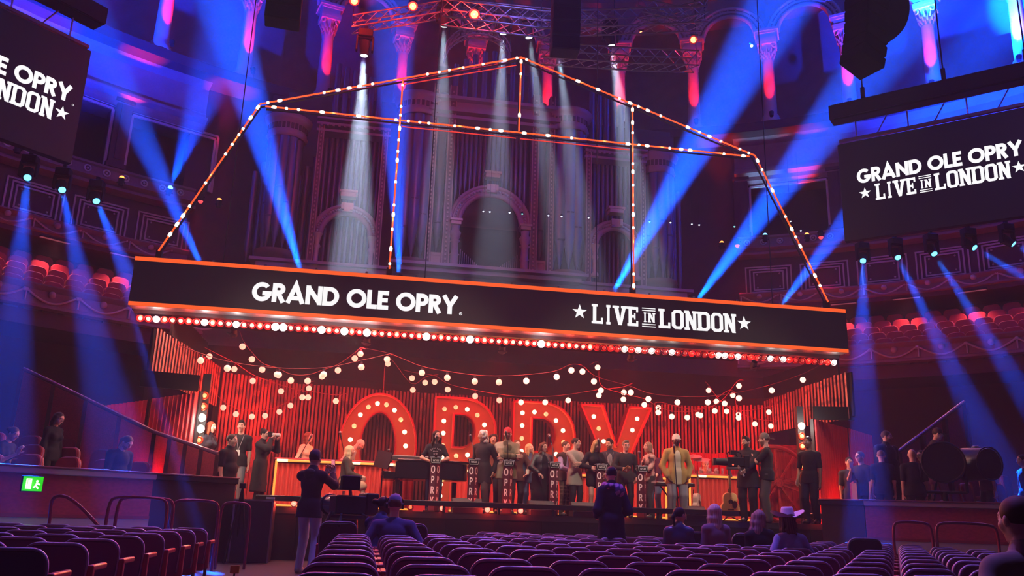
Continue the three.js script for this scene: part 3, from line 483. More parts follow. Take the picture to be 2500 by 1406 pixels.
// ---------------------------------------------------------------- lights on the ledges, and washes on the upper walls
{
  const lg = (px, py, a, b) => { const d = at(px, py, { D: 1 }).sub(EYE); const A = (d.x / a) ** 2 + (d.z / b) ** 2, o = V(EYE.x - CX, 0, EYE.z - CZ), B = 2 * (o.x * d.x / a ** 2 + o.z * d.z / b ** 2), K = (o.x / a) ** 2 + (o.z / b) ** 2 - 1; return EYE.clone().addScaledVector(d, (-B + Math.sqrt(B * B - 4 * A * K)) / (2 * A)); };
  const up = (px, py, color, I, an, dy, dz, glow, label, down) => {
    const p = lg(px, py, 20.1, 18.1), tgt = p.clone().add(V(0, dy, 0)).addScaledVector(V(p.x - CX, 0, p.z - CZ).normalize(), dz), d = tgt.clone().sub(p).normalize();
    const t = thing('wash_light', label, 'spotlight', p); t.quaternion.setFromUnitVectors(V(0, 0, 1), d);
    part('can', merge([cyl(0.1, 0.08, 0.24, 0, 0, 0, 12).rotateX(PI / 2).translate(0, 0, -0.1), box(0.26, 0.03, 0.04, 0, 0, -0.12)]), M.black, t);
    part('lens', ball(0.085, 0, 0, 0.03, 10), mat([0.1, 0.1, 0.1], 0.3, { emissive: glow, emissiveIntensity: 1 }), t);
    spot(color, I, p.clone().addScaledVector(d, 0.14), tgt, an, 0.6, 3);
  };
  const OR = [4, 1, 0.15], BL = [0.6, 2.4, 5];
  up(297, 437, C(1, 0.05, 0.02), 260, .2, 6, -0.2, OR, 'orange wash light glowing at the lower corner of the left video screen');
  up(535, 491, C(1, 0.03, 0.02), 160, .25, 6, 0.3, OR, 'orange wash light on the ledge left of the gable, aimed up');
  up(45, 357, C(1, 0.05, 0.02), 60, .3, 6, 0.3, OR, 'orange wash light under the left video screen near the picture edge');
  up(490, 489, C(1, 0.02, 0.05), 150, .3, -5, 0.2, [1.4, .1, .1], 'red wash light on the left ledge, aimed down');
  up(415, 461, DEEP.clone().lerp(BLUE, .6), 30000, .22, 7, -4.4, BL, 'blue wash light on the left ledge throwing a wide beam up');
  up(1762, 595, C(1, 0.05, 0.02), 110, .25, 6, 0.4, OR, 'orange wash light on the right ledge nearest the organ');
  up(1800, 597, C(1, 0.02, 0.05), 150, .3, -5, 0.2, [1.4, .1, .1], 'red wash light on the right ledge nearest the organ, aimed down');
  up(1868, 576, C(0.2, 0.5, 1), 60, .3, 6, 0.4, BL, 'pale blue wash light in the middle of the right ledge');
  up(1970, 575, C(1, 0.05, 0.02), 90, .25, 6, 0.4, OR, 'orange wash light on the right ledge beside the video screen');
  up(2004, 577, C(1, 0.02, 0.05), 150, .3, -5, 0.2, [1.4, .1, .1], 'red wash light on the right ledge beside the video screen, aimed down');
  // small work lights in a row along the organ
  for (const [i, [x, y]] of [[1180, 516], [1196, 517], [1244, 519], [1275, 522], [1339, 526], [1371, 528], [1437, 531], [1586, 541], [1637, 543], [1689, 547], [1707, 549], [1793, 553], [1930, 540], [1955, 563]].entries()) {
    const t = thing('work_light', `tiny white work light in front of the organ, ${ordinal(i)} from the left`, 'lamp', at(x, y, { z: -7.6 }), 0, 'row of work lights before the organ');
    part('shade', cyl(0.03, 0.05, 0.07, 0, 0.04, 0, 8), M.black, t); part('bulb', ball(0.032, 0, 0, 0, 8), mat([.3, .3, .3], .3, { emissive: i % 4 === 3 ? [.5, 2, 1.8] : [2, 2.2, 2.6], emissiveIntensity: i % 3 ? 1 : .6 }), t);
    part('cable', rod(V(0, 0.07, 0), V(0, 3, 0), 0.004, 4), M.black, t);
  }
  // red uplights in front of the gallery columns, blue washes for the walls between and above
  const names = ['far left', 'left of the left speakers', 'behind the left speakers', 'fourth', 'fifth', 'sixth', 'seventh', 'eighth', 'ninth', 'tenth', 'eleventh', 'twelfth', 'thirteenth', 'far right'];
  let n = 0;
  for (const d of colDegs) {
    if (d < -62 || d > 70) continue;
    const p = onEll(19.25, 17.25, d + 0.3, 15.85), tgt = onEll(19.95, 17.95, d, 18.2), dir = tgt.clone().sub(p).normalize();
    const t = thing('uplight', `red uplight at the foot of a gallery column, ${++n}${['th', 'st', 'nd', 'rd'][n > 3 ? 0 : n]} from the left`, 'spotlight', p, 0, 'uplights at the gallery columns'); t.quaternion.setFromUnitVectors(V(0, 0, 1), dir);
    part('can', cyl(0.09, 0.07, 0.2).rotateX(PI / 2).translate(0, 0, -0.08), M.black, t); part('lens', cyl(0.07, 0.07, 0.02).rotateX(PI / 2).translate(0, 0, 0.03), mat([.1, 0, 0], .3, { emissive: [2, .05, .05] }), t);
    spot(RED, d > -8 && d < 14 ? 110 : 100, p.clone().addScaledVector(dir, 0.1), tgt, 0.3, 0.6, 2);
  }
  const wash = (p, tgt, I, an, label, color = BLUE, glow = [0.2, 0.8, 3]) => {
    const d = tgt.clone().sub(p).normalize(), t = thing('wash_light', label, 'spotlight', p); t.quaternion.setFromUnitVectors(V(0, 0, 1), d);
    part('can', rbox(0.6, 0.4, 0.3, 0.04, 0, 0, -0.16), M.black, t); part('lens', rbox(0.52, 0.32, 0.02, 0.008, 0, 0, 0.0), mat([.1, .1, .1], .3, { emissive: glow }), t);
    spot(color, I, p.clone().addScaledVector(d, 0.05), tgt, an, 0.9, 8);
  };
  wash(V(-13.4, 9.6, -1.2), onEll(21, 19, -50, 20), 4500, .75, 'blue flood light above the left circle, hidden by the video screen', DEEP, [0.05, 0.3, 3]);
  wash(V(13.4, 9.8, -1.2), onEll(21, 19, 56, 19), 7000, .75, 'blue flood light above the right circle, hidden by the video screen', DEEP, [0.05, 0.3, 3]);
  wash(V(17.6, 12.2, 5), onEll(21, 19, 74, 19), 4000, .8, 'blue flood light above the right circle, outside the picture', DEEP, [0.05, 0.3, 3]);
  wash(V(-12.4, 9.4, -1.6), onEll(21, 19, -30, 21), 2600, .5, 'second blue flood light hidden by the left video screen', DEEP, [0.05, 0.3, 3]);
  // floods over the arena: purple on the seats, warm white on the performers
  wash(V(0, 17, 6), V(-1, 0.8, 10), 900, .6, 'purple flood light high above the camera', C(0.3, 0.17, 1), [.6, .3, 2]);
  wash(V(7, 14, 9), V(3, 0.8, 10), 70, .9, 'violet flood light high above the right seats', C(0.4, 0.25, 1), [.5, .3, 2]);
  wash(V(-9, 14, 8), V(-7, 0.8, 8), 70, .9, 'violet flood light high above the left seats', C(0.4, 0.25, 1), [.5, .3, 2]);
  for (const [i, x] of [-5, -1.5, 2, 5.5].entries()) wash(V(x * 1.1, 16, 12), V(x, 2.1, -0.6), 800, .14, `warm white front light for the stage, ${['first', 'second', 'third', 'fourth'][i]} from the left`, C(1, 0.82, 0.62), [2, 1.7, 1.3]);
  for (const [x, y, z, tx, ty, tz, w] of [[-6, 17, 14, -13, 9, -6, 'left'], [8, 17, 14, 13, 9, -6, 'right']]) wash(V(x, y, z), V(tx, ty, tz), 170, .5, `added dim violet flood light for the ${w} circle`, C(.36, .13, 1), [.4, .3, 1.5]);  // added floods that tint the side walls violet
  wash(V(0.5, 15, 3), V(0.5, 10, -9), 130, .5, 'dim violet flood light for the organ', C(0.16, 0.16, 1), [.4, .3, 1.5]);
}

// soft lights added under the upper circle to brighten its red seats
for (const [side, degs] of [['left', [-47, -41, -35]], ['right', [33, 39, 45, 51, 57]]]) degs.forEach((d, i) => {
  const p = onEll(20.1, 18.1, d, 8.5), t = thing('added_soffit_light', `added soft light under the upper ${side} balcony, ${ordinal(i)} from the ${side === 'left' ? 'left' : 'organ'}`, 'lamp', p); t.rotation.y = -rad(d);
  part('housing', rbox(.9, .06, .16, .02, 0, .04, 0), M.black, t); part('lens', box(.84, .01, .12, 0, .006, 0), mat([.2, .2, .2], .3, { emissive: [.16, .04, .05] }), t);
  spot(C(1, .24, .28), 26, p.clone().add(V(0, -.06, 0)), onEll(19.3, 17.3, d, 6.4), 1.0, .6, 3);
});
// ---------------------------------------------------------------- the stage and its set
const woodTex = (base, dark, seed) => { seedN = seed; const knots = Array.from({ length: 5 }, () => [rnd(), rnd(), 0.015 + rnd() * 0.02]); const ph = rnd() * 9;
  return noiseTex(64, 512, (u, v) => { let k = 0.5 + 0.3 * Math.sin(u * 38 + 3 * Math.sin(v * 9 + ph) + ph) + (rnd() - .5) * .3; for (const [a, b, r] of knots) { const d = Math.hypot((u - a) * .12, v - b); if (d < r) k = -0.4; else if (d < r * 1.8) k -= .25; } return base.map((x, i) => x + (dark[i] - x) * Math.max(0, Math.min(1.1, 1 - k))); }); };
const slatMats = [[0.72, 0.44, 0.36], [0.62, 0.36, 0.30], [0.78, 0.52, 0.44], [0.55, 0.3, 0.26]].map((c, i) => mat([0.8, 0.62, 0.6], 0.7, { map: woodTex(c, c.map((x) => x * .45), 11 + i) }));
const paintMats = [0, 1, 2].map((i) => mat([0.62, 0.2, 0.2], 0.6, { map: woodTex([0.86, 0.3, 0.26], [0.5, 0.12, 0.12], 31 + i) }));
const YS = 1.0;
{
  struct('stage_floor', box(17.2, 0.12, 7.6, 0.2, YS - 0.06, -3.25), mat([0.02, 0.02, 0.022], 0.35));
  struct('stage_fascia', merge([box(17.2, 0.88, 0.08, 0.2, 0.44, 0.5), ...Array.from({ length: 18 }, (_, i) => box(0.04, 0.88, 0.03, -8.3 + i, 0.44, 0.55))]), mat([0.01, 0.009, 0.01], 0.9, { physical: true, specularIntensity: .2, k: 'fascia' }));
  const rail = thing('stage_edge_rail', 'long black rail along the front edge of the stage', 'rail', [0.9, YS, 0.62]);
  part('rail', rbox(13.2, 0.11, 0.08, 0.015, 0.6, 0.17, 0), M.blackGloss, rail);
  part('post', merge(Array.from({ length: 12 }, (_, i) => box(0.05, 0.14, 0.05, -5.7 + i * 1.14, 0.06, 0))), M.black, rail);
  // footlights between rail and floor
  for (const [i, [px, w]] of [[718, 2], [1002, 1], [1080, 2], [1190, 2], [1271, 2], [1524, 1], [1994, 1]].entries()) {
    const p = at(px, px < 800 ? 1228 : 1240 + (px - 1240) * .025, { z: 0.5 });
    const t = thing('footlight', `small red footlight under the stage rail, ${['first, at the left corner', 'second', 'third', 'fourth', 'fifth', 'sixth', 'seventh, at the right end'][i]} from the left`, 'lamp', V(p.x, YS, 0.5));
    part('can', merge([cyl(0.07, 0.05, 0.12).rotateX(PI / 2).translate(0, 0.08, -0.06), box(0.12, 0.02, 0.1, 0, 0.01, -0.05)]), M.black, t);
    part('lens', ball(w > 1 ? 0.055 : 0.035, 0, 0.08, 0.01, 10), mat([.1, 0, 0], .3, { emissive: w > 1 ? [4, 0.6, 0.4] : [3, 0.3, 0.1] }), t);
    lamp(C(1, 0.04, 0.02), w > 1 ? 1.6 : 0.5, V(p.x, YS + 0.09, 0.62), 2);
  }
  // slatted wall: a shallow curve at the back and a wing at each side
  const plan = [[-7.35, 0.7], [-6.75, -3.4], [-4.9, -4.7], [-2, -5.2], [1, -5.4], [4, -5.25], [6.4, -4.9], [8.0, -4.0], [7.75, 0.7]];
  const backing = []; const slatW = 0.055, step = 0.098; let left = 0;
  const wall = struct('wall_back', box(0.02, 0.02, 0.02, 0, YS + 0.05, -6.3), M.blackCloth);
  const slatGeo = [0, 1, 2].map((i) => { const g = new THREE.BoxGeometry(slatW, 1, 0.045); const uv = g.attributes.uv; for (let k = 0; k < uv.count; k++) uv.setXY(k, uv.getX(k) * .35 + i * .3, uv.getY(k)); return g; });
  for (let i = 0; i + 1 < plan.length; i++) {
    const a = V(plan[i][0], 0, plan[i][1]), b = V(plan[i + 1][0], 0, plan[i + 1][1]), L = a.distanceTo(b), d = b.clone().sub(a).normalize(), ang = -Math.atan2(d.z, d.x);
    const wing = i === 0 || i === plan.length - 2, w = wing ? struct(i ? 'wall_right' : 'wall_left', box(0.02, 0.02, 0.02, a.x, YS + .05, -3), M.blackCloth) : wall;
    const n = new THREE.Vector3(d.z, 0, -d.x).multiplyScalar(i < 0 ? 1 : 1);
    backing.push(box(L + .1, wing ? 1.0 : 3.4, 0.04, 0, wing ? 3.9 : YS + 1.7, 0).rotateY(ang).translate((a.x + b.x) / 2 + n.x * .08, 0, (a.z + b.z) / 2 + n.z * .08));
    let s = left;
    for (; s < L; s += wing ? .17 : step) {
      const p = a.clone().addScaledVector(d, s), y0 = wing ? 3.42 - 0.08 * (s / L) : YS, y1 = (wing ? 4.42 - 0.1 * (i ? 1 - s / L : s / L) : 4.2) - (i === 0 ? 0 : 0) + (rnd() - .5) * .03;
      const m = struct('slat', slatGeo[(rnd() * 3) | 0], slatMats[(rnd() * 4) | 0], w);
      m.position.set(p.x, (y0 + y1) / 2, p.z); m.scale.set(wing ? 1.5 : 1, y1 - y0, wing ? .35 : 1); m.rotation.y = ang;
    }
    left = s - L;
  }
  struct('wall_backing', merge(backing), M.blackCloth);
  // black masking over the set and its sides
  struct('masking_cloth', merge([box(17, 1.35, 0.05, 0.6, 4.68, -6.2), box(0.05, .6, 4, -7.3, 4.75, -2.2), box(0.05, .6, 4, 8.2, 4.75, -2.4)]), M.blackCloth);
  struct('masking_cloth', merge([box(1.1, 0.32, 0.08, 0, 0, 0).rotateY(0.3).translate(-7.0, 3.38, 0.6), box(0.9, 0.3, 0.08).rotateY(-0.3).translate(7.45, 3.46, 0.5)]), M.blackCloth);
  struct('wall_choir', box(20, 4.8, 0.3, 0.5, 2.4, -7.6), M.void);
  // upright light ladders at the corners of the set
  for (const [s, x, px] of [[-1, -6.35, 'left'], [1, 6.72, 'right']]) {
    const t = thing('light_ladder', `upright black bar of amber lamps at the ${px} corner of the set`, 'stage lights', [x, YS, 0.35]);
    part('bar', box(0.16, 2.6, 0.1, 0, 1.3, -0.06), M.black, t);
    for (let i = 0; i < 9; i++) {
      const hot = s < 0 ? i === 5 || i === 6 : i === 8, c = part('lamp_can', new THREE.TorusGeometry(0.07, 0.02, 6, 14), mat([0.3, 0.03, 0.01], 0.25, { metalness: .5 }), t, [0, 0.35 + i * 0.225, 0]);
      part('lamp_lens', ball(hot ? 0.085 : 0.045, 0, 0, 0.01, 10), mat([.1, .05, .02], .3, { emissive: hot ? [6, 5, 4] : s > 0 ? [3, 1.6, .5] : [2, .7, .25], k: 1 }), c);
      lamp(hot ? C(1, .85, .7) : C(1, .2, .06), hot ? (s > 0 ? 4 : 1.6) : 0.4, V(x, YS + 0.35 + i * 0.225, 0.62), 2);
    }
  }
  // corrugated red flanks outside the proscenium
  const sheet = (L, h0, h1, y0) => { // h0..h1: top edge, sloping
    const N = Math.round(L / 0.018), pos = [], idx = [], uv = [];
    for (let i = 0; i <= N; i++) { const x = i / N * L, z = 0.028 * Math.sin(x * 2 * PI / 0.115), t = h0 + (h1 - h0) * i / N; pos.push(x, y0, z, x, t, z); uv.push(x, 0, x, t); if (i) idx.push(2 * i - 2, 2 * i, 2 * i - 1, 2 * i - 1, 2 * i, 2 * i + 1); }
    const g = new THREE.BufferGeometry(); g.setAttribute('position', new THREE.Float32BufferAttribute(pos, 3)); g.setAttribute('uv', new THREE.Float32BufferAttribute(uv, 2)); g.setIndex(idx); g.computeVertexNormals(); return g;
  };
  const redSheet = mat([0.5, 0.035, 0.04], 0.45, { metalness: 0.25 });
  globalThis.sheet = sheet; globalThis.redSheet = redSheet;
  const flank = (name, label, a, b, y0, t0, t1, light) => {
    const L = a.distanceTo(b), t = thing('corrugated_panel', label, 'panel', [a.x, 0, a.z], -Math.atan2(b.z - a.z, b.x - a.x));
    part('sheet', sheet(L, t0, t1, y0), redSheet, t); part('frame', merge([box(0.05, t0 - y0 + .04, 0.08, 0, (t0 + y0) / 2, -.06), box(0.05, t1 - y0 + .04, 0.08, L, (t1 + y0) / 2, -.06)]), M.black, t);
  };
  flank('l', 'wide red corrugated panel left of the set, next to the lamp bar', V(-7.5, 0, -0.25), V(-6.45, 0, 0.45), 1.0, 3.1, 3.2);
  flank('l', 'narrow outer red corrugated panel at the far left of the set', V(-8.75, 0, -1.1), V(-7.58, 0, -0.3), 1.0, 2.98, 3.08);
  flank('r', 'wide orange-lit corrugated panel right of the set, next to the lamp bar', V(7.0, 0, 0.45), V(8.35, 0, -0.5), 1.0, 3.3, 3.26);
  flank('r', 'narrow outer orange-lit corrugated panel at the far right of the set', V(8.43, 0, -0.55), V(9.5, 0, -1.3), 1.0, 3.26, 3.2);
  for (const [i, [x, z, I, c]] of [[-7.0, 0.75, 9, C(1, .03, .02)], [-8.2, 0.1, 7, C(1, .03, .03)], [7.75, 0.6, 9, C(1, .07, .01)], [9.1, -.3, 8, C(1, .05, .01)]].entries()) {
    const t = thing('floor_flood', `low red flood light at the foot of the corrugated panels, ${['inner left', 'outer left', 'inner right', 'outer right'][i]}`, 'spotlight', [x, YS, z]);
    part('body', rbox(0.7, 0.1, 0.12, 0.02, 0, 0.06, 0), M.black, t); part('lens', box(0.64, 0.01, 0.09, 0, 0.115, 0), mat([.1, 0, 0], .3, { emissive: [c.r * 1.2, c.g * 6, c.b] }), t);
    const l = new THREE.RectAreaLight(c, I * 45, 0.64, 0.09); l.position.set(x, YS + 0.13, z); l.lookAt(x, YS + 3, z - 0.5); scene.add(l);
  }
}
// ---------------------------------------------------------------- the four big letters with bulbs
{
  const face = mat([0.15, 0.034, 0.011], 0.6), rim = mat([0.3, 0.018, 0.02], 0.35, { metalness: .3 }), on = mat([.4, .35, .25], .3, { emissive: [2.4, 1.7, 1.05] }), off = mat([.7, .6, .45], .3, { emissive: [.62, .42, .22] });
  const Z = -4.35, H = 2.72, Y0 = 1.24;
  const letters = {
    O: { x: -2.74, outer: (s) => s.absellipse(0, 1.36, 0.985, 1.36, 0, 2 * PI), hole: (s) => s.absellipse(0, 1.36, 0.46, 0.88, 0, 2 * PI), bulbs: Array.from({ length: 19 }, (_, i) => { const a = PI / 2 + .12 + i * 2 * PI / 19; return [Math.cos(a) * .72, 1.36 + Math.sin(a) * 1.12]; }) },
    P: { x: -1.3, outer: (s) => { s.moveTo(0, 0); s.lineTo(0, H); s.lineTo(.72, H); s.bezierCurveTo(1.95, H, 1.95, 1.02, .72, 1.02); s.lineTo(.5, 1.02); s.lineTo(.5, 0); s.closePath(); }, hole: (s) => { s.moveTo(.5, 1.42); s.lineTo(.5, H - .42); s.lineTo(.68, H - .42); s.bezierCurveTo(1.22, H - .42, 1.22, 1.42, .68, 1.42); s.closePath(); }, bulbs: [[.25, 2.42], [.25, 2.1], [.25, 1.78], [.25, 1.46], [.25, 1.14], [.25, .8], [.25, .46], [.25, .16], [.55, 2.48], [.86, 2.44], [1.14, 2.3], [1.34, 2.05], [1.38, 1.75], [1.2, 1.42], [.92, 1.24], [.62, 1.2]] },
    R: { x: .82, outer: (s) => { s.moveTo(0, 0); s.lineTo(0, H); s.lineTo(.78, H); s.bezierCurveTo(1.95, H, 1.95, 1.1, 1.05, 1.06); s.lineTo(1.72, 0); s.lineTo(1.16, 0); s.lineTo(.6, .98); s.lineTo(.5, .98); s.lineTo(.5, 0); s.closePath(); }, hole: (s) => { s.moveTo(.5, 1.4); s.lineTo(.5, H - .42); s.lineTo(.72, H - .42); s.bezierCurveTo(1.28, H - .42, 1.28, 1.4, .72, 1.4); s.closePath(); }, bulbs: [[.25, 2.42], [.25, 2.08], [.25, 1.74], [.25, 1.4], [.25, 1.06], [.25, .72], [.25, .42], [.25, .14], [.58, 2.46], [.9, 2.42], [1.18, 2.26], [1.38, 2.0], [1.4, 1.68], [1.2, 1.36], [.92, 1.2], [1.0, .72], [1.2, .38]] },
    Y: { x: 2.68, outer: (s) => { s.moveTo(0, H); s.lineTo(.62, H); s.lineTo(1.0, 1.62); s.lineTo(1.38, H); s.lineTo(2.0, H); s.lineTo(1.26, 1.08); s.lineTo(1.26, 0); s.lineTo(.74, 0); s.lineTo(.74, 1.08); s.closePath(); }, bulbs: [[.38, 2.42], [.52, 2.1], [.66, 1.76], [.82, 1.42], [1.62, 2.42], [1.48, 2.1], [1.32, 1.76], [1.16, 1.42], [1, 1.0], [1, .66], [1, .32]] },
  };
  const lab = { O: 'first', P: 'second', R: 'third', Y: 'last' };
  for (const k in letters) {
    const L = letters[k], s = new THREE.Shape(); L.outer(s);
    const t = thing('marquee_letter', `big red marquee letter ${k} studded with bulbs, ${lab[k]} of the four`, 'sign', [L.x, Y0, Z]);
    const holes = []; if (L.hole) { const h = new THREE.Path(); L.hole(h); s.holes.push(h); holes.push(h); }
    part('face', extrude(s, 0.1, 0, 32), face, t);
    const edge = []; for (const c of [s, ...holes]) { const pts = c.getPoints(40).map((p) => V(p.x, p.y, 0)); for (let i = 0; i < pts.length; i++) { const a = pts[i], b = pts[(i + 1) % pts.length]; if (a.distanceTo(b) < 1e-4) continue; const d = b.clone().sub(a), g = box(d.length() + .02, 0.045, 0.34); edge.push(g.rotateZ(Math.atan2(d.y, d.x)).translate((a.x + b.x) / 2, (a.y + b.y) / 2, 0.1)); } }
    part('rim', merge(edge), rim, t);
    L.bulbs.forEach(([x, y], i) => { const hot = (i * 7 + k.charCodeAt(0)) % 5 > 1; const b = part('bulb', ball(0.062, 0, 0, 0, 14), hot ? on : off, t, [x, y, 0.16]); part('socket', cyl(.05, .05, .05, 0, 0, 0, 10).rotateX(PI / 2), mat([.1, .08, .07], .5), b, [0, 0, -.05]); if (hot) lamp(C(1, .4, .09), 2.2, V(L.x + x, Y0 + y, Z + 0.16), 2); });
  }
  const pl = thing('letter_plinth', 'low dark red plinth under the big letters', 'platform', [0.5, YS, Z]); part('body', box(8.6, 0.24, 0.8, 0, 0.12, 0), M.redPaint, pl);
}
// ---------------------------------------------------------------- festoons of round bulbs
{
  const cord = mat([0.16, 0.02, 0.02], 0.7), glow = mat([.5, .3, .25], .35, { emissive: [1.5, .62, .42] }), glowHot = mat([.5, .4, .35], .35, { emissive: [1.9, 1.15, .88] });
  const bulbG = ball(0.072, 0, 0, 0, 16), cap = cyl(.024, .03, .06, 0, .09, 0, 8);
  const F = [
    [-0.3, [383, 812], [960, 862], [[410, 848], [490, 880], [555, 899], [680, 915], [790, 914], [882, 896]], 'first string from the left, running behind the banner edge'],
    [-1.5, [586, 808], [892, 852], [[592, 846], [615, 877], [640, 902], [676, 914], [710, 929], [751, 930], [786, 919], [825, 904], [866, 875], [880, 864]], 'steep string at the left sagging to the dark cloth'],
    [-2.6, [500, 848], [850, 960], [[511, 870], [572, 901], [617, 930], [686, 955], [738, 970], [752, 970], [820, 979]], 'lower string across the left slats'],
    [-3.4, [468, 900], [768, 930], [[482, 930], [545, 995], [576, 1011], [615, 1017], [647, 1015], [682, 1005], [709, 990], [754, 948]], 'deep loop low on the left slats'],
    [-0.8, [892, 850], [1420, 890], [[945, 877], [1030, 910], [1092, 922], [1159, 931], [1218, 933], [1285, 930], [1359, 920], [1395, 904]], 'long string over the first three letters'],
    [-2.5, [985, 903], [1545, 935], [[1006, 923], [1061, 932], [1093, 951], [1160, 967], [1219, 977], [1272, 982], [1331, 982], [1387, 977], [1462, 965], [1523, 958]], 'string hanging just above the letters'],
    [-3.2, [935, 962], [1070, 914], [[947, 888], [1008, 952], [1038, 934]], 'short string above the first letter'],
    [-1.2, [1412, 890], [2026, 884], [[1422, 907], [1450, 931], [1540, 958], [1583, 974], [1654, 982], [1728, 982], [1804, 972], [1884, 953], [1960, 927], [2016, 900]], 'long string across the right half under the banner'],
    [-2.4, [1440, 890], [1815, 928], [[1459, 897], [1467, 953], [1522, 975], [1573, 988], [1607, 1007], [1640, 1017], [1678, 1019], [1710, 1014], [1745, 1003], [1769, 985], [1804, 942]], 'string looping over the last letter'],
    [-3.3, [1722, 932], [2084, 912], [[1730, 953], [1749, 980], [1774, 1004], [1803, 1020], [1843, 1035], [1882, 1040], [1928, 1035], [2006, 1000], [2045, 963], [2064, 935]], 'deep loop low on the right slats'],
    [-3.5, [1597, 985], [2062, 930], [[1607, 995], [1704, 1012], [1789, 965], [1803, 1012], [1877, 1006], [1949, 989], [2007, 969], [2048, 947]], 'uneven string across the right slats'],
  ];
  for (const [z, a, b, pts, w] of F) {
    const A = at(...a, { z }), t = thing('festoon', `festoon of round red-white bulbs, ${w}`, 'string lights', A);
    const loc = (p) => at(p[0], p[1], { z }).sub(A), path = [V(0, 0, 0), ...pts.map((p) => loc(p).add(V(0, .15, 0))), loc(b)];
    part('cord', tube(path, 0.008, pts.length * 8, 5), cord, t);
    for (const p of pts) { const q = loc(p), hot = p[0] > 1240; const m = part('bulb', bulbG, hot ? glowHot : glow, t, q.toArray()); part('socket', cap, M.black, m); lamp(C(1, .035, .025), 1.7, q.clone().add(A), 2); }
  }
}
// ---------------------------------------------------------------- desks, doors and the walls of the side boxes
{
  const strip = mat([.3, .1, .02], .4, { emissive: [1.25, .42, .06] }), hot = mat([.3, .3, .2], .4, { emissive: [2.2, 1.5, .8] });
  const drapeMat = mat([0.5, 0.05, 0.03], 0.55);
  const desk = (label, x0, x1, z, top, ends, hots) => {
    const W = x1 - x0, t = thing('bar_desk', label, 'desk', [(x0 + x1) / 2, YS, z]);
    part('top', rbox(W + .1, 0.05, 0.7, .012, 0, top, -.3), M.redPaint, t); part('body', box(W, top - .05, .06, 0, (top - .05) / 2, -.12), mat([.1, .01, .01], .8), t);
    const s = part('pleated_front', sheet(W, top - .1, top - .1, 0.06), drapeMat, t, [-W / 2, 0, 0]);
    part('light_strip', rod(V(-W / 2, top - .04, .06), V(W / 2, top - .04, .06), .026), strip, t);
    for (const e of ends) part('light_strip', rod(V(e * W / 2, 0, .06), V(e * W / 2, top - .04, .06), .026), strip, t);
    for (const h of hots) part('bright_spot', rod(V(h - .12, top - .04, .065), V(h + .12, top - .04, .065), .03), hot, t);
    part('floor_strip', rod(V(-W / 2, 0.04, .1), V(W / 2, 0.04, .1), .02), strip, t);
    const n = Math.max(2, Math.round(W / .6)); 
    const l = new THREE.RectAreaLight(C(1, .2, .02), 3.2, W, .05); l.position.set((x0 + x1) / 2, YS + .05, z + .14); l.lookAt((x0 + x1) / 2, YS + 1, z - .12); scene.add(l);
    const l2 = new THREE.RectAreaLight(C(1, .32, .08), 2.2, W, .05); l2.position.set((x0 + x1) / 2, YS + top - .04, z + .1); l2.lookAt((x0 + x1) / 2, YS + .4, z + .4); scene.add(l2);
    return t;
  };
  desk('long red desk with a glowing orange edge at the left of the stage', -5.0, -1.9, -1.7, 1.06, [-1], [-1.42, .2, .95]);
  desk('middle red pleated desk behind the singers', -1.0, 4.4, -2.3, 1.02, [1], [-2.4, 1.6]);
  desk('long red desk with glasses and a glowing orange edge at the right', 4.75, 6.45, -1.6, 1.08, [-1], [-.55, .7]);
  // red boards
  const boards = (label, x0, x1, z, y1, name) => { const t = thing(name, label, 'fence', [x0, YS, z]); const n = Math.round((x1 - x0) / .2); for (let i = 0; i < n; i++) part('board', box(.175, y1 + rr(-.03, .03), .03, 0, y1 / 2, 0), paintMats[i % 3], t, [.1 + i * .2, 0, rr(-.01, .01)]); part('crossbar', box(x1 - x0, .1, .03, (x1 - x0) / 2, y1 * .8, -.03), paintMats[0], t); };
  boards('fence of red painted boards behind the left desk', -6.3, -5.2, -2.6, 1.62, 'board_fence');
  boards('fence of red painted boards behind the right desk', 4.7, 7.0, -3.4, 1.75, 'board_fence');
  { // barn door with a wheel leaning on it
    const a = at(1885, 1085, { z: -1.9 }), b = at(1957, 1087, { z: -1.9 }), w = b.x - a.x + .35, h = a.y - YS;
    const t = thing('barn_door', 'red plank barn door with a cross brace at the right end of the stage', 'door', [a.x - .3, YS, -1.9]);
    for (let i = 0; i < 6; i++) part('plank', box(w / 6 - .012, h, .03, 0, h / 2, 0), paintMats[i % 3], t, [(i + .5) * w / 6, 0, 0]);
    part('frame', merge([box(w, .13, .03, w / 2, h - .08, .03), box(w, .13, .03, w / 2, .08, .03), box(.13, h, .03, .065, h / 2, .03), box(.13, h, .03, w - .065, h / 2, .03), box(w, .13, .03, w / 2, h * .52, .03)]), paintMats[1], t);
    const wc = at(1898, 1192, { z: -1.65 }), wh = thing('wagon_wheel', 'red wooden wagon wheel leaning on the barn door', 'wheel', [wc.x, YS, -1.6]); const R = wc.y - YS + .12;
    part('rim', new THREE.TorusGeometry(R - .05, .05, 8, 36).scale(1, 1, .8), paintMats[0], wh, [0, R, 0], [-.1, 0, 0]);
    part('hub', cyl(.1, .1, .16).rotateX(PI / 2), paintMats[1], wh, [0, R, 0], [-.1, 0, 0]);
    for (let i = 0; i < 10; i++) part('spoke', box(.045, R - .12, .04, 0, (R - .1) / 2, 0).rotateZ(i * PI / 5), paintMats[2], wh, [0, R, 0], [-.1, 0, 0]);
  }
}
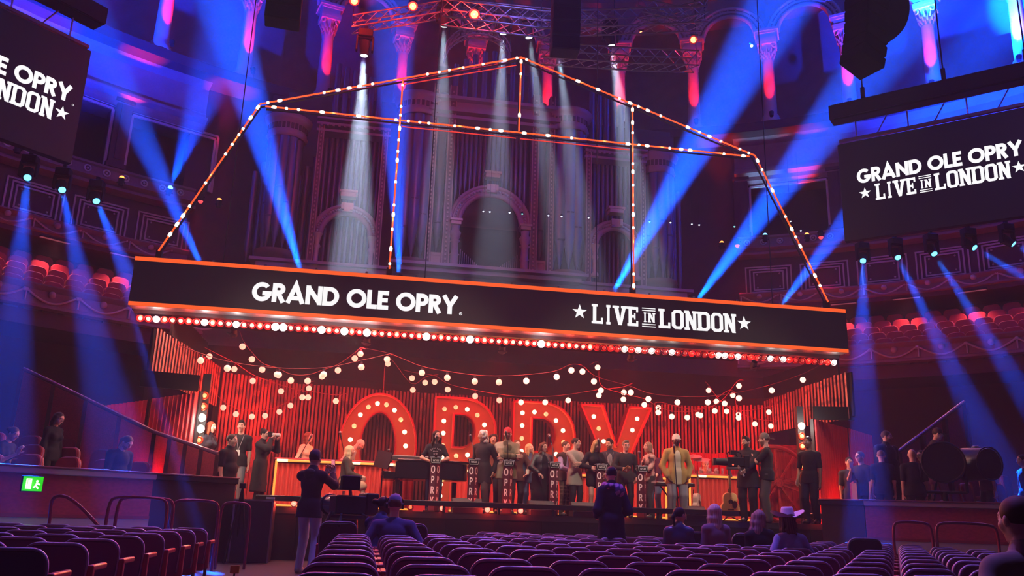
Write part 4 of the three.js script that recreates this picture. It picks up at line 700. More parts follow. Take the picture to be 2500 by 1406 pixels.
// side boxes: red walls with a pale ledge on both sides of the arena
const wallRed = mat([0.55, 0.05, 0.07], 0.7, { map: noiseTex(64, 64, (u, v) => { const k = .9 + (rnd() - .5) * .14; return [k, k, k]; }) });
const LEFTW = [V(-14, 0, 8.8), V(-8.72, 0, 4.19), V(-6.67, 0, 2.4), V(-5.45, 0, 1.35)], RIGHTW = [V(15, 0, 8.2), V(9.3, 0, 3.5), V(7.0, 0, 2.2), V(6.4, 0, 1.6)];
function boxWall(W, side) {
  W.slice(0, 3).forEach((a, i) => {
    const b = W[i + 1]; if (!b) return; const L = a.distanceTo(b), ang = -Math.atan2(b.z - a.z, b.x - a.x), c = a.clone().lerp(b, .5), dark = i === 2;
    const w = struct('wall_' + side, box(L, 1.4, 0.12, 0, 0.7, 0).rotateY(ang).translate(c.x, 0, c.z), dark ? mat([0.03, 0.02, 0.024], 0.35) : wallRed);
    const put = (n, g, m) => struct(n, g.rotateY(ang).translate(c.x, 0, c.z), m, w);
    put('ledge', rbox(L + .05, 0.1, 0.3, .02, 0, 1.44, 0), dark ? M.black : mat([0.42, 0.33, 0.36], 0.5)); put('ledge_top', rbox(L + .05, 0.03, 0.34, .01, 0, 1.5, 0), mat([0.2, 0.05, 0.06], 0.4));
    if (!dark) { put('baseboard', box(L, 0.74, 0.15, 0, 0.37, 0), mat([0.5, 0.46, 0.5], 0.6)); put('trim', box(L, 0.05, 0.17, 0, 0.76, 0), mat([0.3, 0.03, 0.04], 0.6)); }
  });
}
boxWall(LEFTW, 'left'); boxWall(RIGHTW, 'right');
struct('floor', box(7, 0.1, 9, -11.2, 0.55, 1.6), M.maroon); struct('floor', box(7, 0.1, 9, 12, 0.55, 1.0), M.maroon);
{ // raked side walls that run down to the stage, with capped rails
  const rake = (label, P, n, col) => {
    const w = struct('wall_' + label, (() => { const g = []; for (let i = 0; i + 1 < P.length; i++) { const a = P[i], b = P[i + 1]; const s = poly([[0, 0], [0, a.y], [Math.hypot(b.x - a.x, b.z - a.z), b.y], [Math.hypot(b.x - a.x, b.z - a.z), 0]]); g.push(extrude(s, .1).rotateY(-Math.atan2(b.z - a.z, b.x - a.x)).translate(a.x, 0, a.z)); } return merge(g); })(), wallRed);
    for (let i = 0; i + 1 < P.length; i++) { const a = P[i], b = P[i + 1]; struct('rail_cap', rod(a.clone().add(V(0, .03, .05)), b.clone().add(V(0, .03, .05)), .045), mat([.16, .06, .1], .25), w);
      for (let k = 0; k <= n; k++) { const p = a.clone().lerp(b, k / n); struct('post', box(.07, p.y, .2, p.x, p.y / 2, p.z + .05), mat([.08, .015, .02], .4), w); } }
    return w;
  };
  const A = at(533, 1112, { z: 1.0 }), B = at(380, 1060, { z: 0.55 }), D = at(60, 905, { z: -0.8 });
  rake('raked_left', [D, B, A], 4);
  const E1 = at(2085, 1180, { z: 1.3 }), F1 = at(2125, 1155, { z: .9 }), G1 = at(2350, 985, { z: -1.4 });
  rake('raked_right', [G1, F1, E1], 4);
  const s = thing('exit_sign', 'green and white lit exit sign on the red left wall', 'sign', at(78, 1181, { z: 4.1 }), 0.718);
  part('casing', rbox(.31, .235, .05, .01, 0, 0, 0), M.black, s);
  part('screen_face', new THREE.PlaneGeometry(.29, .215).translate(0, 0, .027), screenMat(canvasTex(256, 190, (g, w, h) => { g.fillStyle = '#1fc20c'; g.fillRect(0, 0, w, h); g.fillStyle = '#fbffe8'; g.fillRect(40, 26, 74, 138); g.fillStyle = '#1fc20c'; g.fillRect(60, 40, 34, 110); g.fillStyle = '#fbffe8'; g.fillRect(64, 44, 30, 106); g.beginPath(); g.arc(182, 60, 17, 0, 7); g.fill(); g.lineWidth = 24; g.lineCap = 'round'; g.strokeStyle = '#fbffe8'; g.beginPath(); g.moveTo(180, 80); g.lineTo(172, 116); g.lineTo(200, 150); g.moveTo(172, 116); g.lineTo(148, 140); g.moveTo(184, 88); g.lineTo(214, 100); g.stroke(); }), 1.3), s);
  lamp(C(.2, 1, .1), .25, s.localToWorld ? (scene.updateMatrixWorld(), s.localToWorld(V(0, 0, .12))) : s.position, 3);
  const railMat = mat([.22, .03, .06], .25, { metalness: .3 });
  const hand = (label, pts, r = .024) => { const t = thing('handrail', label, 'railing', pts[0].clone().setY(0)); part('tube', tube(pts.map((p) => p.clone().sub(t.position)), r, 60, 8), railMat, t); };
  const U = (x0, x1, y, D0, D1, brace) => { const a = at(x0, y, { D: D0 }), b = at(x1, y + (x1 - x0) * .045, { D: D1 }), k = .1, u = b.clone().sub(a).normalize().multiplyScalar(k); return [a.clone().setY(0), a.clone().setY(a.y - .12), a.clone().setY(a.y - .03).addScaledVector(u, .3), a.clone().add(u), b.clone().sub(u), b.clone().setY(b.y - .03).addScaledVector(u, -.3), b.clone().setY(b.y - .12), b.clone().setY(0)]; };
  const p0 = at(120, 1275, { D: 11.6 }), p1 = at(131, 1216, { D: 11.6 }), p2 = at(160, 1212, { D: 11.6 }), p3 = at(242, 1286, { D: 11.8 });
  hand('bent red handrail on the steps in front of the left wall', [p0.clone().setY(0), p0, p1, p2, p3, p3.clone().add(p3).sub(p2).setY(.02)]);
  hand('red handrail frame behind the left seats, nearer one', U(270, 410, 1213, 12.2, 12.6)); hand('red handrail frame behind the left seats, overlapping the nearer one', U(292, 425, 1214, 12.4, 12.8));
  hand('dark handrail frame behind the left seats, third', U(425, 535, 1221, 13, 13.4)); hand('dark handrail frame behind the left seats, last before the stage', U(543, 612, 1227, 13.8, 14));
  hand('dark handrail frame behind the right seats, left one', U(2180, 2272, 1274, 14, 14)); hand('dark handrail frame behind the right seats, right one', U(2285, 2432, 1277, 14, 14));
}
// ---------------------------------------------------------------- seats

function backShape(w, h, r) { const s = new THREE.Shape(); s.moveTo(-w / 2 + .02, 0); s.lineTo(-w / 2, h - r); s.quadraticCurveTo(-w / 2, h, -w / 2 + r, h); s.lineTo(w / 2 - r, h); s.quadraticCurveTo(w / 2, h, w / 2, h - r); s.lineTo(w / 2 - .02, 0); s.closePath(); return s; }
function edgeTube(w, h, r, t) { const p = []; for (const [x, y] of [[-w / 2 + .02, 0], [-w / 2, h * .4], [-w / 2, h - r]]) p.push(V(x, y, 0)); for (let i = 1; i < 5; i++) { const a = PI - i / 5 * PI / 2; p.push(V(-w / 2 + r + Math.cos(a) * r, h - r + Math.sin(a) * r, 0)); } p.push(V(-w / 2 + r, h, 0), V(0, h, 0), V(w / 2 - r, h, 0)); for (let i = 1; i < 5; i++) { const a = PI / 2 - i / 5 * PI / 2; p.push(V(w / 2 - r + Math.cos(a) * r, h - r + Math.sin(a) * r, 0)); } p.push(V(w / 2, h - r, 0), V(w / 2, h * .4, 0), V(w / 2 - .02, 0, 0)); return tube(p, t, 44, 6); }
const seatShell = mat([0.14, 0.075, 0.15], 0.5), seatEdge = mat([0.4, 0.32, 0.46], 0.3), seatPad = mat([0.34, 0.03, 0.12], 0.7), armTop = mat([0.3, 0.03, 0.04], 0.3), seatIron = mat([0.05, 0.045, 0.055], 0.4);
function makeSeat(name, label, h0, W = .47) {                    // faces the stage (-z); its back is towards the camera
  const t = thing(name, label, 'seat'), BH = h0 - .27;
  const back = part('backrest', extrude(backShape(W - .03, BH - .015, .1), .03, .012, 6), seatShell, t, [0, .27, 0], [.1, 0, 0]);
  part('piping', edgeTube(W - .02, BH, .1, .013), seatEdge, t, [0, .27, .025], [.1, 0, 0]);
  part('seat_pad', rbox(W - .08, .1, .36, .04, 0, 0, -.1), seatPad, t, [0, .42, -.12], [-1.15, 0, 0]);
  for (const s of [-1, 1]) { const a = part('armrest', merge([rbox(.045, .34, .06, .012, 0, .37, .03), rbox(.05, .045, .36, .015, 0, .53, -.12)]), armTop, t, [s * .255, 0, 0]); part('leg', merge([box(.035, .36, .05, 0, .18, -.04), box(.045, .03, .3, 0, .015, -.08)]), seatIron, t, [s * .235, 0, 0]); }
  return t;
}
const seatProto = makeSeat('arena_chair', 'dark purple arena seat', .70); let seatFirst = true;
function addSeat(x, z, label, group, turn = 0) {
  if (seatFirst) { seatFirst = false; seatProto.position.set(x, 0, z); seatProto.rotation.y = turn; seatProto.userData.label = label; seatProto.userData.group = group; } else copy(seatProto, [x, 0, z], turn, label, group);
}
const visible = (x, y, z, m = 60) => { const d = V(x, y, z).sub(EYE), k = d.dot(fwd); if (k < .5) return false; const px = 1250 + FOCAL * d.dot(camR) / k, py = 703 - FOCAL * d.dot(camU) / k; return px > -m && px < 2500 + m && py < 1406 + m && py > -m; };
for (let k = 0; k < 13; k++) {
  const z = 13.75 - .84 * k, row = ordinal(k);
  for (let j = 0; j < 19; j++) {
    const x = -3.1 + j * .555 + (k % 2) * .0;
    if (x > 6.5 || !visible(x, .7, z) || (k === 9 && (j < 2 || (j > 6 && j < 12))) || (k > 9 && j < 4)) continue;
    addSeat(x, z, `purple arena chair, right block, ${row} row from the camera, ${ordinal(j)} from the aisle`, 'empty arena seats in the right block');
  }
  for (let j = 0; j < 8; j++) {
    const x = -5.22 - j * .555;
    if (k < 1 || k > 9 || !visible(x, .7, z) || x < -9 + Math.max(0, (5.5 - z)) * .9) continue;
    addSeat(x, z, `purple arena chair, left block, ${ordinal(k - 1)} row from the camera, ${ordinal(j)} from the aisle`, 'empty arena seats in the left block');
  }
}
// seats of the people in front: plain black backs
{
  const blk = makeSeat('black_chair', 'black-backed chair holding the man with headphones and cap', .84, .5); blk.traverse((m) => { if (m.name === 'backrest') m.material = mat([.02, .02, .024], .5); if (m.name === 'piping') m.material = mat([.2, .17, .24], .35); });
  blk.position.set(-2.35, 0, 6.25);
  const put = (px, py, label, dz = 0) => { const p = at(px, py, { y: .84 }); };
  copy(blk, [-3.3, 0, 6.3], 0, 'black-backed chair behind the camera operator with the bun');
  copy(blk, [1.75, 0, 6.2], 0, 'black-backed chair between the woman in blue and the blonde');
  copy(blk, [2.62, 0, 6.1], 0, 'black-backed chair behind the long-haired blonde woman');
  copy(blk, [3.35, 0, 6.0], 0, 'black-backed chair behind the woman with the tilted head');
  copy(blk, [3.75, 0, 7.3], 0, 'black-backed chair holding the person in the cowboy hat');
}
// red seats in the side boxes and in the circle
function makeRedSeat(name, label, k) {                           // faces +z
  const t = thing(name, label, 'seat');
  part('backrest', extrude(backShape(.5, .56, .15), .07, .02, 6), M.velvet, t, [0, .36, -.06], [-.12, 0, 0]);
  part('seat_cushion', rbox(.46, .12, .4, .05, 0, .42, .16), M.velvet, t);
  if (k) part('rim', edgeTube(.52, .58, .15, .016), mat([.34, .16, .2], .35), t, [0, .36, -.03], [-.12, 0, 0]);
  part('arm', rbox(.06, .3, .4, .02, .28, .42, .08), mat([.22, .015, .02], .6), t); part('foot', box(.4, .3, .06, 0, .15, .05), seatIron, t);
  return t;
}
{
  const p = makeRedSeat('box_chair', 'red velvet seat in the left side box', 1); let first = true;
  const run = (W, n, sgn, side, face) => {
    const u = W[1].clone().sub(W[0]).setY(0), L = u.length(); u.normalize(); const out = V(u.z * sgn, 0, -u.x * sgn);
    for (let r = 0; r < 4; r++) for (let i = 0; i < n; i++) {
      const q = W[0].clone().setY(0).addScaledVector(u, .3 + i * .66 + (r % 2) * .3).addScaledVector(out, .75 + r * .9); q.y = .6 + .22 * r;
      const label = `red seat in the ${side} side box, ${ordinal(r)} row from the ledge, ${ordinal(i)} from the ${side === 'left' ? 'left' : 'stage'}`;
      if (first) { first = false; p.position.copy(q); p.rotation.y = face; p.userData.label = label; p.userData.group = 'seats in the side boxes'; } else copy(p, q, face, label, 'seats in the side boxes');
      struct('step', box(.7, .22 * r + .02, .86, q.x, .6 + .11 * r - .01, q.z), M.maroon, scene.getObjectByName('floor_steps') ?? (() => { const g = struct('floor_steps', box(.1, .02, .1, q.x, .61, q.z), M.maroon); return g; })());
    }
  };
  run([LEFTW[1], LEFTW[2]], 5, 1, 'left', PI + .5); run([RIGHTW[2], RIGHTW[1]], 5, 1, 'right', PI - .6);
  const c = makeRedSeat('circle_chair', 'red tip-up seat in the left circle', 0); let f2 = true;
  for (const [side, a0, a1] of [['left', -51, -30], ['right', 29.6, 57]]) for (let r = 0; r < 5; r++) { let j = 0; for (let d = a0; d < a1; d += 1.72, j++) {
    const q = onEll(18.42 + r * .62, 16.42 + r * .62, d + (r % 2) * .8, 5.92 + r * .33), turn = Math.atan2(CX - q.x, CZ - q.z), jj = side === 'left' ? Math.round((a1 - d) / 1.72) : j;
    const label = `red tip-up seat in the ${side} circle, ${ordinal(r)} row up, ${ordinal(jj)} from the organ`, g = `red seats in the ${side} circle`;
    if (f2) { f2 = false; c.position.copy(q); c.rotation.y = turn; c.userData.label = label; c.userData.group = g; } else copy(c, q, turn, label, g);
  } }
}
// ---------------------------------------------------------------- people: smooth-blended bones meshed as one surface
function sdfMesh(prims, cell, K = 0.03, paint) {
  const lo = V(1e9, 1e9, 1e9), hi = V(-1e9, -1e9, -1e9), R = (p) => p.q ? Math.max(p.r.x, p.r.y, p.r.z) : Math.max(p.ra, p.rb);
  for (const p of prims) { if (p.neg || p.cut) continue; const r = R(p) + cell * 2.5; for (const c of p.q ? [p.c] : [p.a, p.b]) { lo.min(c.clone().subScalar(r)); hi.max(c.clone().addScalar(r)); } }
  const nx = Math.ceil((hi.x - lo.x) / cell) + 1, ny = Math.ceil((hi.y - lo.y) / cell) + 1, nz = Math.ceil((hi.z - lo.z) / cell) + 1, F = new Float32Array(nx * ny * nz).fill(9);
  const cl = (v, n) => Math.max(0, Math.min(n - 1, v));
  for (const p of prims) {
    if (p.cut) { for (let z = 0, i = 0; z < nz; z++) for (let y = 0; y < ny; y++) for (let x = 0; x < nx; x++, i++) { const d = p.d - (lo.x + x * cell) * p.cut.x - (lo.y + y * cell) * p.cut.y - (lo.z + z * cell) * p.cut.z; if (d > F[i]) F[i] = d; } continue; }
    const k = p.k ?? K, r = R(p) + k + cell * 2, A = (p.q ? p.c : p.a.clone().min(p.b)).clone().subScalar(r), B = (p.q ? p.c : p.a.clone().max(p.b)).clone().addScalar(r);
    const x0 = cl(Math.floor((A.x - lo.x) / cell), nx), x1 = cl(Math.ceil((B.x - lo.x) / cell), nx), y0 = cl(Math.floor((A.y - lo.y) / cell), ny), y1 = cl(Math.ceil((B.y - lo.y) / cell), ny), z0 = cl(Math.floor((A.z - lo.z) / cell), nz), z1 = cl(Math.ceil((B.z - lo.z) / cell), nz);
    let m, bx, by, bz, bb; if (p.q) { const e = new THREE.Matrix4().makeRotationFromQuaternion(p.q).elements; m = e; } else { bx = p.b.x - p.a.x; by = p.b.y - p.a.y; bz = p.b.z - p.a.z; bb = bx * bx + by * by + bz * bz || 1e-9; }
    for (let z = z0; z <= z1; z++) for (let y = y0; y <= y1; y++) for (let x = x0; x <= x1; x++) {
      const i = x + nx * (y + ny * z); let X = lo.x + x * cell, Y = lo.y + y * cell, Z = lo.z + z * cell, d;
      if (p.q) { X -= p.c.x; Y -= p.c.y; Z -= p.c.z; const u = (X * m[0] + Y * m[1] + Z * m[2]) / p.r.x, v = (X * m[4] + Y * m[5] + Z * m[6]) / p.r.y, w = (X * m[8] + Y * m[9] + Z * m[10]) / p.r.z, l = Math.sqrt(u * u + v * v + w * w); d = l < 1e-6 ? -Math.min(p.r.x, p.r.y, p.r.z) : (l - 1) * l / Math.sqrt((u / p.r.x) ** 2 + (v / p.r.y) ** 2 + (w / p.r.z) ** 2); }
      else { X -= p.a.x; Y -= p.a.y; Z -= p.a.z; const t = Math.max(0, Math.min(1, (X * bx + Y * by + Z * bz) / bb)), dx = X - bx * t, dy = Y - by * t, dz = Z - bz * t; d = Math.sqrt(dx * dx + dy * dy + dz * dz) - (p.ra + (p.rb - p.ra) * t); }
      const f = F[i];
      if (p.neg) { const h = Math.max(k - Math.abs(f + d), 0) / k; F[i] = Math.max(f, -d) + h * h * k / 4; }
      else if (f > 8) F[i] = d; else { const h = Math.max(k - Math.abs(f - d), 0) / k; F[i] = Math.min(f, d) - h * h * k / 4; }
    }
  }
  const id = new Int32Array(nx * ny * nz).fill(-1), pos = [], idx = [], sx = 1, sy = nx, sz = nx * ny, off = [0, sx, sy, sx + sy, sz, sx + sz, sy + sz, sx + sy + sz], E = [[0, 1], [2, 3], [4, 5], [6, 7], [0, 2], [1, 3], [4, 6], [5, 7], [0, 4], [1, 5], [2, 6], [3, 7]];
  for (let z = 0; z < nz - 1; z++) for (let y = 0; y < ny - 1; y++) for (let x = 0; x < nx - 1; x++) {
    const i = x + sy * y + sz * z; let mask = 0; for (let c = 0; c < 8; c++) if (F[i + off[c]] < 0) mask |= 1 << c;
    if (mask === 0 || mask === 255) continue;
    let n = 0, px = 0, py = 0, pz = 0;
    for (const [a, b] of E) { const fa = F[i + off[a]], fb = F[i + off[b]]; if (fa < 0 === fb < 0) continue; const t = fa / (fa - fb); px += (a & 1) + ((b & 1) - (a & 1)) * t; py += (a >> 1 & 1) + ((b >> 1 & 1) - (a >> 1 & 1)) * t; pz += (a >> 2) + ((b >> 2) - (a >> 2)) * t; n++; }
    id[i] = pos.length / 3; pos.push(lo.x + (x + px / n) * cell, lo.y + (y + py / n) * cell, lo.z + (z + pz / n) * cell);
  }
  const quad = (a, b, c, d, flip) => { if (a < 0 || b < 0 || c < 0 || d < 0) return; if (flip) idx.push(a, c, b, a, d, c); else idx.push(a, b, c, a, c, d); };
  for (let z = 1; z < nz - 1; z++) for (let y = 1; y < ny - 1; y++) for (let x = 1; x < nx - 1; x++) {
    const i = x + sy * y + sz * z, s = F[i] < 0;
    if (s !== F[i + sx] < 0) quad(id[i - sy - sz], id[i - sz], id[i], id[i - sy], !s);
    if (s !== F[i + sy] < 0) quad(id[i - sx - sz], id[i - sx], id[i], id[i - sz], !s);
    if (s !== F[i + sz] < 0) quad(id[i - sx - sy], id[i - sy], id[i], id[i - sx], !s);
  }
  const g = new THREE.BufferGeometry(); g.setAttribute('position', new THREE.Float32BufferAttribute(pos, 3)); g.setIndex(idx); g.computeVertexNormals();
  if (paint) { const c = new Float32Array(pos.length), v = V(0, 0, 0), nn = g.attributes.normal; for (let i = 0; i < pos.length / 3; i++) { const q = paint(v.set(pos[3 * i], pos[3 * i + 1], pos[3 * i + 2]), nn, i); c[3 * i] = q[0]; c[3 * i + 1] = q[1]; c[3 * i + 2] = q[2]; } g.setAttribute('color', new THREE.BufferAttribute(c, 3)); }
  return g;
}
const joinIndexed = (list) => { // indexed meshes with position, normal, colour
  let n = 0; const P = [], N = [], Cc = [], I = []; for (const g of list) { const a = g.attributes; P.push(a.position.array); N.push(a.normal.array); Cc.push(a.color.array); for (const i of g.index.array) I.push(i + n); n += a.position.count; }
  const cat = (L) => { const o = new Float32Array(L.reduce((s, x) => s + x.length, 0)); let k = 0; for (const x of L) { o.set(x, k); k += x.length; } return o; };
  const g = new THREE.BufferGeometry(); g.setAttribute('position', new THREE.BufferAttribute(cat(P), 3)); g.setAttribute('normal', new THREE.BufferAttribute(cat(N), 3)); g.setAttribute('color', new THREE.BufferAttribute(cat(Cc), 3)); g.setIndex(I); return g;
};
const Q0 = new THREE.Quaternion(), cap = (a, b, ra, rb = ra, o) => ({ a, b, ra, rb, ...o }), ell = (c, r, q = Q0, o) => ({ c, r, q, ...o });
function ik(S, T, L1, L2, hint) { // two-bone: returns [elbow, end]
  const d = T.clone().sub(S); let L = d.length(); const M = (L1 + L2) * .995; if (L > M) { d.multiplyScalar(M / L); L = M; } const u = d.clone().normalize(), x = (L1 * L1 - L2 * L2 + L * L) / (2 * L), h = Math.sqrt(Math.max(0, L1 * L1 - x * x)), p = hint.clone().addScaledVector(u, -hint.dot(u)).normalize();
  return [S.clone().addScaledVector(u, x).addScaledVector(p, h), S.clone().add(d)];
}
const skinMat = new THREE.MeshStandardMaterial({ vertexColors: true, roughness: 0.6, side: THREE.DoubleSide }), paintMat = new THREE.MeshPhysicalMaterial({ vertexColors: true, roughness: 0.85, specularIntensity: .25, side: THREE.DoubleSide });
const SK = { pale: [.56, .33, .25], tan: [.44, .25, .17], brown: [.2, .1, .065], dark: [.085, .045, .03] };
function handGeo(W, dir, palm, side, H, curl, cell, col, spread = .12) {
  const y = dir.clone().normalize(), z = palm.clone().addScaledVector(y, -palm.dot(y)).normalize(), x = y.clone().cross(z), P = (a, b, c) => W.clone().addScaledVector(x, a * H).addScaledVector(y, b * H).addScaledVector(z, c * H), r = [];
  for (const f of [-.017, -.006, .006, .016]) r.push(cap(P(f * .8, .004, 0), P(f, .055, 0), .0105 * H, .0095 * H));
  const th = side; // the thumb leaves the side of the palm
  for (const [f, L] of [[-.0175, .04], [-.006, .046], [.006, .044], [.0165, .034]].map(([f, L]) => [f * th, L])) {
    let p = P(f, .055, 0), a = curl * .55, sp = f * spread / .017 * .6; for (let j = 0; j < 3; j++) { const l = L * [.45, .32, .25][j], n = p.clone().addScaledVector(y, Math.cos(a) * l * H).addScaledVector(z, Math.sin(a) * l * H).addScaledVector(x, sp * l * H); r.push(cap(p, n, (.0056 - j * .0005) * H, (.0052 - j * .0006) * H, { k: .004 })); p = n; a += curl * .75; }
  }
  let p = P(-.016 * th, .012, .004); for (const [dx, dy, dz] of [[-.016, .018, .006 + curl * .006], [-.006, .018, .004 + curl * .01]]) { const n = p.clone().addScaledVector(x, dx * th * H).addScaledVector(y, dy * H).addScaledVector(z, dz * H); r.push(cap(p, n, .0072 * H, .006 * H, { k: .008 })); p = n; }
  return sdfMesh(r, cell, .008, () => col);
}
function person(o) {
  const H = o.H ?? 1.75, fem = o.fem ? 1 : 0, B = o.build ?? 1, t = thing('person', o.label, 'person', o.at, rad(o.face ?? 0), o.group), q = o.fine ? .6 : 1, skin = SK[o.skin ?? 'pale'];
  const cellB = .021 * q, cellC = .02 * q, sit = o.sit;
  const hipY = sit ? sit.h : .525 * H, Pv = V(o.shift?.[0] ?? 0, hipY, o.shift?.[1] ?? 0), lean = rad(o.lean ?? 0), tilt = rad(o.tilt ?? 0), bq = new THREE.Quaternion().setFromEuler(new THREE.Euler(lean, rad(o.twist ?? 0), -tilt, 'YXZ'));
  const up = (a, b, c) => V(a, b, c).multiplyScalar(H).applyQuaternion(bq).add(Pv), sw = (fem ? .09 : .104) * (1 + (B - 1) * .6), hw = (fem ? .056 : .05) * B;
  const N = up(0, .295, -.005), SL = up(sw, .256, -.005), SR = up(-sw, .256, -.005), chest = up(0, .2, .0), waist = up(0, .1, 0);
  const hq = bq.clone().multiply(new THREE.Quaternion().setFromEuler(new THREE.Euler(rad(o.pitch ?? 0) - lean * (o.keep ?? .7), rad(o.yaw ?? 0), -rad(o.roll ?? 0), 'YXZ'))), hh = .132 * H, HC = N.clone().add(V(0, .1, .022).multiplyScalar(H).applyQuaternion(bq.clone().slerp(hq, .7)));
  const hp = (x, y, z) => V(x, y, z).multiplyScalar(hh).applyQuaternion(hq).add(HC);
  const torso = (e) => [ell(up(0, .01, -.005), V(.088 * B * (fem ? 1.08 : 1), .075, .066 * B).multiplyScalar(H).addScalar(e), bq), ell(waist, V(.076 * B, .09, .056 * B).multiplyScalar(H).addScalar(e), bq), ell(chest, V(.088 * (1 + (B - 1) * .7), .1, .064 * B).multiplyScalar(H).addScalar(e), bq), ...[SL, SR].map((S) => cap(up(0, .283, -.012), S, .03 * H + e, .027 * H + e)), cap(SL.clone().lerp(SR, .12), SR.clone().lerp(SL, .12), .032 * H + e, .032 * H + e), ...(fem ? [1, -1].map((s) => ell(up(s * .042, .185, .05), V(.037, .038, .036).multiplyScalar(H).addScalar(e), bq)) : []), ...(B > 1.15 ? [ell(up(0, .09, .03), V(.08 * B, .08, .06 * B).multiplyScalar(H).addScalar(e), bq)] : [])];
  const arms = [['L', 1, SL], ['R', -1, SR]].map(([k, s, S]) => {
    const a = o['arm' + k] ?? {}, T = up(...(a.t ?? [s * .128, -.07, .025])), hint = V(...(a.e ?? [s * .5, -.4, -1])).applyQuaternion(bq), [E, W] = ik(S, T, .172 * H, .15 * H, hint), d = a.dir ? V(...a.dir).applyQuaternion(bq) : W.clone().sub(E).normalize();
    return { s, S, E, W, d, palm: V(...(a.palm ?? [-s, 0, .2])).applyQuaternion(bq), curl: a.curl ?? .55 };
  });
  const legs = [1, -1].map((s) => { const h = V(s * hw * H, 0, 0).add(Pv), A = sit ? V(s * (sit.w ?? .09) * H, (sit.fy ?? 0) + .05 * H, (sit.fz ?? .3) * H) : V(s * (o.stance ?? .06) * H, .048 * H, (o.step ?? 0) * s * H), [K, F] = ik(h, A, .245 * H, .24 * H, sit ? V(0, .8, 1) : V(s * .1, 0, 1)); return { s, h, K, F }; });
  const armB = (r) => arms.flatMap((a) => [cap(a.S, a.E, (.028 * B + r) * H, (.022 + r) * H), cap(a.E, a.W, (.022 + r) * H, (.0155 + r) * H)]);
  const body = [...torso(0), ...armB(0), ...legs.flatMap((l) => [cap(l.h, l.K, .047 * H * B, .031 * H), cap(l.K, l.F, .031 * H, .021 * H), cap(l.F, l.F.clone().add(V(0, -.02 * H, .07 * H)), .02 * H, .015 * H)]), cap(N, hp(0, -.1, -.05), .034 * H * (fem ? .86 : 1), .032 * H * (fem ? .84 : 1))];
  // head with a face
  const hl = hq.clone().invert(), hc = o.hair?.color ?? [.05, .03, .02], brow = hc.map((x) => x * .6), iris = [.02, .015, .012], lipc = skin.map((x, i) => x * [.8, .5, .5][i]);
  const e3 = (x, y, z) => V(x, y, z).multiplyScalar(hh);
  const head = [ell(hp(0, .12, -.04), e3(.33, .4, .42), hq), ell(hp(0, -.18, .08), e3(.25, .3, .28), hq), ell(hp(0, -.4, .2), e3(.12, .1, .12), hq), ell(hp(.17, -.1, .22), e3(.11, .12, .12), hq), ell(hp(-.17, -.1, .22), e3(.11, .12, .12), hq), cap(hp(.15, .11, .33), hp(-.15, .11, .33), .055 * hh, .055 * hh), cap(hp(0, -.12, -.06), hp(0, -.62, -.14), .24 * hh * (fem ? .86 : 1), .24 * hh * (fem ? .86 : 1)),
    { ...ell(hp(.145, .03, .42), e3(.075, .06, .06), hq), neg: 1, k: .012 }, { ...ell(hp(-.145, .03, .42), e3(.075, .06, .06), hq), neg: 1, k: .012 }, { ...cap(hp(.145, .03, .325), hp(.145, .03, .33), .06 * hh), k: .003 }, { ...cap(hp(-.145, .03, .325), hp(-.145, .03, .33), .06 * hh), k: .003 },
    { ...cap(hp(0, .08, .37), hp(0, -.08, .46), .045 * hh, .062 * hh), k: .012 }, { ...cap(hp(.05, -.1, .4), hp(-.05, -.1, .4), .045 * hh), k: .01 }, { ...cap(hp(.085, -.215, .345), hp(-.085, -.215, .345), .034 * hh), k: .008 }, { ...cap(hp(.07, -.262, .34), hp(-.07, -.262, .34), .036 * hh), k: .008 },
    ...[1, -1].map((s) => ({ ...ell(hp(s * .345, -.01, -.03), e3(.045, .13, .08), hq), k: .008 }))];
  const faceCol = (p) => { const w = p.clone().sub(HC).applyQuaternion(hl).divideScalar(hh), ax = Math.abs(w.x); if (w.z > .25) { const ex = Math.hypot(ax - .145, (w.y - .03) * 1.3); if (ex < .03) return iris; if (ex < .055) return [.5, .45, .42]; if (w.y > .105 && w.y < .155 && ax > .06 && ax < .23) return brow; if (Math.abs(w.y + .24) < .045 && ax < .1) return lipc; } if (o.beard && w.z > 0 && w.y < -.17 + Math.max(0, .34 - w.z) * (o.beard > 1 ? .3 : .05) && w.y > -.52 && !(Math.abs(w.y + .24) < .035 && ax < .08)) return hc.map((x, i) => x * .7 + skin[i] * (o.beard > 1 ? .22 : .35)); if (o.stache && w.z > .25 && w.y < -.14 && w.y > -.2 && ax < .13) return hc; return skin; };
  const geos = [sdfMesh(body, cellB, .03, () => skin), sdfMesh(head, (o.fine ? .0042 : .0078), .025, faceCol)];
  for (const a of arms) geos.push(handGeo(a.W, a.d, a.palm, -a.s, H, a.curl, o.fine ? .0038 : .0056, skin));
  const bodyMesh = part('body', joinIndexed(geos), skinMat, t);
  // clothes
  const cloth = (name, prims, color, rough = .85, paint, cell = cellC, parent = t, K = .035) => part(name, sdfMesh(prims, cell, K, paint), paint ? paintMat : mat(color, rough, { physical: true, specularIntensity: rough < .5 ? 1 : .25, k: 'cloth' }), parent);
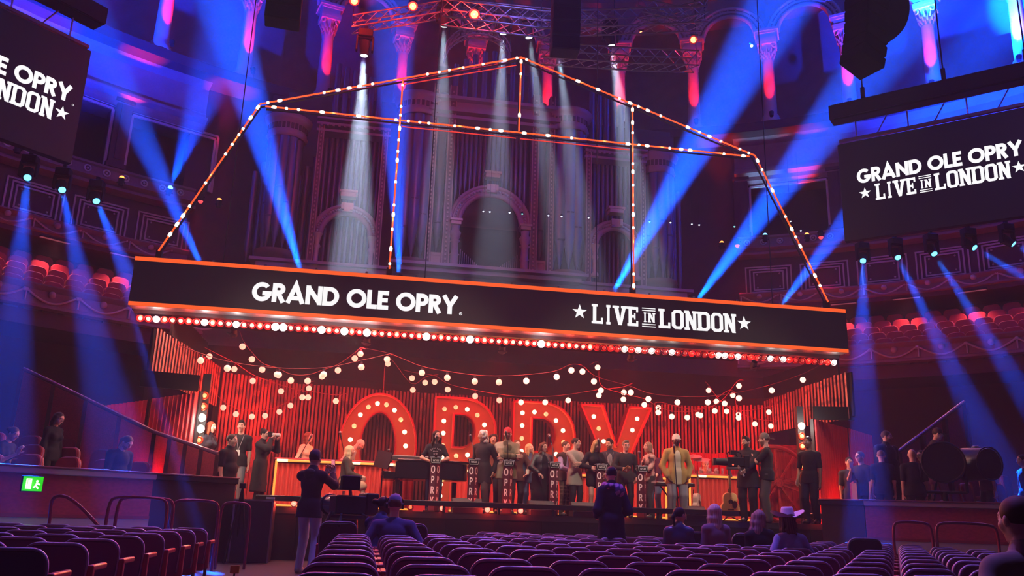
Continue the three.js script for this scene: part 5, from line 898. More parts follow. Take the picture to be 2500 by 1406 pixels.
  const upper = (g, e) => { const P = torso(e), hem = g.hem ?? .03, fl = g.flare ?? 1, a = up(0, .02, 0), b = up(0, sit ? 0 : -.01, 0).add(V(0, -(hem + .06) * H, 0)); if (!sit) for (const s of [-1, 0, 1]) P.push(cap(a.clone().add(V(s * .036 * H * B, 0, 0)), b.clone().add(V(s * .044 * H * B * fl, 0, 0)), .06 * H * B + e, .066 * H * B * (.6 + .4 * fl) + e)); if (g.collar) P.push(cap(N.clone(), up(0, .315, .0), .043 * H, .043 * H)); const sl = g.sleeve ?? .35; for (const a of arms) { const u = Math.min(1, sl / .5), v = Math.max(0, (sl - .5) / .5); P.push(cap(a.S, a.S.clone().lerp(a.E, u), (.028 * B) * H + e * .75, .025 * H + e)); if (v > 0) P.push(cap(a.E, a.E.clone().lerp(a.W, v * .96), .025 * H + e, .019 * H + e)); }
    P.push({ ...ell(up(0, .335, .035), V(.045, .035, .04).multiplyScalar(H), bq), neg: !g.collar ? 1 : 0, k: .01 }); if (g.collar) P.pop(); if (!sit) { const n = V(0, 1, 0); P.push({ cut: n, d: up(0, -.045, 0).y - hem * H }); } return P; };
  if (o.top) cloth(o.top.name ?? 'shirt', upper(o.top, .012), o.top.color, o.top.rough, o.top.paint);
  if (o.jacket) { const P = upper({ hem: .045, sleeve: 1, collar: 1, ...o.jacket }, .022); if (o.jacket.open) P.push({ ...ell(up(0, .05, .095), V(.042, .3, .07).multiplyScalar(H), bq), neg: 1, k: .008 }); cloth(o.jacket.name ?? 'jacket', P, o.jacket.color, o.jacket.rough ?? .75, o.jacket.paint); }
  const b = o.bottom ?? { color: [.02, .02, .024] };
  if (b.kind === 'skirt') { const P = [ell(up(0, .02, 0), V(.088 * B, .06, .068 * B).multiplyScalar(H).addScalar(.014), bq)]; for (const l of legs) { const e = l.h.clone().lerp(l.K, Math.min(1, b.len)), f = b.len > 1 ? l.K.clone().lerp(l.F, b.len - 1) : null; P.push(cap(l.h, e, .056 * H * B + .012, .056 * H * B + .012)); if (f) P.push(cap(e, f, .056 * H * B + .012, .056 * H * B + .012)); const m = l.h.clone().add(Pv).multiplyScalar(.5); P.push(cap(Pv, legs[0].K.clone().add(legs[1].K).multiplyScalar(.5).lerp(Pv, 1 - Math.min(1, b.len)), .06 * H, .06 * H)); } cloth('skirt', P, b.color); }
  else if (b.kind !== 'none') { const w = b.wide ?? 1; cloth('trousers', [ell(up(0, .0, -.004), V(.09 * B * (fem ? 1.06 : 1), .07, .07 * B).multiplyScalar(H).addScalar(.008), bq), ...legs.flatMap((l) => [cap(l.h, l.K, .056 * H * B, .04 * H * w), cap(l.K, l.F.clone().add(V(0, -.012 * H, 0)), .04 * H * w, .032 * H * w)])], b.color, b.rough ?? .85, b.paint, cellC, t, .02); }
  if (!o.noShoes) for (const l of legs) part('shoe', sdfMesh([cap(l.F.clone().add(V(0, -.022 * H, -.012 * H)), l.F.clone().add(V(l.s * .008 * H, -.03 * H, .085 * H)), .026 * H, .019 * H), cap(l.F.clone().add(V(0, .0, 0)), l.F.clone().add(V(0, -.02 * H, .03 * H)), .027 * H, .024 * H)], .014, .02), mat(o.shoes ?? [.02, .02, .022], .5), t);
  // hair
  const hs = o.hair?.style ?? 'short', hcell = o.fine ? .006 : .0105;
  if (hs !== 'bald') {
    const P = [ell(hp(0, .17, -.07), e3(.365, .385, .43), hq), { ...ell(hp(0, -.12, .44), e3(.34, .42, .36), hq), neg: 1, k: .02 }, { ...ell(hp(0, -.5, .0), e3(.5, .32, .6), hq), neg: 1, k: .03 }];
    const lock = (x, y, z, x1, y1, z1, r0, r1) => P.push(cap(hp(x, y, z), hp(x1, y1, z1), r0 * hh, r1 * hh));
    if (hs === 'volume') { lock(-.12, .45, .22, .14, .48, .2, .12, .12); lock(0, .4, -.1, 0, .45, .2, .2, .12); }
    if (hs === 'long' || hs === 'wavy') { const L = o.hair.len ?? 1.15, n = hs === 'wavy' ? 4 : 1; for (const s of [-1, 1]) for (const [x, z] of [[.34, .08], [.3, -.16], [.13, -.34]]) { let p = [s * x, .12, z]; for (let j = 1; j <= 3; j++) { const u = j / 3, w = n > 1 ? .07 * Math.sin(j * 2.4 + x * 9 + s) : 0, nx = [s * (x + .05 * u + w), .12 - u * L, z - .04 * u - (z < -.2 ? .05 * u : 0)]; lock(...p, ...nx, .14 - .01 * j, .13 - .02 * j); p = nx; } } lock(0, .2, -.34, 0, -.9 * L + .3, -.42, .2, .17); }
    if (hs === 'curly') { let sd = 3; const R = () => (sd = (sd * 16807) % 2147483647) / 2147483647; const L = o.hair.len ?? .3; for (let i = 0; i < (L > .6 ? 130 : 80); i++) { const a = R() * 2 * PI, v = R(), y = .5 - v * (.55 + L), rr0 = y > .1 ? Math.sqrt(Math.max(0, 1 - ((y - .1) / .45) ** 2)) * .4 : .38 + .1 * Math.min(1, .1 - y), x = Math.sin(a) * rr0, z = Math.cos(a) * rr0 - .1; if (z > .12 && y < .28) continue; P.push({ ...cap(hp(x, y, z), hp(x, y - .06, z), .085 * hh), k: .016 }); } }
    if (hs === 'bun') { P.push(ell(hp(...(o.hair.at ?? [0, .42, -.42])), e3(.2, .18, .2), hq)); }
    if (hs === 'pony') { lock(0, .15, -.48, 0, -.1, -.62, .11, .12); lock(0, -.1, -.62, 0, -.75, -.5, .12, .07); }
    if (hs === 'bob') for (const s of [-1, 1]) { lock(s * .33, .15, .06, s * .36, -.36, .05, .12, .1); lock(s * .26, .15, -.25, s * .28, -.42, -.22, .15, .12); lock(0, .1, -.36, 0, -.42, -.34, .17, .13); }
    cloth('hair', P, hc, o.hair?.rough ?? .5, o.hair?.paint ? (p) => { const w = p.clone().sub(HC).applyQuaternion(hl).divideScalar(hh), k = .5 + .5 * Math.sin(Math.atan2(w.x, w.z) * 26 + w.y * 3); return hc.map((x, i) => x + (o.hair.paint[i] - x) * k); } : null, hcell, t, .03);
  }
  // things worn on the head
  const frame = new THREE.Group(); const put = (name, geo, m) => part(name, geo.clone().scale(hh, hh, hh).applyQuaternion(hq).translate(HC.x, HC.y, HC.z), m, t);
  if (o.hat) {
    const c = mat(o.hat.color, .75), bk = o.hat.back ? -1 : 1;
    if (o.hat.kind === 'cap') { put('cap_crown', lathe([[.41, .1], [.42, .22], [.37, .45], [.24, .6], [.06, .655], [.001, .66]], 22).scale(.92, 1, 1.06).translate(0, 0, -.04), c); const s = new THREE.Shape(); s.absellipse(0, .3, .33, .5, 0, PI); put('cap_brim', extrude(s, .03).rotateX(PI / 2).rotateX(-.12 * -1).translate(0, .2, .08).rotateY(bk < 0 ? PI : 0), c); if (o.hat.back) put('cap_strap', new THREE.TorusGeometry(.17, .02, 6, 16, PI).translate(0, .17, .0).rotateX(-.2).translate(0, 0, bk > 0 ? -.46 : .4), M.black); put('cap_button', ball(.03, 0, .66, -.04, 8), c); }
    if (o.hat.kind === 'cowboy') { put('hat_crown', lathe([[.4, .18], [.42, .3], [.36, .62], [.3, .74], [.12, .7], [.001, .64]], 24).scale(.92, 1, 1.12).translate(0, .02, -.04), c); const g = new THREE.RingGeometry(.34, .92, 48, 4).rotateX(-PI / 2), a = g.attributes.position; for (let i = 0; i < a.count; i++) { const x = a.getX(i), z = a.getZ(i), k = Math.max(0, Math.hypot(x, z) - .38) / .54; a.setY(i, .2 + Math.abs(x) / Math.hypot(x, z) * .34 * k * k - .06 * k * Math.abs(z)); } g.computeVertexNormals(); const h2 = g.clone().translate(0, .035, 0); put('hat_brim', merge([g.scale(1.02, 1, 1.08).translate(0, 0, -.04), h2.scale(1.02, 1, 1.08).translate(0, 0, -.04), new THREE.TorusGeometry(.39, .02, 6, 30).rotateX(PI / 2).translate(0, .23, -.04)]), c); }
  }
  if (o.headphones) { put('headphones', merge([new THREE.TorusGeometry(.47, .035, 8, 24, PI).translate(0, .08, -.03), ...[-1, 1].map((s) => cyl(.17, .17, .11, 0, 0, 0, 16).rotateZ(PI / 2).translate(s * .43, .0, -.03))]), M.black); }
  if (o.glasses) put('glasses', merge([...[-1, 1].flatMap((s) => [new THREE.TorusGeometry(.09, .012, 5, 16).scale(1, .8, 1).translate(s * .145, .03, .43), rod(V(s * .23, .05, .42), V(s * .36, .04, -.05), .011, 5)]), rod(V(-.05, .05, .44), V(.05, .05, .44), .011, 5)]), mat([.02, .02, .02], .3));
  if (o.shades) put('sunglasses', merge([...[-1, 1].flatMap((s) => [ball(.1, 0, 0, 0, 10).scale(1.1, .75, .35).translate(s * .15, .37, .34)]), rod(V(-.08, .4, .37), V(.08, .4, .37), .015, 5)]), mat([.02, .02, .02], .15));
  if (o.pass) { const c = up(0, .08, .09); part('lanyard', merge([rod(up(.045, .29, .05), c.clone().add(V(0, .05, 0)), .005, 4), rod(up(-.045, .29, .05), c.clone().add(V(0, .05, 0)), .005, 4)]), mat([.3, .3, .32], .6), t); part('pass_card', rbox(.075, .115, .008, .003, c.x, c.y, c.z + .012), mat([.75, .78, .74], .4), t); }
  o.extra?.({ t, up, hp, arms, H, put, N, chest, legs, hh });
  t.updateMatrixWorld(); return { t, arms: arms.map((a) => ({ W: t.localToWorld(a.W.clone()), d: a.d })), head: t.localToWorld(HC.clone()), up };
}
const standing = (px, py, z, floor = YS) => { const p = at(px, py, { z }); return { at: [p.x, floor, p.z], H: p.y - floor }; };
const seatedAt = (px, py, D, H, floor = 0) => { const p = at(px, py, { D }); return { at: [p.x, floor, p.z], H, sit: { h: Math.max(.36, p.y - floor - .485 * H) } }; };
// ---------------------------------------------------------------- who is on the stage
const BLK = [.018, .017, .019], DENIM = [.035, .05, .1], HAIRD = [.022, .014, .01], HAIRB = [.1, .055, .03], BLOND = [.5, .33, .15], GREYH = [.55, .52, .5];
const folded = { armL: { t: [-.05, .115, .125], e: [1, -.5, .2], palm: [0, 0, -1], curl: .4 }, armR: { t: [.06, .135, .15], e: [-1, -.5, .2], palm: [0, 0, -1], curl: .4 } };
const clasp = { armL: { t: [.02, .055, .15], e: [1, -.3, -.4], palm: [-1, 0, -.3], curl: .7 }, armR: { t: [-.02, .06, .15], e: [-1, -.3, -.4], palm: [1, 0, -.3], curl: .7 } };
const pockets = { armL: { t: [.125, -.03, .05], e: [1, -.2, -.8] }, armR: { t: [-.125, -.03, .05], e: [-1, -.2, -.8] } };
const P = {};
P.redhead = person({ label: 'person with long red hair in a dark jacket at the left corner of the stage', ...standing(515, 1027, 0.15), fem: 1, face: 62, hair: { style: 'wavy', color: [.22, .06, .03], len: 1.0 }, jacket: { color: [.02, .02, .03], open: 1 }, top: { color: [.05, .05, .06] } });
P.polo = person({ label: 'person in a black polo shirt seen in profile beside the black box at the left', ...standing(566, 1051, 1.1, .58), H: 1.78, face: 68, build: 1.2, hair: { color: [.09, .06, .045] }, top: { color: BLK, sleeve: .38, collar: 1, hem: .03 }, bottom: { color: [.02, .02, .035] } });
P.lanyard = person({ label: 'person with a moustache, black shirt and white pass, facing the camera at the left', ...standing(592, 1025, 0.1), face: 2, yaw: -8, stache: 1, pass: 1, hair: { style: 'volume', color: HAIRD }, top: { color: [.03, .03, .032], sleeve: .36 }, bottom: { color: [.2, .21, .23] } });
P.photog = person({ label: 'person in a long black coat photographing with a white-lensed camera at the left', ...standing(645, 1046, 0.1), fem: 1, face: 68, hair: { style: 'bun', color: [.015, .012, .012], at: [0, .5, -.25] }, top: { color: BLK }, jacket: { color: [.022, .021, .023], hem: .3, name: 'coat', flare: 1.2 }, armL: { t: [.06, .33, .17], e: [.6, -1, 0], dir: [-.2, .5, .6], palm: [-.3, 0, -1] }, armR: { t: [-.05, .33, .14], e: [-.6, -1, 0], dir: [.2, .5, .6], palm: [.3, 0, -1] },
  extra: ({ up, hp, t }) => { const c = hp(0, .02, .72); part('camera_body', rbox(.15, .11, .08, .015, c.x, c.y, c.z), M.black, t); part('camera_lens', cyl(.035, .04, .16, 0, 0, 0, 14).rotateX(PI / 2).translate(c.x, c.y - .01, c.z + .12), mat([.6, .58, .55], .4), t); } });
P.singer = person({ label: 'long-haired person in beige singing at the microphone behind the left desk', ...standing(752, 1053, -2.75), fem: 1, face: 58, hair: { style: 'long', color: [.12, .06, .035], len: 1.1 }, top: { color: [.5, .36, .24], sleeve: .9 }, ...pockets });
P.bald = person({ label: 'bald person in a grey-blue shirt and glasses bending over the left desk', ...standing(838, 1050, -2.75), H: 1.82, face: 78, lean: 34, pitch: 30, glasses: 1, beard: 2, skin: 'pale', hair: { style: 'bald', color: [.2, .15, .12] }, top: { color: [.3, .32, .38], sleeve: .62, hem: .03 }, armL: { t: [.12, -.06, .2] }, armR: { t: [-.1, -.06, .24] } });
P.pianist = person({ label: 'blonde person in a dark cardigan and beige skirt seated at the piano', at: [at(862, 1083, { z: -.55 }).x - .12, YS, -.55], H: 1.66, fem: 1, face: 84, sit: { h: at(862, 1083, { z: -.55 }).y - YS - .49 * 1.66, fz: .26, w: .05 }, lean: 4, hair: { style: 'long', color: [.55, .42, .24], len: 1.35 }, top: { color: [.04, .04, .035], sleeve: .95 }, jacket: { color: [.05, .05, .042], open: 1, hem: .05 }, bottom: { kind: 'skirt', color: [.5, .38, .26], len: .95 }, armL: { t: [.05, .08, .2], e: [.5, -.6, -.4] }, armR: { t: [-.07, .07, .2], e: [-.5, -.6, -.4] }, shoes: [.4, .28, .2] });
const teeText = canvasTex(256, 200, (g) => { g.fillStyle = '#070707'; g.fillRect(0, 0, 256, 200); g.fillStyle = '#e9e6dd'; g.font = 'bold 34px sans-serif'; g.textAlign = 'center'; 'COUNTRY'.split('').forEach((c, i) => { const a = (i - 3) * .27; g.save(); g.translate(128 + Math.sin(a) * 118, 142 - Math.cos(a) * 104); g.rotate(a * .9); g.fillText(c, 0, 0); g.restore(); }); g.font = 'bold 36px sans-serif'; g.fillText('MUSIC', 128, 100); g.font = 'bold 40px sans-serif'; g.fillText('LIVE', 128, 158); });
P.mc = person({ label: 'long dark-haired person in a black lettered T-shirt and jeans at the first lectern', ...standing(1066, 1049, -.15), fem: 1, face: -4, yaw: 22, skin: 'tan', hair: { style: 'wavy', color: HAIRD, len: 1.2 }, top: { color: [.02, .02, .022], sleeve: .36, hem: .01 }, bottom: { color: [.025, .035, .075] }, armL: { t: [.05, .075, .16], e: [1, -.5, -.2], palm: [-1, 0, 0], curl: .8 }, armR: { t: [-.06, .075, .16], e: [-1, -.5, -.2], palm: [1, 0, 0], curl: .8 },
  extra: ({ t, up, H }) => { const g = new THREE.PlaneGeometry(.26, .2, 12, 8), a = g.attributes.position; for (let i = 0; i < a.count; i++) a.setZ(i, .02 - a.getX(i) ** 2 * 3.0); g.computeVertexNormals(); const c = up(0, .195, .098); part('shirt_print', g.translate(c.x, c.y, c.z), new THREE.MeshStandardMaterial({ map: teeText, roughness: .85, side: THREE.DoubleSide }), t); } });
P.white = person({ label: 'person with wild white hair in a long black jacket turned to the left', ...standing(1182, 1048, -.2), face: -38, yaw: -32, skin: 'tan', hair: { style: 'curly', color: GREYH, len: .5 }, top: { color: BLK, sleeve: 1, collar: 1 }, jacket: { color: [.028, .026, .027], hem: .13, flare: 1.1 }, bottom: { color: [.07, .06, .062], wide: 1.15 }, armL: { t: [.14, -.03, -.03] }, armR: { t: [-.14, -.03, .0] } });
P.curly = person({ label: 'person with dark curls standing behind the white-haired one, only the head showing', ...standing(1205, 1058, -1.1), face: -8, skin: 'tan', stache: 1, hair: { style: 'curly', color: HAIRD, len: .25 }, top: { color: [.16, .05, .03] } });
let cs = 5; const cr = () => (cs = (cs * 16807) % 2147483647) / 2147483647; const blobs = Array.from({ length: 90 }, () => [cr() * 1 - .5, cr() * .9 + .8, cr() * .6 - .3, .05 + cr() * .06, cr()]);
const camoPaint = (p) => { let c = [.2, .18, .12]; for (const [x, y, z, r, k] of blobs) if ((p.x - x) ** 2 + ((p.y - y) * .6) ** 2 + (p.z - z) ** 2 < r * r) c = k < .35 ? [.08, .075, .04] : k < .65 ? [.34, .31, .24] : [.14, .14, .075]; return c; };
P.camo = person({ label: 'bearded person in a camouflage jacket and red cap with arms folded at the third lectern', ...standing(1240, 1044, -.1), face: 4, yaw: -12, build: 1.12, beard: 2, hair: { color: [.1, .06, .035] }, hat: { kind: 'cap', color: [.42, .01, .02] }, top: { color: [.1, .1, .08] }, jacket: { color: [.2, .18, .12], paint: camoPaint, hem: .08 }, bottom: { color: [.045, .04, .038] }, ...folded });
P.brownArm = person({ label: 'person in a brown jacket holding a cup behind the camouflage jacket', ...standing(1262, 1072, -.75), face: 8, build: 1.05, hair: { color: HAIRB }, top: { color: [.02, .02, .02] }, jacket: { color: [.075, .04, .03] }, bottom: { color: BLK }, armL: { t: [.12, .02, .12], e: [1, -.4, -.4] } });
P.blonde = person({ label: 'blonde person in a denim jacket looking up behind the curly-haired one', ...standing(1293, 1081, -.9), fem: 1, face: 18, yaw: 20, pitch: -10, hair: { style: 'long', color: [.5, .34, .17], len: .95 }, top: { color: [.1, .1, .12] }, jacket: { color: [.05, .075, .12] }, bottom: { color: [.07, .1, .19] } });
P.curlyw = person({ label: 'person with auburn curls, black leather jacket and pass at the fourth lectern', ...standing(1326, 1078, .0), fem: 1, build: 1.3, face: 8, yaw: 18, pass: 1, hair: { style: 'curly', color: [.13, .05, .03], len: .85 }, top: { color: BLK, hem: .14, sleeve: .6, flare: 1.3 }, jacket: { color: [.02, .02, .023], rough: .4, open: 1, hem: .12, sleeve: .95 }, bottom: { kind: 'skirt', color: [.018, .017, .018], len: 1.6 }, armR: { t: [-.1, .03, .14], e: [-1, -.4, -.2], palm: [0, -1, 0] }, armL: { t: [.1, .04, .12] } });
const tartan = (p) => { const f = (v, s) => Math.abs(((v / s) % 1 + 1) % 1 - .5) < .12; return f(p.x + p.z * .5, .07) || f(p.y, .075) ? [.13, .11, .07] : [.035, .03, .022]; };
P.vest = person({ label: 'person in a lavender shirt, dark waistcoat and tartan trousers with clasped hands', ...standing(1380, 1075, -.6), face: 34, yaw: 8, stache: 1, hair: { color: [.07, .045, .03] }, top: { color: [.3, .28, .5], sleeve: .95 }, jacket: { color: [.05, .035, .03], sleeve: .0, open: 1, hem: .03, collar: 0, name: 'waistcoat' }, bottom: { color: [.04, .03, .02], paint: tartan, wide: 1.15 }, ...clasp });
P.grey = person({ label: 'person in a loose grey T-shirt with folded arms beside the waistcoat', ...standing(1404, 1067, -.15), face: 28, yaw: 28, hair: { color: [.04, .03, .022] }, top: { color: [.32, .29, .25], sleeve: .45, hem: .1, flare: 1.1 }, bottom: { color: [.025, .024, .026] }, ...folded });
P.mini = person({ label: 'person in a short black dress with long fair hair and sunglasses pushed up', ...standing(1452, 1070, .0), fem: 1, face: 8, yaw: 22, pitch: 24, shades: 1, hair: { style: 'wavy', color: [.24, .14, .065], len: 1.3, paint: [.42, .28, .13] }, top: { color: BLK, sleeve: .95, name: 'dress' }, bottom: { kind: 'skirt', color: [.02, .019, .02], len: .42 }, armL: { t: [.08, .03, .17], e: [1, -.4, -.2], palm: [-1, 0, 0] }, armR: { t: [-.08, .09, .1], e: [-1, -.7, -.4], palm: [0, 0, -1] } });
P.dark = person({ label: 'bearded person in a dark denim shirt over grey, looking left, with a pass', ...standing(1490, 1070, -.8), face: -22, yaw: -30, skin: 'tan', beard: 1, pass: 1, hair: { style: 'volume', color: HAIRD }, top: { color: [.18, .18, .19] }, jacket: { color: [.03, .036, .05], open: 1 }, bottom: { color: BLK } });
P.glasses = person({ label: 'person in glasses and a black jumper holding a brown fiddle end', ...standing(1527, 1074, -.25), face: -8, yaw: 10, glasses: 1, build: 1.05, hair: { style: 'volume', color: [.16, .13, .1] }, top: { color: [.03, .031, .034], sleeve: .95, hem: .04 }, bottom: { color: [.02, .02, .022] }, armR: { t: [-.06, .09, .16], e: [-1, -.5, -.2], palm: [1, 0, -.3], curl: .9 }, armL: { t: [.13, -.02, .06] },
  extra: ({ t, arms, H }) => { const w = arms[1].W; part('fiddle_neck', merge([rod(w.clone().add(V(-.02, -.05, .05)), w.clone().add(V(.1, .07, .12)), .014, 6), ball(.04, w.x + .12, w.y + .02, w.z + .1, 8).scale(1, 1, 1)]), mat([.25, .1, .03], .35), t); } });
const blousePaint = (p) => { const v = Math.sin(p.x * 31 + Math.sin(p.y * 19) * 2) + Math.sin(p.y * 27 + p.z * 21); return v > .35 ? [.5, .36, .33] : v < -.7 ? [.05, .035, .04] : [.34, .2, .19]; };
P.pattern = person({ label: 'person with a fair bob and patterned blouse turned left behind the last lectern', ...standing(1584, 1077, -.35), fem: 1, face: -78, hair: { style: 'bob', color: [.36, .25, .15], paint: [.14, .1, .07] }, top: { color: [.4, .3, .3], paint: blousePaint, sleeve: .5, hem: .03 }, bottom: { color: [.05, .045, .05] }, armR: { t: [-.03, .1, .17], e: [-.6, -.8, 0] }, armL: { t: [.05, .04, .17], e: [.6, -.8, 0] } });
P.purple = person({ label: 'grey-haired person in a dark shirt looking down at the keyboard', ...standing(1600, 1087, -1.35), face: -55, pitch: 30, lean: 12, hair: { color: [.4, .3, .4] }, top: { color: [.06, .025, .05], sleeve: .5, hem: .02 }, bottom: { color: [.06, .09, .16] }, armL: { t: [.08, .03, .2] }, armR: { t: [-.06, .05, .2] } });
P.tan = person({ label: 'person in a tan jacket, white cap and pale jeans with hands in the pockets', ...standing(1650, 1060, .25), face: -6, yaw: 0, build: 1.15, skin: 'dark', beard: 2, hair: { color: [.012, .01, .01] }, hat: { kind: 'cap', color: [.62, .58, .52] }, top: { color: [.6, .54, .42], hem: .08 }, jacket: { color: [.4, .26, .09], open: 1, hem: .07, rough: .8 }, bottom: { color: [.3, .31, .34], wide: 1.35 }, ...pockets, shoes: [.1, .06, .035], stance: .075 });
P.drummer = person({ label: 'person with a pinkish cap sitting behind the right desk with chin on hand', at: [at(1722, 1119, { z: -2.5 }).x, YS, -2.5], H: 1.72, face: -12, sit: { h: at(1722, 1119, { z: -2.5 }).y - YS - .485 * 1.72 }, pitch: 14, hair: { color: HAIRB }, hat: { kind: 'cap', color: [.4, .2, .2], back: 1 }, top: { color: [.3, .14, .12], sleeve: .4 }, armR: { t: [-.02, .27, .13], e: [-.6, -1, .2], dir: [0, 1, 0] } });
P.cam = person({ label: 'bearded broadcast camera operator in black at the right of the stage', ...standing(1822, 1064, .75), face: -42, yaw: -20, skin: 'tan', beard: 2, build: 1.15, hair: { style: 'volume', color: HAIRD }, top: { color: BLK }, jacket: { color: [.02, .02, .022], hem: .09 }, bottom: { color: [.016, .016, .018], wide: 1.25 }, armR: { t: [-.06, .1, .24], e: [-.6, -1, 0], palm: [1, 0, 0] }, armL: { t: [.05, .06, .24], e: [.6, -1, 0], palm: [-1, 0, 0] } });
P.cap = person({ label: 'person in a backward patterned cap and black T-shirt holding a hand to the mouth', ...standing(1868, 1057, .9), face: -118, build: 1.08, beard: 1, hair: { color: HAIRB }, hat: { kind: 'cap', color: [.12, .1, .085], back: 1 }, top: { color: [.018, .018, .018], sleeve: .42, hem: .02 }, bottom: { color: [.075, .07, .065], wide: 1.35 }, armL: { t: [.06, .24, .16], e: [.7, -1, 0], dir: [-.5, .6, .4] }, armR: { t: [-.1, .15, .14], e: [-.5, -1, -.2] } });
P.darkr = person({ label: 'person in a black T-shirt in the shade at the right corner of the stage', ...standing(1972, 1064, 1.0), face: -55, skin: 'brown', hair: { color: HAIRD }, top: { color: [.014, .014, .018], sleeve: .4, hem: .03 }, bottom: { color: [.016, .018, .03], wide: 1.2 }, armR: { t: [-.13, -.04, .06] } });
// ---------------------------------------------------------------- in the hall
{ const f = at(742, 1401, { y: 0 }), top = at(772, 1089, { D: f.clone().sub(EYE).dot(fwd) });
P.filmer = person({ label: 'standing person in a black hoodie and pale jeans filming with a phone in the aisle', at: [f.x, 0, f.z], H: top.y - .02, face: 152, fine: 1, yaw: 4, hair: { color: HAIRD }, hat: { kind: 'cap', color: [.016, .015, .03] }, skin: 'tan', top: { color: BLK }, jacket: { color: [.017, .015, .024], hem: .035, name: 'hoodie' }, bottom: { color: [.42, .46, .66], rough: .85 }, armL: { t: [.03, .275, .26], e: [.7, -1, 0], dir: [-.15, .9, .3], palm: [0, 0, -1], curl: .7 }, armR: { t: [-.045, .275, .25], e: [-.7, -1, 0], dir: [.15, .9, .3], palm: [0, 0, -1], curl: .7 }, shoes: [.3, .3, .36], stance: .07, step: .02,
  extra: ({ t, up }) => { const c = up(-.02, .375, .285); const ph = part('phone', rbox(.155, .075, .01, .006).rotateZ(PI / 2), M.black, t, c.toArray(), [-.15, 0, 0]); part('phone_screen', new THREE.PlaneGeometry(.065, .142).rotateY(PI).translate(0, 0, -.006), new THREE.MeshStandardMaterial({ color: 0x111111, roughness: .2, emissive: 0xff8a9a, emissiveIntensity: .9 }), ph); const hd = up(0, .29, -.055); part('hood', sdfMesh([ell(hd, V(.1, .05, .06)), ell(hd.clone().add(V(0, -.05, -.01)), V(.085, .08, .045))], .012, .03), mat([.017, .015, .024], .85), t); } }); }
P.operator = person({ label: 'camera operator with a hair bun, headphones and navy jacket at the arena camera', ...seatedAt(922, 1202, 11.4, 1.7), fem: 1, face: 142, yaw: -34, lean: 14, skin: 'dark', headphones: 1, fine: 1, build: 1.1, hair: { style: 'bun', color: [.012, .01, .012], at: [0, .2, -.62] }, top: { color: [.02, .02, .05] }, jacket: { color: [.035, .04, .12], hem: .05 }, armR: { t: [-.1, .14, .26] }, armL: { t: [.1, .14, .26] }, noShoes: 1 });
P.capman = person({ label: 'seated person in a grey cap and headphones seen from behind', ...seatedAt(966, 1206, 11.0, 1.8), face: 178, build: 1.25, headphones: 1, fine: 1, hair: { color: HAIRB }, hat: { kind: 'cap', color: [.12, .12, .24], back: 0 }, top: { color: [.06, .06, .16], sleeve: .9 }, armL: { t: [.2, .05, .08] }, armR: { t: [-.2, .05, .08] }, noShoes: 1,
  extra: ({ hp, t, hh }) => { part('cap_gap', ell0(hp(0, .12, -.44), hh), mat([.05, .03, .03], .7), t); } });
function ell0(c, hh) { return ball(.5, 0, 0, 0, 12).scale(.3 * hh, .22 * hh, .1 * hh).translate(c.x, c.y, c.z); }
{ const p = at(1493, 1136, { D: 13.2 });
P.lady = person({ label: 'standing person in a long navy coat and patterned scarf seen from behind in the middle', at: [p.x, 0, p.z], H: p.y, fem: 1, face: 184, fine: 1, yaw: 6, hair: { style: 'bun', color: [.012, .012, .03], at: [0, .28, -.3] }, top: { color: BLK }, jacket: { color: [.012, .013, .045], hem: .34, flare: 1.5, name: 'coat', rough: .95 }, armL: { t: [.1, .05, .1] }, armR: { t: [-.1, .05, .1] },
  extra: ({ t, up, H }) => { part('scarf', sdfMesh([cap(up(.05, .3, .03), up(-.05, .3, .03), .035 * H, .035 * H), cap(up(.05, .295, -.04), up(-.06, .29, -.045), .03 * H, .03 * H), ell(up(-.05, .255, -.075), V(.045, .05, .022).multiplyScalar(H))], .012, .02, (p) => Math.sin(p.x * 40) * Math.sin(p.y * 50 + p.x * 30) > .1 ? [.42, .2, .45] : [.05, .045, .16]), paintMat, t); } }); }
P.bunw = person({ label: 'seated person with dark tied hair in a shiny navy jacket, head turned right', ...seatedAt(1656, 1232, 12.3, 1.68), fem: 1, face: 165, yaw: -50, skin: 'tan', fine: 1, hair: { style: 'pony', color: [.013, .01, .012] }, top: { color: BLK }, jacket: { color: [.025, .03, .1], rough: .3, hem: .04 }, noShoes: 1 });
P.blondb = person({ label: 'seated person with very long pale blonde hair seen from behind', ...seatedAt(1745, 1224, 12.3, 1.72), fem: 1, face: 182, fine: 1, hair: { style: 'long', color: [.62, .5, .5], len: 1.5, paint: [.4, .28, .3], rough: .35 }, top: { color: [.2, .13, .2], sleeve: .9, hem: .03 }, noShoes: 1 });
P.tiltw = person({ label: 'seated person with long light-brown hair and tilted head beside the cowboy hat', ...seatedAt(1858, 1238, 12.0, 1.66), fem: 1, face: 170, roll: -16, tilt: 6, fine: 1, hair: { style: 'long', color: [.34, .24, .24], len: 1.4, paint: [.2, .14, .16], rough: .35 }, top: { color: [.02, .02, .03], sleeve: .9 }, noShoes: 1 });
P.cowboy = person({ label: 'seated person in a pale cowboy hat with wavy brown hair and a denim shirt', ...seatedAt(1925, 1240, 10.9, 1.7), fem: 1, face: 176, roll: 3, fine: 1, hair: { style: 'wavy', color: [.1, .055, .05], len: 1.0, paint: [.05, .025, .025] }, hat: { kind: 'cowboy', color: [.5, .48, .62] }, top: { color: [.2, .24, .5], sleeve: .95, hem: .03 }, armL: { t: [.2, .02, .06] }, armR: { t: [-.22, .0, .08] }, noShoes: 1 });
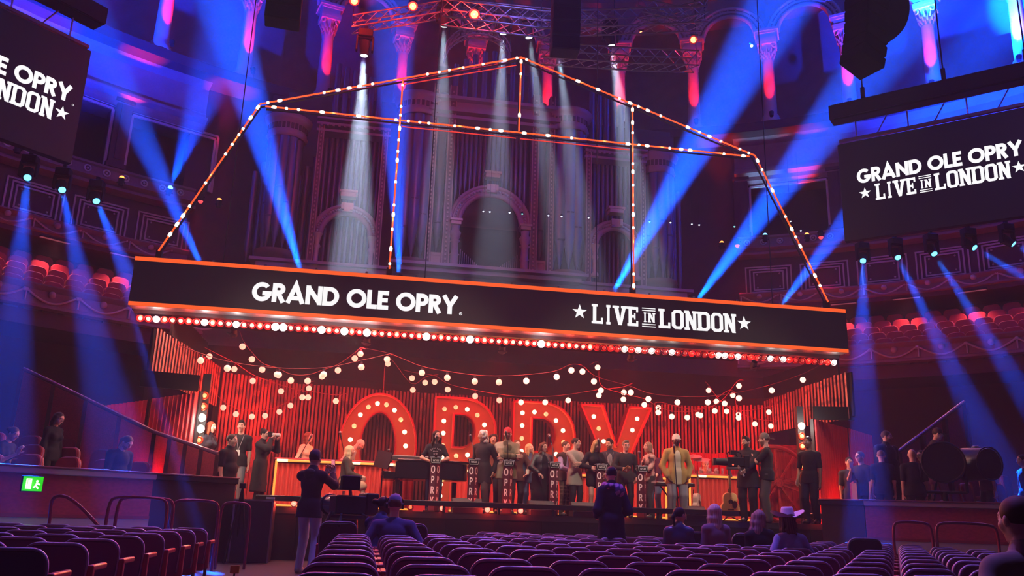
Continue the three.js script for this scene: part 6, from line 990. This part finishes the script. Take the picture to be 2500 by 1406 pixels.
P.edge = person({ label: 'person with slicked brown hair in a khaki jacket at the right edge near the camera', ...seatedAt(2490, 1218, 4.35, 1.78), face: 183, yaw: 0, fine: 1, build: 1.1, hair: { style: 'short', color: [.09, .045, .03], rough: .6 }, top: { color: [.05, .05, .07], collar: 1 }, jacket: { color: [.19, .16, .14], hem: .03 }, armR: { t: [-.2, .08, .1] }, armL: { t: [.2, .08, .1] }, noShoes: 1 });
// right-hand box
const FB = .6;
const inBox = (px, py, D, H, fl) => { const p = at(px, py, { D }); return { at: [p.x, fl ?? p.y - H, p.z], H: fl === undefined ? H : p.y - fl }; };
P.r1 = person({ label: 'person in a grey polo holding papers in front of the orange panel at the right', ...inBox(2072, 1114, 18.6, 1.7), face: -20, skin: 'tan', hair: { color: HAIRD }, top: { color: [.05, .045, .055], sleeve: .4 }, bottom: { color: [.1, .09, .09] } });
P.r2 = person({ label: 'person in glasses with hand on chin beside the orange panel at the right', ...inBox(2100, 1100, 18.2, 1.76), face: -75, glasses: 1, hair: { color: [.13, .1, .08] }, top: { color: [.03, .028, .034], sleeve: .4 }, armR: { t: [-.03, .26, .13], e: [-.5, -1, 0], dir: [0, 1, .2] } });
P.r3 = person({ label: 'tall bearded person in a black jacket with a pass standing in the right box', ...inBox(2160, 1050, 18.2, 1.85), face: 10, yaw: 30, build: 1.25, beard: 2, pass: 1, skin: 'tan', hair: { color: [.05, .03, .02] }, top: { color: BLK }, jacket: { color: [.014, .014, .017], hem: .1 } });
P.r4 = person({ label: 'crop-haired person in black seen from behind in front of the tall bearded one', ...inBox(2150, 1097, 17.9, 1.7), face: 150, hair: { color: [.16, .1, .09] }, top: { color: [.014, .014, .017], sleeve: .4 } });
P.r5 = person({ label: 'bald person in a black T-shirt seen from behind at the right box ledge', ...inBox(2225, 1094, 17.6, 1.78), face: 160, yaw: -20, build: 1.1, hair: { style: 'bald', color: [.1, .06, .05] }, top: { color: [.016, .016, .018], sleeve: .42 } });
P.r6 = person({ label: 'person in a pink shirt partly hidden behind the follow spotlight', ...inBox(2250, 1097, 18.1, 1.72), face: -80, glasses: 1, hair: { color: [.06, .04, .03] }, top: { color: [.6, .3, .36], sleeve: .6 } });
P.r7 = person({ label: 'person in a dark cap leaning over higher up in the right box', ...inBox(2256, 1040, 18.8, 1.75), face: 60, lean: 22, hair: { color: HAIRD }, hat: { kind: 'cap', color: [.05, .02, .02] }, top: { color: BLK, sleeve: .5 } });
P.r8 = person({ label: 'person with blue-lit hair and grey T-shirt seated behind the follow spotlight', ...inBox(2402, 1086, 17.5, 1.72), face: -95, lean: 14, hair: { style: 'volume', color: [.2, .3, .34] }, top: { color: [.1, .08, .1], sleeve: .42 } });
P.r9 = person({ label: 'person in a dark top seated at the right edge of the right box', ...inBox(2496, 1108, 17.4, 1.7), face: -100, hair: { color: HAIRD }, top: { color: [.03, .02, .025], sleeve: .42 } });
// left-hand box
P.l1 = person({ label: 'person with brown hair at the left edge leaning on a hand', ...inBox(14, 1036, 14.6, 1.68), fem: 1, face: 72, pitch: 16, lean: 12, hair: { style: 'bun', color: HAIRB, at: [0, .2, -.5] }, top: { color: [.03, .03, .03], sleeve: .3 }, armR: { t: [-.04, .22, .18], e: [-.6, -1, 0], dir: [0, 1, .2] } });
P.l2 = person({ label: 'person with long dark hair looking down in the upper row of the left box', ...inBox(140, 1003, 16, 1.7), fem: 1, face: 66, pitch: 18, hair: { style: 'long', color: [.03, .025, .03], len: .8 }, top: { color: [.016, .018, .022], sleeve: .9 } });
P.l3 = person({ label: 'bearded person in a black T-shirt looking down in the left box', ...inBox(292, 1055, 15.3, 1.78), face: 58, pitch: 32, lean: 12, build: 1.25, beard: 1, hair: { style: 'pony', color: [.12, .07, .06] }, top: { color: [.017, .016, .02], sleeve: .4, hem: .03 }, armR: { t: [-.1, .02, .16] }, armL: { t: [.1, .02, .16] } });
// ---------------------------------------------------------------- things on the stage
const chrome = mat([.5, .5, .52], .25, { metalness: .9 }), micGrey = mat([.22, .22, .24], .4, { metalness: .6 });
{
  const lectTex = (side) => canvasTex(128, 640, (g, w, h) => { const gr = side ? '#5a1626' : '#4a1220'; g.fillStyle = gr; g.fillRect(0, 0, w, h); g.fillStyle = side ? '#f0d0c0' : '#f6eee6'; g.font = 'bold 132px sans-serif'; g.textAlign = 'center'; [...'OPRY'].forEach((c, i) => g.fillText(c, w / 2, 122 + i * 138)); });
  const fm = [0, 1].map((s) => new THREE.MeshStandardMaterial({ map: lectTex(s), roughness: .6, side: THREE.DoubleSide })), signTex = new THREE.MeshStandardMaterial({ roughness: .5, map: canvasTex(256, 128, (g) => { g.fillStyle = '#0b0b0c'; g.fillRect(0, 0, 256, 128); g.strokeStyle = g.fillStyle = '#f2eee4'; g.lineWidth = 9; g.beginPath(); g.moveTo(10, 10); g.lineTo(246, 10); g.lineTo(222, 118); g.lineTo(34, 118); g.closePath(); g.stroke(); g.font = 'bold 62px sans-serif'; g.textAlign = 'center'; g.fillText('WSM', 128, 86); }) });
  const S = .155, Hc = .98, face = (turn, m) => new THREE.PlaneGeometry(S * .98, Hc).translate(0, Hc / 2, S / 2 + .002).rotateY(turn);
  const make = (label) => { const t = thing('lectern', label, 'lectern', [0, 0, 0], 0, 'lecterns along the stage front'); part('column', box(S, Hc, S, 0, Hc / 2, 0), M.black, t); part('lettered_face', face(0), fm[0], t); part('lettered_face', face(PI / 2), fm[1], t);
    const s = new THREE.Shape(); s.moveTo(-.12, .12); s.lineTo(.12, .12); s.lineTo(.095, 0); s.lineTo(-.095, 0); s.closePath(); const g = new THREE.Group(); g.name = 'call_sign'; t.add(g); g.rotation.y = .62; g.position.set(0, Hc + .005, 0); part('sign_box', extrude(s, .05, .004).translate(0, 0, .05), M.black, g); part('sign_face', new THREE.PlaneGeometry(.23, .115).translate(0, .06, .108), signTex, g); part('top_flap', merge([box(.1, .015, .12, -.06, .14, .05).rotateZ(.15), box(.1, .015, .12, .06, .14, .05).rotateZ(-.15)]), mat([.35, .36, .42], .4), g); part('base', box(.3, .03, .3, 0, .015, 0), M.black, t); return t; };
  const L = [[1062, 'lettered dark red lectern with call sign in front of the person in jeans'], [1155, 'lettered dark red lectern with call sign in front of the white-haired person'], [1240, 'lettered dark red lectern with call sign in front of the camouflage jacket'], [1352, 'lettered dark red lectern with call sign beside the auburn-haired person'], [1466, 'lettered dark red lectern with call sign half hidden by the navy coat'], [1566, 'lettered dark red lectern with call sign in front of the patterned blouse']];
  const proto = make(L[0][1]); const heads = [[1066, 1073], [1150, 1072], [1236, 1063], [1344, 1074], [1462, 1082], [1562, 1112]], who = ['long dark-haired person', 'white-haired person', 'camouflage jacket', 'auburn-haired person', 'short black dress', 'patterned blouse'];
  L.forEach(([px, label], i) => {
    const p = at(px, 1150, { z: .25 }), t = i ? copy(proto, [p.x, YS, .25], -.62, label) : proto; if (!i) { t.position.set(p.x, YS, .25); t.rotation.y = -.62; }
    const m = at(...heads[i], { z: .18 }), base = V(p.x, YS + 1.02, .2), mid = base.clone().lerp(m, .55).add(V((m.x - base.x) * -.25, .06, .02));
    const k = thing('microphone', `microphone on a thin arm over the lectern, for the ${who[i]}`, 'microphone', base); const l = (q) => q.clone().sub(base);
    part('arm', tube([V(0, -.04, 0), l(mid), l(m)], .009, 18, 6), i % 2 ? micGrey : M.black, k); const d = m.clone().sub(mid).normalize(), hd = part('mic_body', cyl(.02, .016, .13), M.black, k, l(m).toArray()); hd.quaternion.setFromUnitVectors(V(0, 1, 0), d); part('mic_head', ball(.029, 0, .08, 0, 10), micGrey, hd);
  });
  // straight stand of the person in the tan jacket, and the boom stands on the left
  const stand = (label, foot, top, head, boom) => { const t = thing('microphone_stand', label, 'microphone', foot), l = (q) => q.clone().sub(foot); part('pole', rod(V(0, .02, 0), l(top), .012), M.black, t); part('base', cyl(.14, .15, .03, 0, .015, 0, 20), M.black, t); if (boom) part('boom', rod(l(top).add(l(top).sub(l(head)).multiplyScalar(.3)), l(head), .01), M.black, t); const d = head.clone().sub(top).normalize(), m = part('mic_body', cyl(.024, .017, .16), M.black, t, l(head).toArray()); m.quaternion.setFromUnitVectors(V(0, 1, 0), d); part('mic_head', ball(.032, 0, .09, 0, 10), micGrey, m); };
  const q = at(1655, 1160, { z: .75 }); stand('straight black microphone stand before the tan jacket', V(q.x, YS, .75), at(1647, 1112, { z: .72 }), at(1646, 1098, { z: .7 }));
  const s1 = at(737, 1120, { z: -1.75 }); stand('boom microphone stand before the singer in beige', V(s1.x, YS, -1.62 - .3), at(735, 1108, { z: -1.95 }), at(757, 1070, { z: -2.1 }), true);
  const s2 = at(845, 1110, { z: -1.9 }); stand('boom microphone stand before the bald person', V(s2.x, YS, -1.95), at(842, 1115, { z: -1.95 }), at(832, 1064, { z: -1.9 }), true);
  const s3 = at(1352, 1120, { z: -.3 }); stand('tall boom microphone stand between the auburn curls and the waistcoat', V(s3.x, YS, -.3), at(1350, 1095, { z: -.3 }), at(1343, 1071, { z: -.25 }), true);
}
{ // grand piano, keys to the left, tail to the right
  const o = at(962, 1180, { z: -.7 }), t = thing('grand_piano', 'black grand piano between the blonde pianist and the first lectern', 'piano', [o.x, YS, -.75]);
  const s = new THREE.Shape(); s.moveTo(0, -.72); s.lineTo(.5, -.74); s.bezierCurveTo(1.1, -.72, 1.0, -.3, 1.35, -.22); s.bezierCurveTo(1.62, -.15, 1.66, .5, 1.3, .7); s.lineTo(0, .74); s.closePath();
  part('rim', extrude(s, .32, .015, 24).rotateX(PI / 2).rotateX(0).translate(0, 1.0, 0), M.blackGloss, t);
  part('lid', extrude(s, .025, .01, 24).rotateX(PI / 2).translate(0.02, 1.06, 0).scale(1.02, 1, 1.02), M.blackGloss, t);
  part('keyboard', merge([box(.26, .14, 1.4, -.12, .72, 0), ...Array.from({ length: 26 }, (_, i) => box(.14, .015, .046, -.16, .8, -.62 + i * .0495))].slice(0, 1)), M.blackGloss, t);
  for (let i = 0; i < 36; i++) part('white_key', box(.14, .018, .032, -.17, .8, -.62 + i * .0355), mat([.7, .68, .64], .3), t);
  part('key_slip', box(.05, .1, 1.4, -.265, .76, 0), M.blackGloss, t);
  for (const [x, z] of [[.05, .6], [.05, -.6], [1.3, .2]]) part('leg', merge([cyl(.06, .045, .62, x, .33, z, 10), cyl(.035, .035, .04, x, .02, z, 10)]), M.blackGloss, t);
  part('pedal_lyre', merge([box(.06, .55, .22, .15, .35, 0), box(.2, .03, .2, .1, .06, 0)]), M.blackGloss, t);
  const k = thing('keyboard', 'long dark electric keyboard lying on the closed piano lid', 'keyboard', [o.x + .35, YS + 1.075, -1.0], .12); part('case', rbox(1.1, .1, .3, .02, 0, .06, 0), mat([.06, .05, .05], .4), k); part('keys', box(.95, .012, .12, 0, .115, .07), mat([.5, .48, .45], .4), k);
  const ms = at(933, 1150, { z: -.45 }), m = thing('music_stand', 'black music stand beside the pianist', 'stand', [ms.x, YS, -.2]); part('pole', cyl(.015, .015, .95, 0, .48, 0, 8), M.black, m); part('desk', box(.5, .36, .02).rotateY(-.9).rotateZ(-.25).translate(0, 1.05, 0), M.black, m); part('feet', merge([0, 1, 2].map((i) => rod(V(0, .15, 0), V(.25 * Math.cos(i * 2.1), .01, .25 * Math.sin(i * 2.1)), .012))), M.black, m); part('clip_light', ball(.03, .1, 1.25, .1, 8), chrome, m);
  const st = at(862, 1183, { z: -.55 }), b = thing('stool', 'round black padded stool under the pianist', 'stool', [P.pianist.t.position.x, YS, -.55]); const sh = P.pianist.t.children[0] && .5; const hgt = Math.max(.4, st.y - YS - .02);
  part('seat', lathe([[.001, hgt], [.17, hgt], [.2, hgt - .03], [.2, hgt - .08], [.17, hgt - .1], [.001, hgt - .1]], 24), mat([.03, .028, .03], .3), b); part('column', cyl(.03, .03, hgt - .14, 0, (hgt - .1) / 2, 0, 12), chrome, b); for (let i = 0; i < 4; i++) part('leg', rod(V(0, .12, 0), V(.22 * Math.cos(i * PI / 2 + .5), .02, .22 * Math.sin(i * PI / 2 + .5)), .016), chrome, b);
}
{ // monitors, guitars, drums, keyboard, glasses
  const wedge = (px, w, z, label) => { const p = at(px, 1230, { z }), t = thing('stage_monitor', label, 'loudspeaker', [p.x, YS, z]); part('cabinet', extrude(poly([[-.2, 0], [.2, 0], [.2, .1], [-.05, .3], [-.2, .3]]), w).rotateY(-PI / 2).translate(w / 2, 0, 0), mat([.05, .048, .05], .6), t); part('grille', box(w * .94, .3, .015).rotateX(-.9).translate(0, .2, .08), mat([.1, .095, .09], .7), t); };
  wedge(1140, .62, .3, 'low grey stage monitor behind the second lectern'); wedge(1322, .55, .35, 'black stage monitor at the feet of the auburn-haired person'); wedge(1425, .55, .3, 'black stage monitor at the feet of the grey T-shirt'); wedge(1694, .5, .35, 'black stage monitor right of the tan jacket');
  const guitar = (label, px, py, z, s, turn, color, hideBody) => { const p = at(px, py, { z }), t = thing('guitar', label, 'guitar', [p.x, YS, z], turn); const b = new THREE.Shape(); b.moveTo(0, -.02); b.bezierCurveTo(.24, -.02, .24, .2, .15, .27); b.bezierCurveTo(.13, .3, .17, .36, .14, .43); b.bezierCurveTo(.1, .5, .04, .49, 0, .48); b.bezierCurveTo(-.04, .49, -.1, .5, -.14, .43); b.bezierCurveTo(-.17, .36, -.13, .3, -.15, .27); b.bezierCurveTo(-.24, .2, -.24, -.02, 0, -.02);
    part('body', extrude(b, .09, .008, 16).translate(0, .12, -.05), color, t); part('side_band', extrude(b, .07, .004, 16).scale(1.012, 1.012, 1).translate(0, .117, -.045), mat([.12, .05, .02], .4), t); part('sound_hole', cyl(.05, .05, .006, 0, 0, 0, 20).rotateX(PI / 2).translate(0, .42, .052), M.black, t); part('pick_guard', cyl(.07, .07, .004, 0, 0, 0, 16).rotateX(PI / 2).scale(.8, 1.2, 1).translate(.09, .36, .052), mat([.06, .02, .012], .3), t); part('bridge', box(.13, .025, .012, 0, .25, .054), mat([.06, .02, .012], .4), t); part('neck', box(.048, .42, .03, 0, .79, .03), mat([.16, .1, .06], .4), t); part('head', box(.07, .15, .02, 0, 1.07, .025), mat([.05, .025, .02], .4), t); part('strings', merge([-.018, -.006, .006, .018].map((x) => rod(V(x, .25, .062), V(x, 1.02, .05), .0012, 4))), chrome, t); part('stand', merge([rod(V(0, .12, -.1), V(-.2, .01, .1), .012), rod(V(0, .12, -.1), V(.2, .01, .1), .012), rod(V(0, .7, -.08), V(0, .1, -.12), .012)]), M.black, t); t.scale.setScalar(s); };
  guitar('acoustic guitar with pale top on a stand in front of the right desk', 1782, 1222, -.2, 1.02, -.1, mat([.6, .4, .18], .35));
  guitar('dark guitar with pale neck left of the acoustic one', 1702, 1225, -.1, .95, .9, mat([.5, .44, .36], .4));
  const ks = at(1645, 1185, { z: -.75 }), kb = thing('keyboard', 'flat black keyboard on a stand behind the tan jacket', 'keyboard', [ks.x, YS, -.8]); part('case', rbox(.95, .08, .32, .015, 0, .78, 0), M.black, kb); part('keys', box(.86, .012, .12, 0, .825, .09), mat([.6, .58, .54], .4), kb); part('stand', merge([rod(V(-.35, .01, -.15), V(.35, .74, .1), .018), rod(V(.35, .01, -.15), V(-.35, .74, .1), .018)]), M.black, kb);
  const cym = (px, py, label, r) => { const p = at(px, py, { z: -2.1 }), t = thing('cymbal', label, 'cymbal', [p.x, YS, -2.1]), h = p.y - YS; part('plate', lathe([[.001, .03], [.04, .025], [.06, .008], [r, -.02], [r, -.024], [.001, .0]], 28), mat([.45, .34, .4], .3, { metalness: .8 }), t, [0, h, 0], [.25, 0, .1]); part('pole', rod(V(0, 0, 0), V(0, h, 0), .012), chrome, t); part('feet', merge([0, 1, 2].map((i) => rod(V(0, .25, 0), V(.25 * Math.cos(i * 2.1), .01, .25 * Math.sin(i * 2.1)), .01))), chrome, t); };
  cym(1694, 1112, 'dark cymbal on a stand above the right desk, left one', .2); cym(1712, 1120, 'dark cymbal on a stand above the right desk, right one', .22);
  const dk = at(1735, 1165, { z: -2.05 }), dr = thing('drum', 'small red-shaded drum on legs behind the right desk', 'drum', [dk.x, YS, -2.05]); part('shell', cyl(.2, .2, .26, 0, .55, 0, 24), mat([.3, .02, .02], .3), dr); part('skin', cyl(.198, .198, .01, 0, .685, 0, 24), mat([.6, .58, .54], .6), dr); part('hoop', merge([new THREE.TorusGeometry(.205, .01, 6, 28).rotateX(PI / 2).translate(0, .68, 0), new THREE.TorusGeometry(.205, .01, 6, 28).rotateX(PI / 2).translate(0, .42, 0)]), chrome, dr); for (let i = 0; i < 3; i++) part('leg', rod(V(.16 * Math.cos(i * 2.1), .5, .16 * Math.sin(i * 2.1)), V(.2 * Math.cos(i * 2.1), 0, .2 * Math.sin(i * 2.1)), .012), chrome, dr);
  const glass = new THREE.MeshPhysicalMaterial({ color: 0xffffff, roughness: .05, transmission: .9, thickness: .01, ior: 1.45 });
  let n = 0; for (const [px, h] of [[1712, .16], [1719, .13], [1727, .18], [1733, .12], [1739, .15], [1745, .13], [1751, .17], [1757, .12], [1763, .15]]) { const p = at(px, 1156, { z: -1.75 }), t = thing('drinking_glass', `${h > .14 ? 'tall' : 'short'} glass on the right desk, ${ordinal(n++)} of the row from the left`, 'glass', [p.x, YS + 1.105, -1.72 - (n % 3) * .08]); part('bowl', lathe([[.001, .004], [.028, .004], [.034, h], [.031, h], [.026, .012], [.001, .012]], 14), glass, t); part('drink', cyl(.027, .025, h * .5, 0, h * .25 + .013, 0, 12), mat([.3, .14, .1], .15), t); }
  const cups = thing('drink_cup', 'pale paper cup in the hand behind the camouflage jacket', 'cup', P.brownArm.arms[0].W.clone().add(V(.0, .02, .06))); part('wall', lathe([[.028, -.05], [.036, .06], [.034, .06], [.026, -.046]], 14), mat([.5, .6, .5], .6), cups);
}
{ // broadcast camera of the operator on the right
  const p = at(1790, 1128, { z: 1.05 }), t = thing('broadcast_camera', 'big black shoulder camera with long lens pointing left at the right of the stage', 'camera', p, -.25);
  part('body', merge([rbox(.36, .2, .16, .02, .05, 0, 0), rbox(.12, .26, .12, .02, .28, .02, 0)]), M.black, t); part('lens', merge([cyl(.07, .085, .26, 0, 0, 0, 16).rotateZ(PI / 2).translate(-.25, 0, 0), rbox(.06, .15, .2, .01, -.4, 0, 0)]), mat([.03, .03, .034], .3), t); part('viewfinder', merge([rbox(.12, .09, .1, .01, .0, .2, .06), rod(V(.1, .1, 0), V(.02, .2, .05), .012)]), M.black, t); part('handle', tube([V(-.12, .1, 0), V(-.1, .2, 0), V(.15, .2, 0), V(.18, .1, 0)], .015, 20, 6), M.black, t); part('rig', merge([rod(V(-.1, -.1, 0), V(-.05, -.32, .05), .02), rod(V(.1, -.1, 0), V(.2, -.3, .1), .02), rbox(.3, .05, .14, .01, 0, -.13, 0)]), M.steel, t); part('tally_lamp', ball(.02, -.02, -.06, .09, 8), mat([.1, 0, 0], .3, { emissive: [2, .2, .1] }), t);
}
{ // arena camera before the operator with the bun
  const p = at(852, 1232, { D: 11.9 }), t = thing('arena_camera', 'black broadcast camera on a heavy pedestal with blue glints in the arena aisle', 'camera', [p.x, 0, p.z], .45), y = p.y;
  part('body', merge([rbox(.5, .26, .26, .03, 0, y, 0), rbox(.2, .3, .3, .03, .3, y + .02, 0)]), mat([.02, .022, .03], .2), t); part('lens', merge([cyl(.12, .14, .5, 0, 0, 0, 18).rotateX(PI / 2).translate(0, y, -.4), new THREE.TorusGeometry(.14, .02, 6, 20).translate(0, y, -.65)]), mat([.02, .022, .03], .2), t); part('viewfinder', rbox(.28, .2, .1, .02, -.05, y + .3, .1).rotateX(0), M.black, t); part('viewfinder_arm', rod(V(0, y + .1, .05), V(-.05, y + .22, .1), .025), M.steel, t);
  part('pedestal', merge([cyl(.14, .2, y - .3, 0, (y - .3) / 2 + .1, 0, 18), cyl(.3, .3, .04, 0, y - .16, 0, 24), cyl(.42, .45, .14, 0, .1, 0, 24)]), mat([.02, .022, .03], .25), t); part('pan_bar', merge([rod(V(.15, y - .12, .1), V(.4, y - .28, .5), .018), rod(V(-.15, y - .12, .1), V(-.35, y - .28, .5), .018)]), M.black, t); part('cable', tube([V(-.3, y - .1, .1), V(-.5, y - .5, .2), V(-.4, .2, .4), V(-.9, .02, .6)], .02, 30, 6), M.black, t);
}
{ // follow spot on the right, cases and cables
  const p = at(2345, 1132, { D: 17.3 }), t = thing('follow_spot', 'big black round spotlight on a stand in the right box', 'spotlight', [p.x, .6, p.z], -.55), y = (p.y - .6) / 1.17; t.scale.setScalar(1.17);
  part('drum', merge([cyl(.34, .34, .22, 0, 0, 0, 32).rotateX(PI / 2).translate(-.3, y, .25)]), mat([.012, .012, .016], .35), t); part('front_ring', new THREE.TorusGeometry(.34, .02, 8, 36).translate(-.3, y, .36), M.black, t); part('lamp_house', merge([cyl(.26, .3, .5, 0, 0, 0, 28).rotateX(PI / 2).rotateY(.7).translate(.28, y, -.1), new THREE.TorusGeometry(.28, .015, 6, 30).rotateY(.7).translate(.44, y, .12)]), mat([.014, .014, .018], .3), t); part('yoke', merge([rod(V(-.66, y, .2), V(-.66, y - .5, .1), .025), rod(V(.05, y, .2), V(.05, y - .5, .1), .025), rod(V(-.66, y - .5, .1), V(.05, y - .5, .1), .025)]), M.black, t); part('stand', merge([rod(V(-.3, y - .5, .1), V(-.3, .1, .1), .04), ...[0, 1, 2].map((i) => rod(V(-.3, .3, .1), V(-.3 + .4 * Math.cos(i * 2.1), 0, .1 + .4 * Math.sin(i * 2.1)), .02))]), M.black, t); part('bracket', rod(V(-.1, y, .1), V(.2, y, .0), .04), M.steel, t);
  const a = at(628, 1185, { z: 1.4 }), c = thing('flight_case', 'tall black case with metal edges beside the left wall and the stage', 'case', [a.x, 0, 1.35]); part('box', rbox(.7, 1.12, .55, .02, 0, .56, 0), mat([.014, .013, .016], .4), c); part('edges', merge([box(.72, .03, .03, 0, 1.11, .27), box(.03, 1.1, .03, .345, .56, .27), box(.03, 1.1, .03, -.345, .56, .27)]), M.steel, c); part('strap', box(.16, .04, .02, .28, 1.16, .2), mat([.5, .5, .52], .4), c);
  const b = at(600, 1150, { z: 1.6 }), m = thing('tripod', 'folded black tripod standing before the case at the left', 'tripod', [b.x, 0, 1.75]); part('head', rbox(.12, .1, .1, .02, 0, 1.36, 0), M.black, m); for (let i = 0; i < 3; i++) part('leg', rod(V(0, 1.32, 0), V(.22 * Math.cos(i * 2.1 + .4), 0, .22 * Math.sin(i * 2.1 + .4)), .02), M.black, m);
  const y1 = at(573, 1390, { D: 9.4 }), tg = thing('floor_tag', 'small yellow tag by the end of the left seat rows', 'tag', [y1.x, 0, y1.z]); part('plate', rbox(.1, .085, .012, .004, 0, Math.max(.12, y1.y), 0), mat([.7, .38, .02], .6), tg); part('stem', box(.02, Math.max(.1, y1.y), .012, 0, Math.max(.1, y1.y) / 2, -.01), M.black, tg);
}
renderer.render(scene, camera);
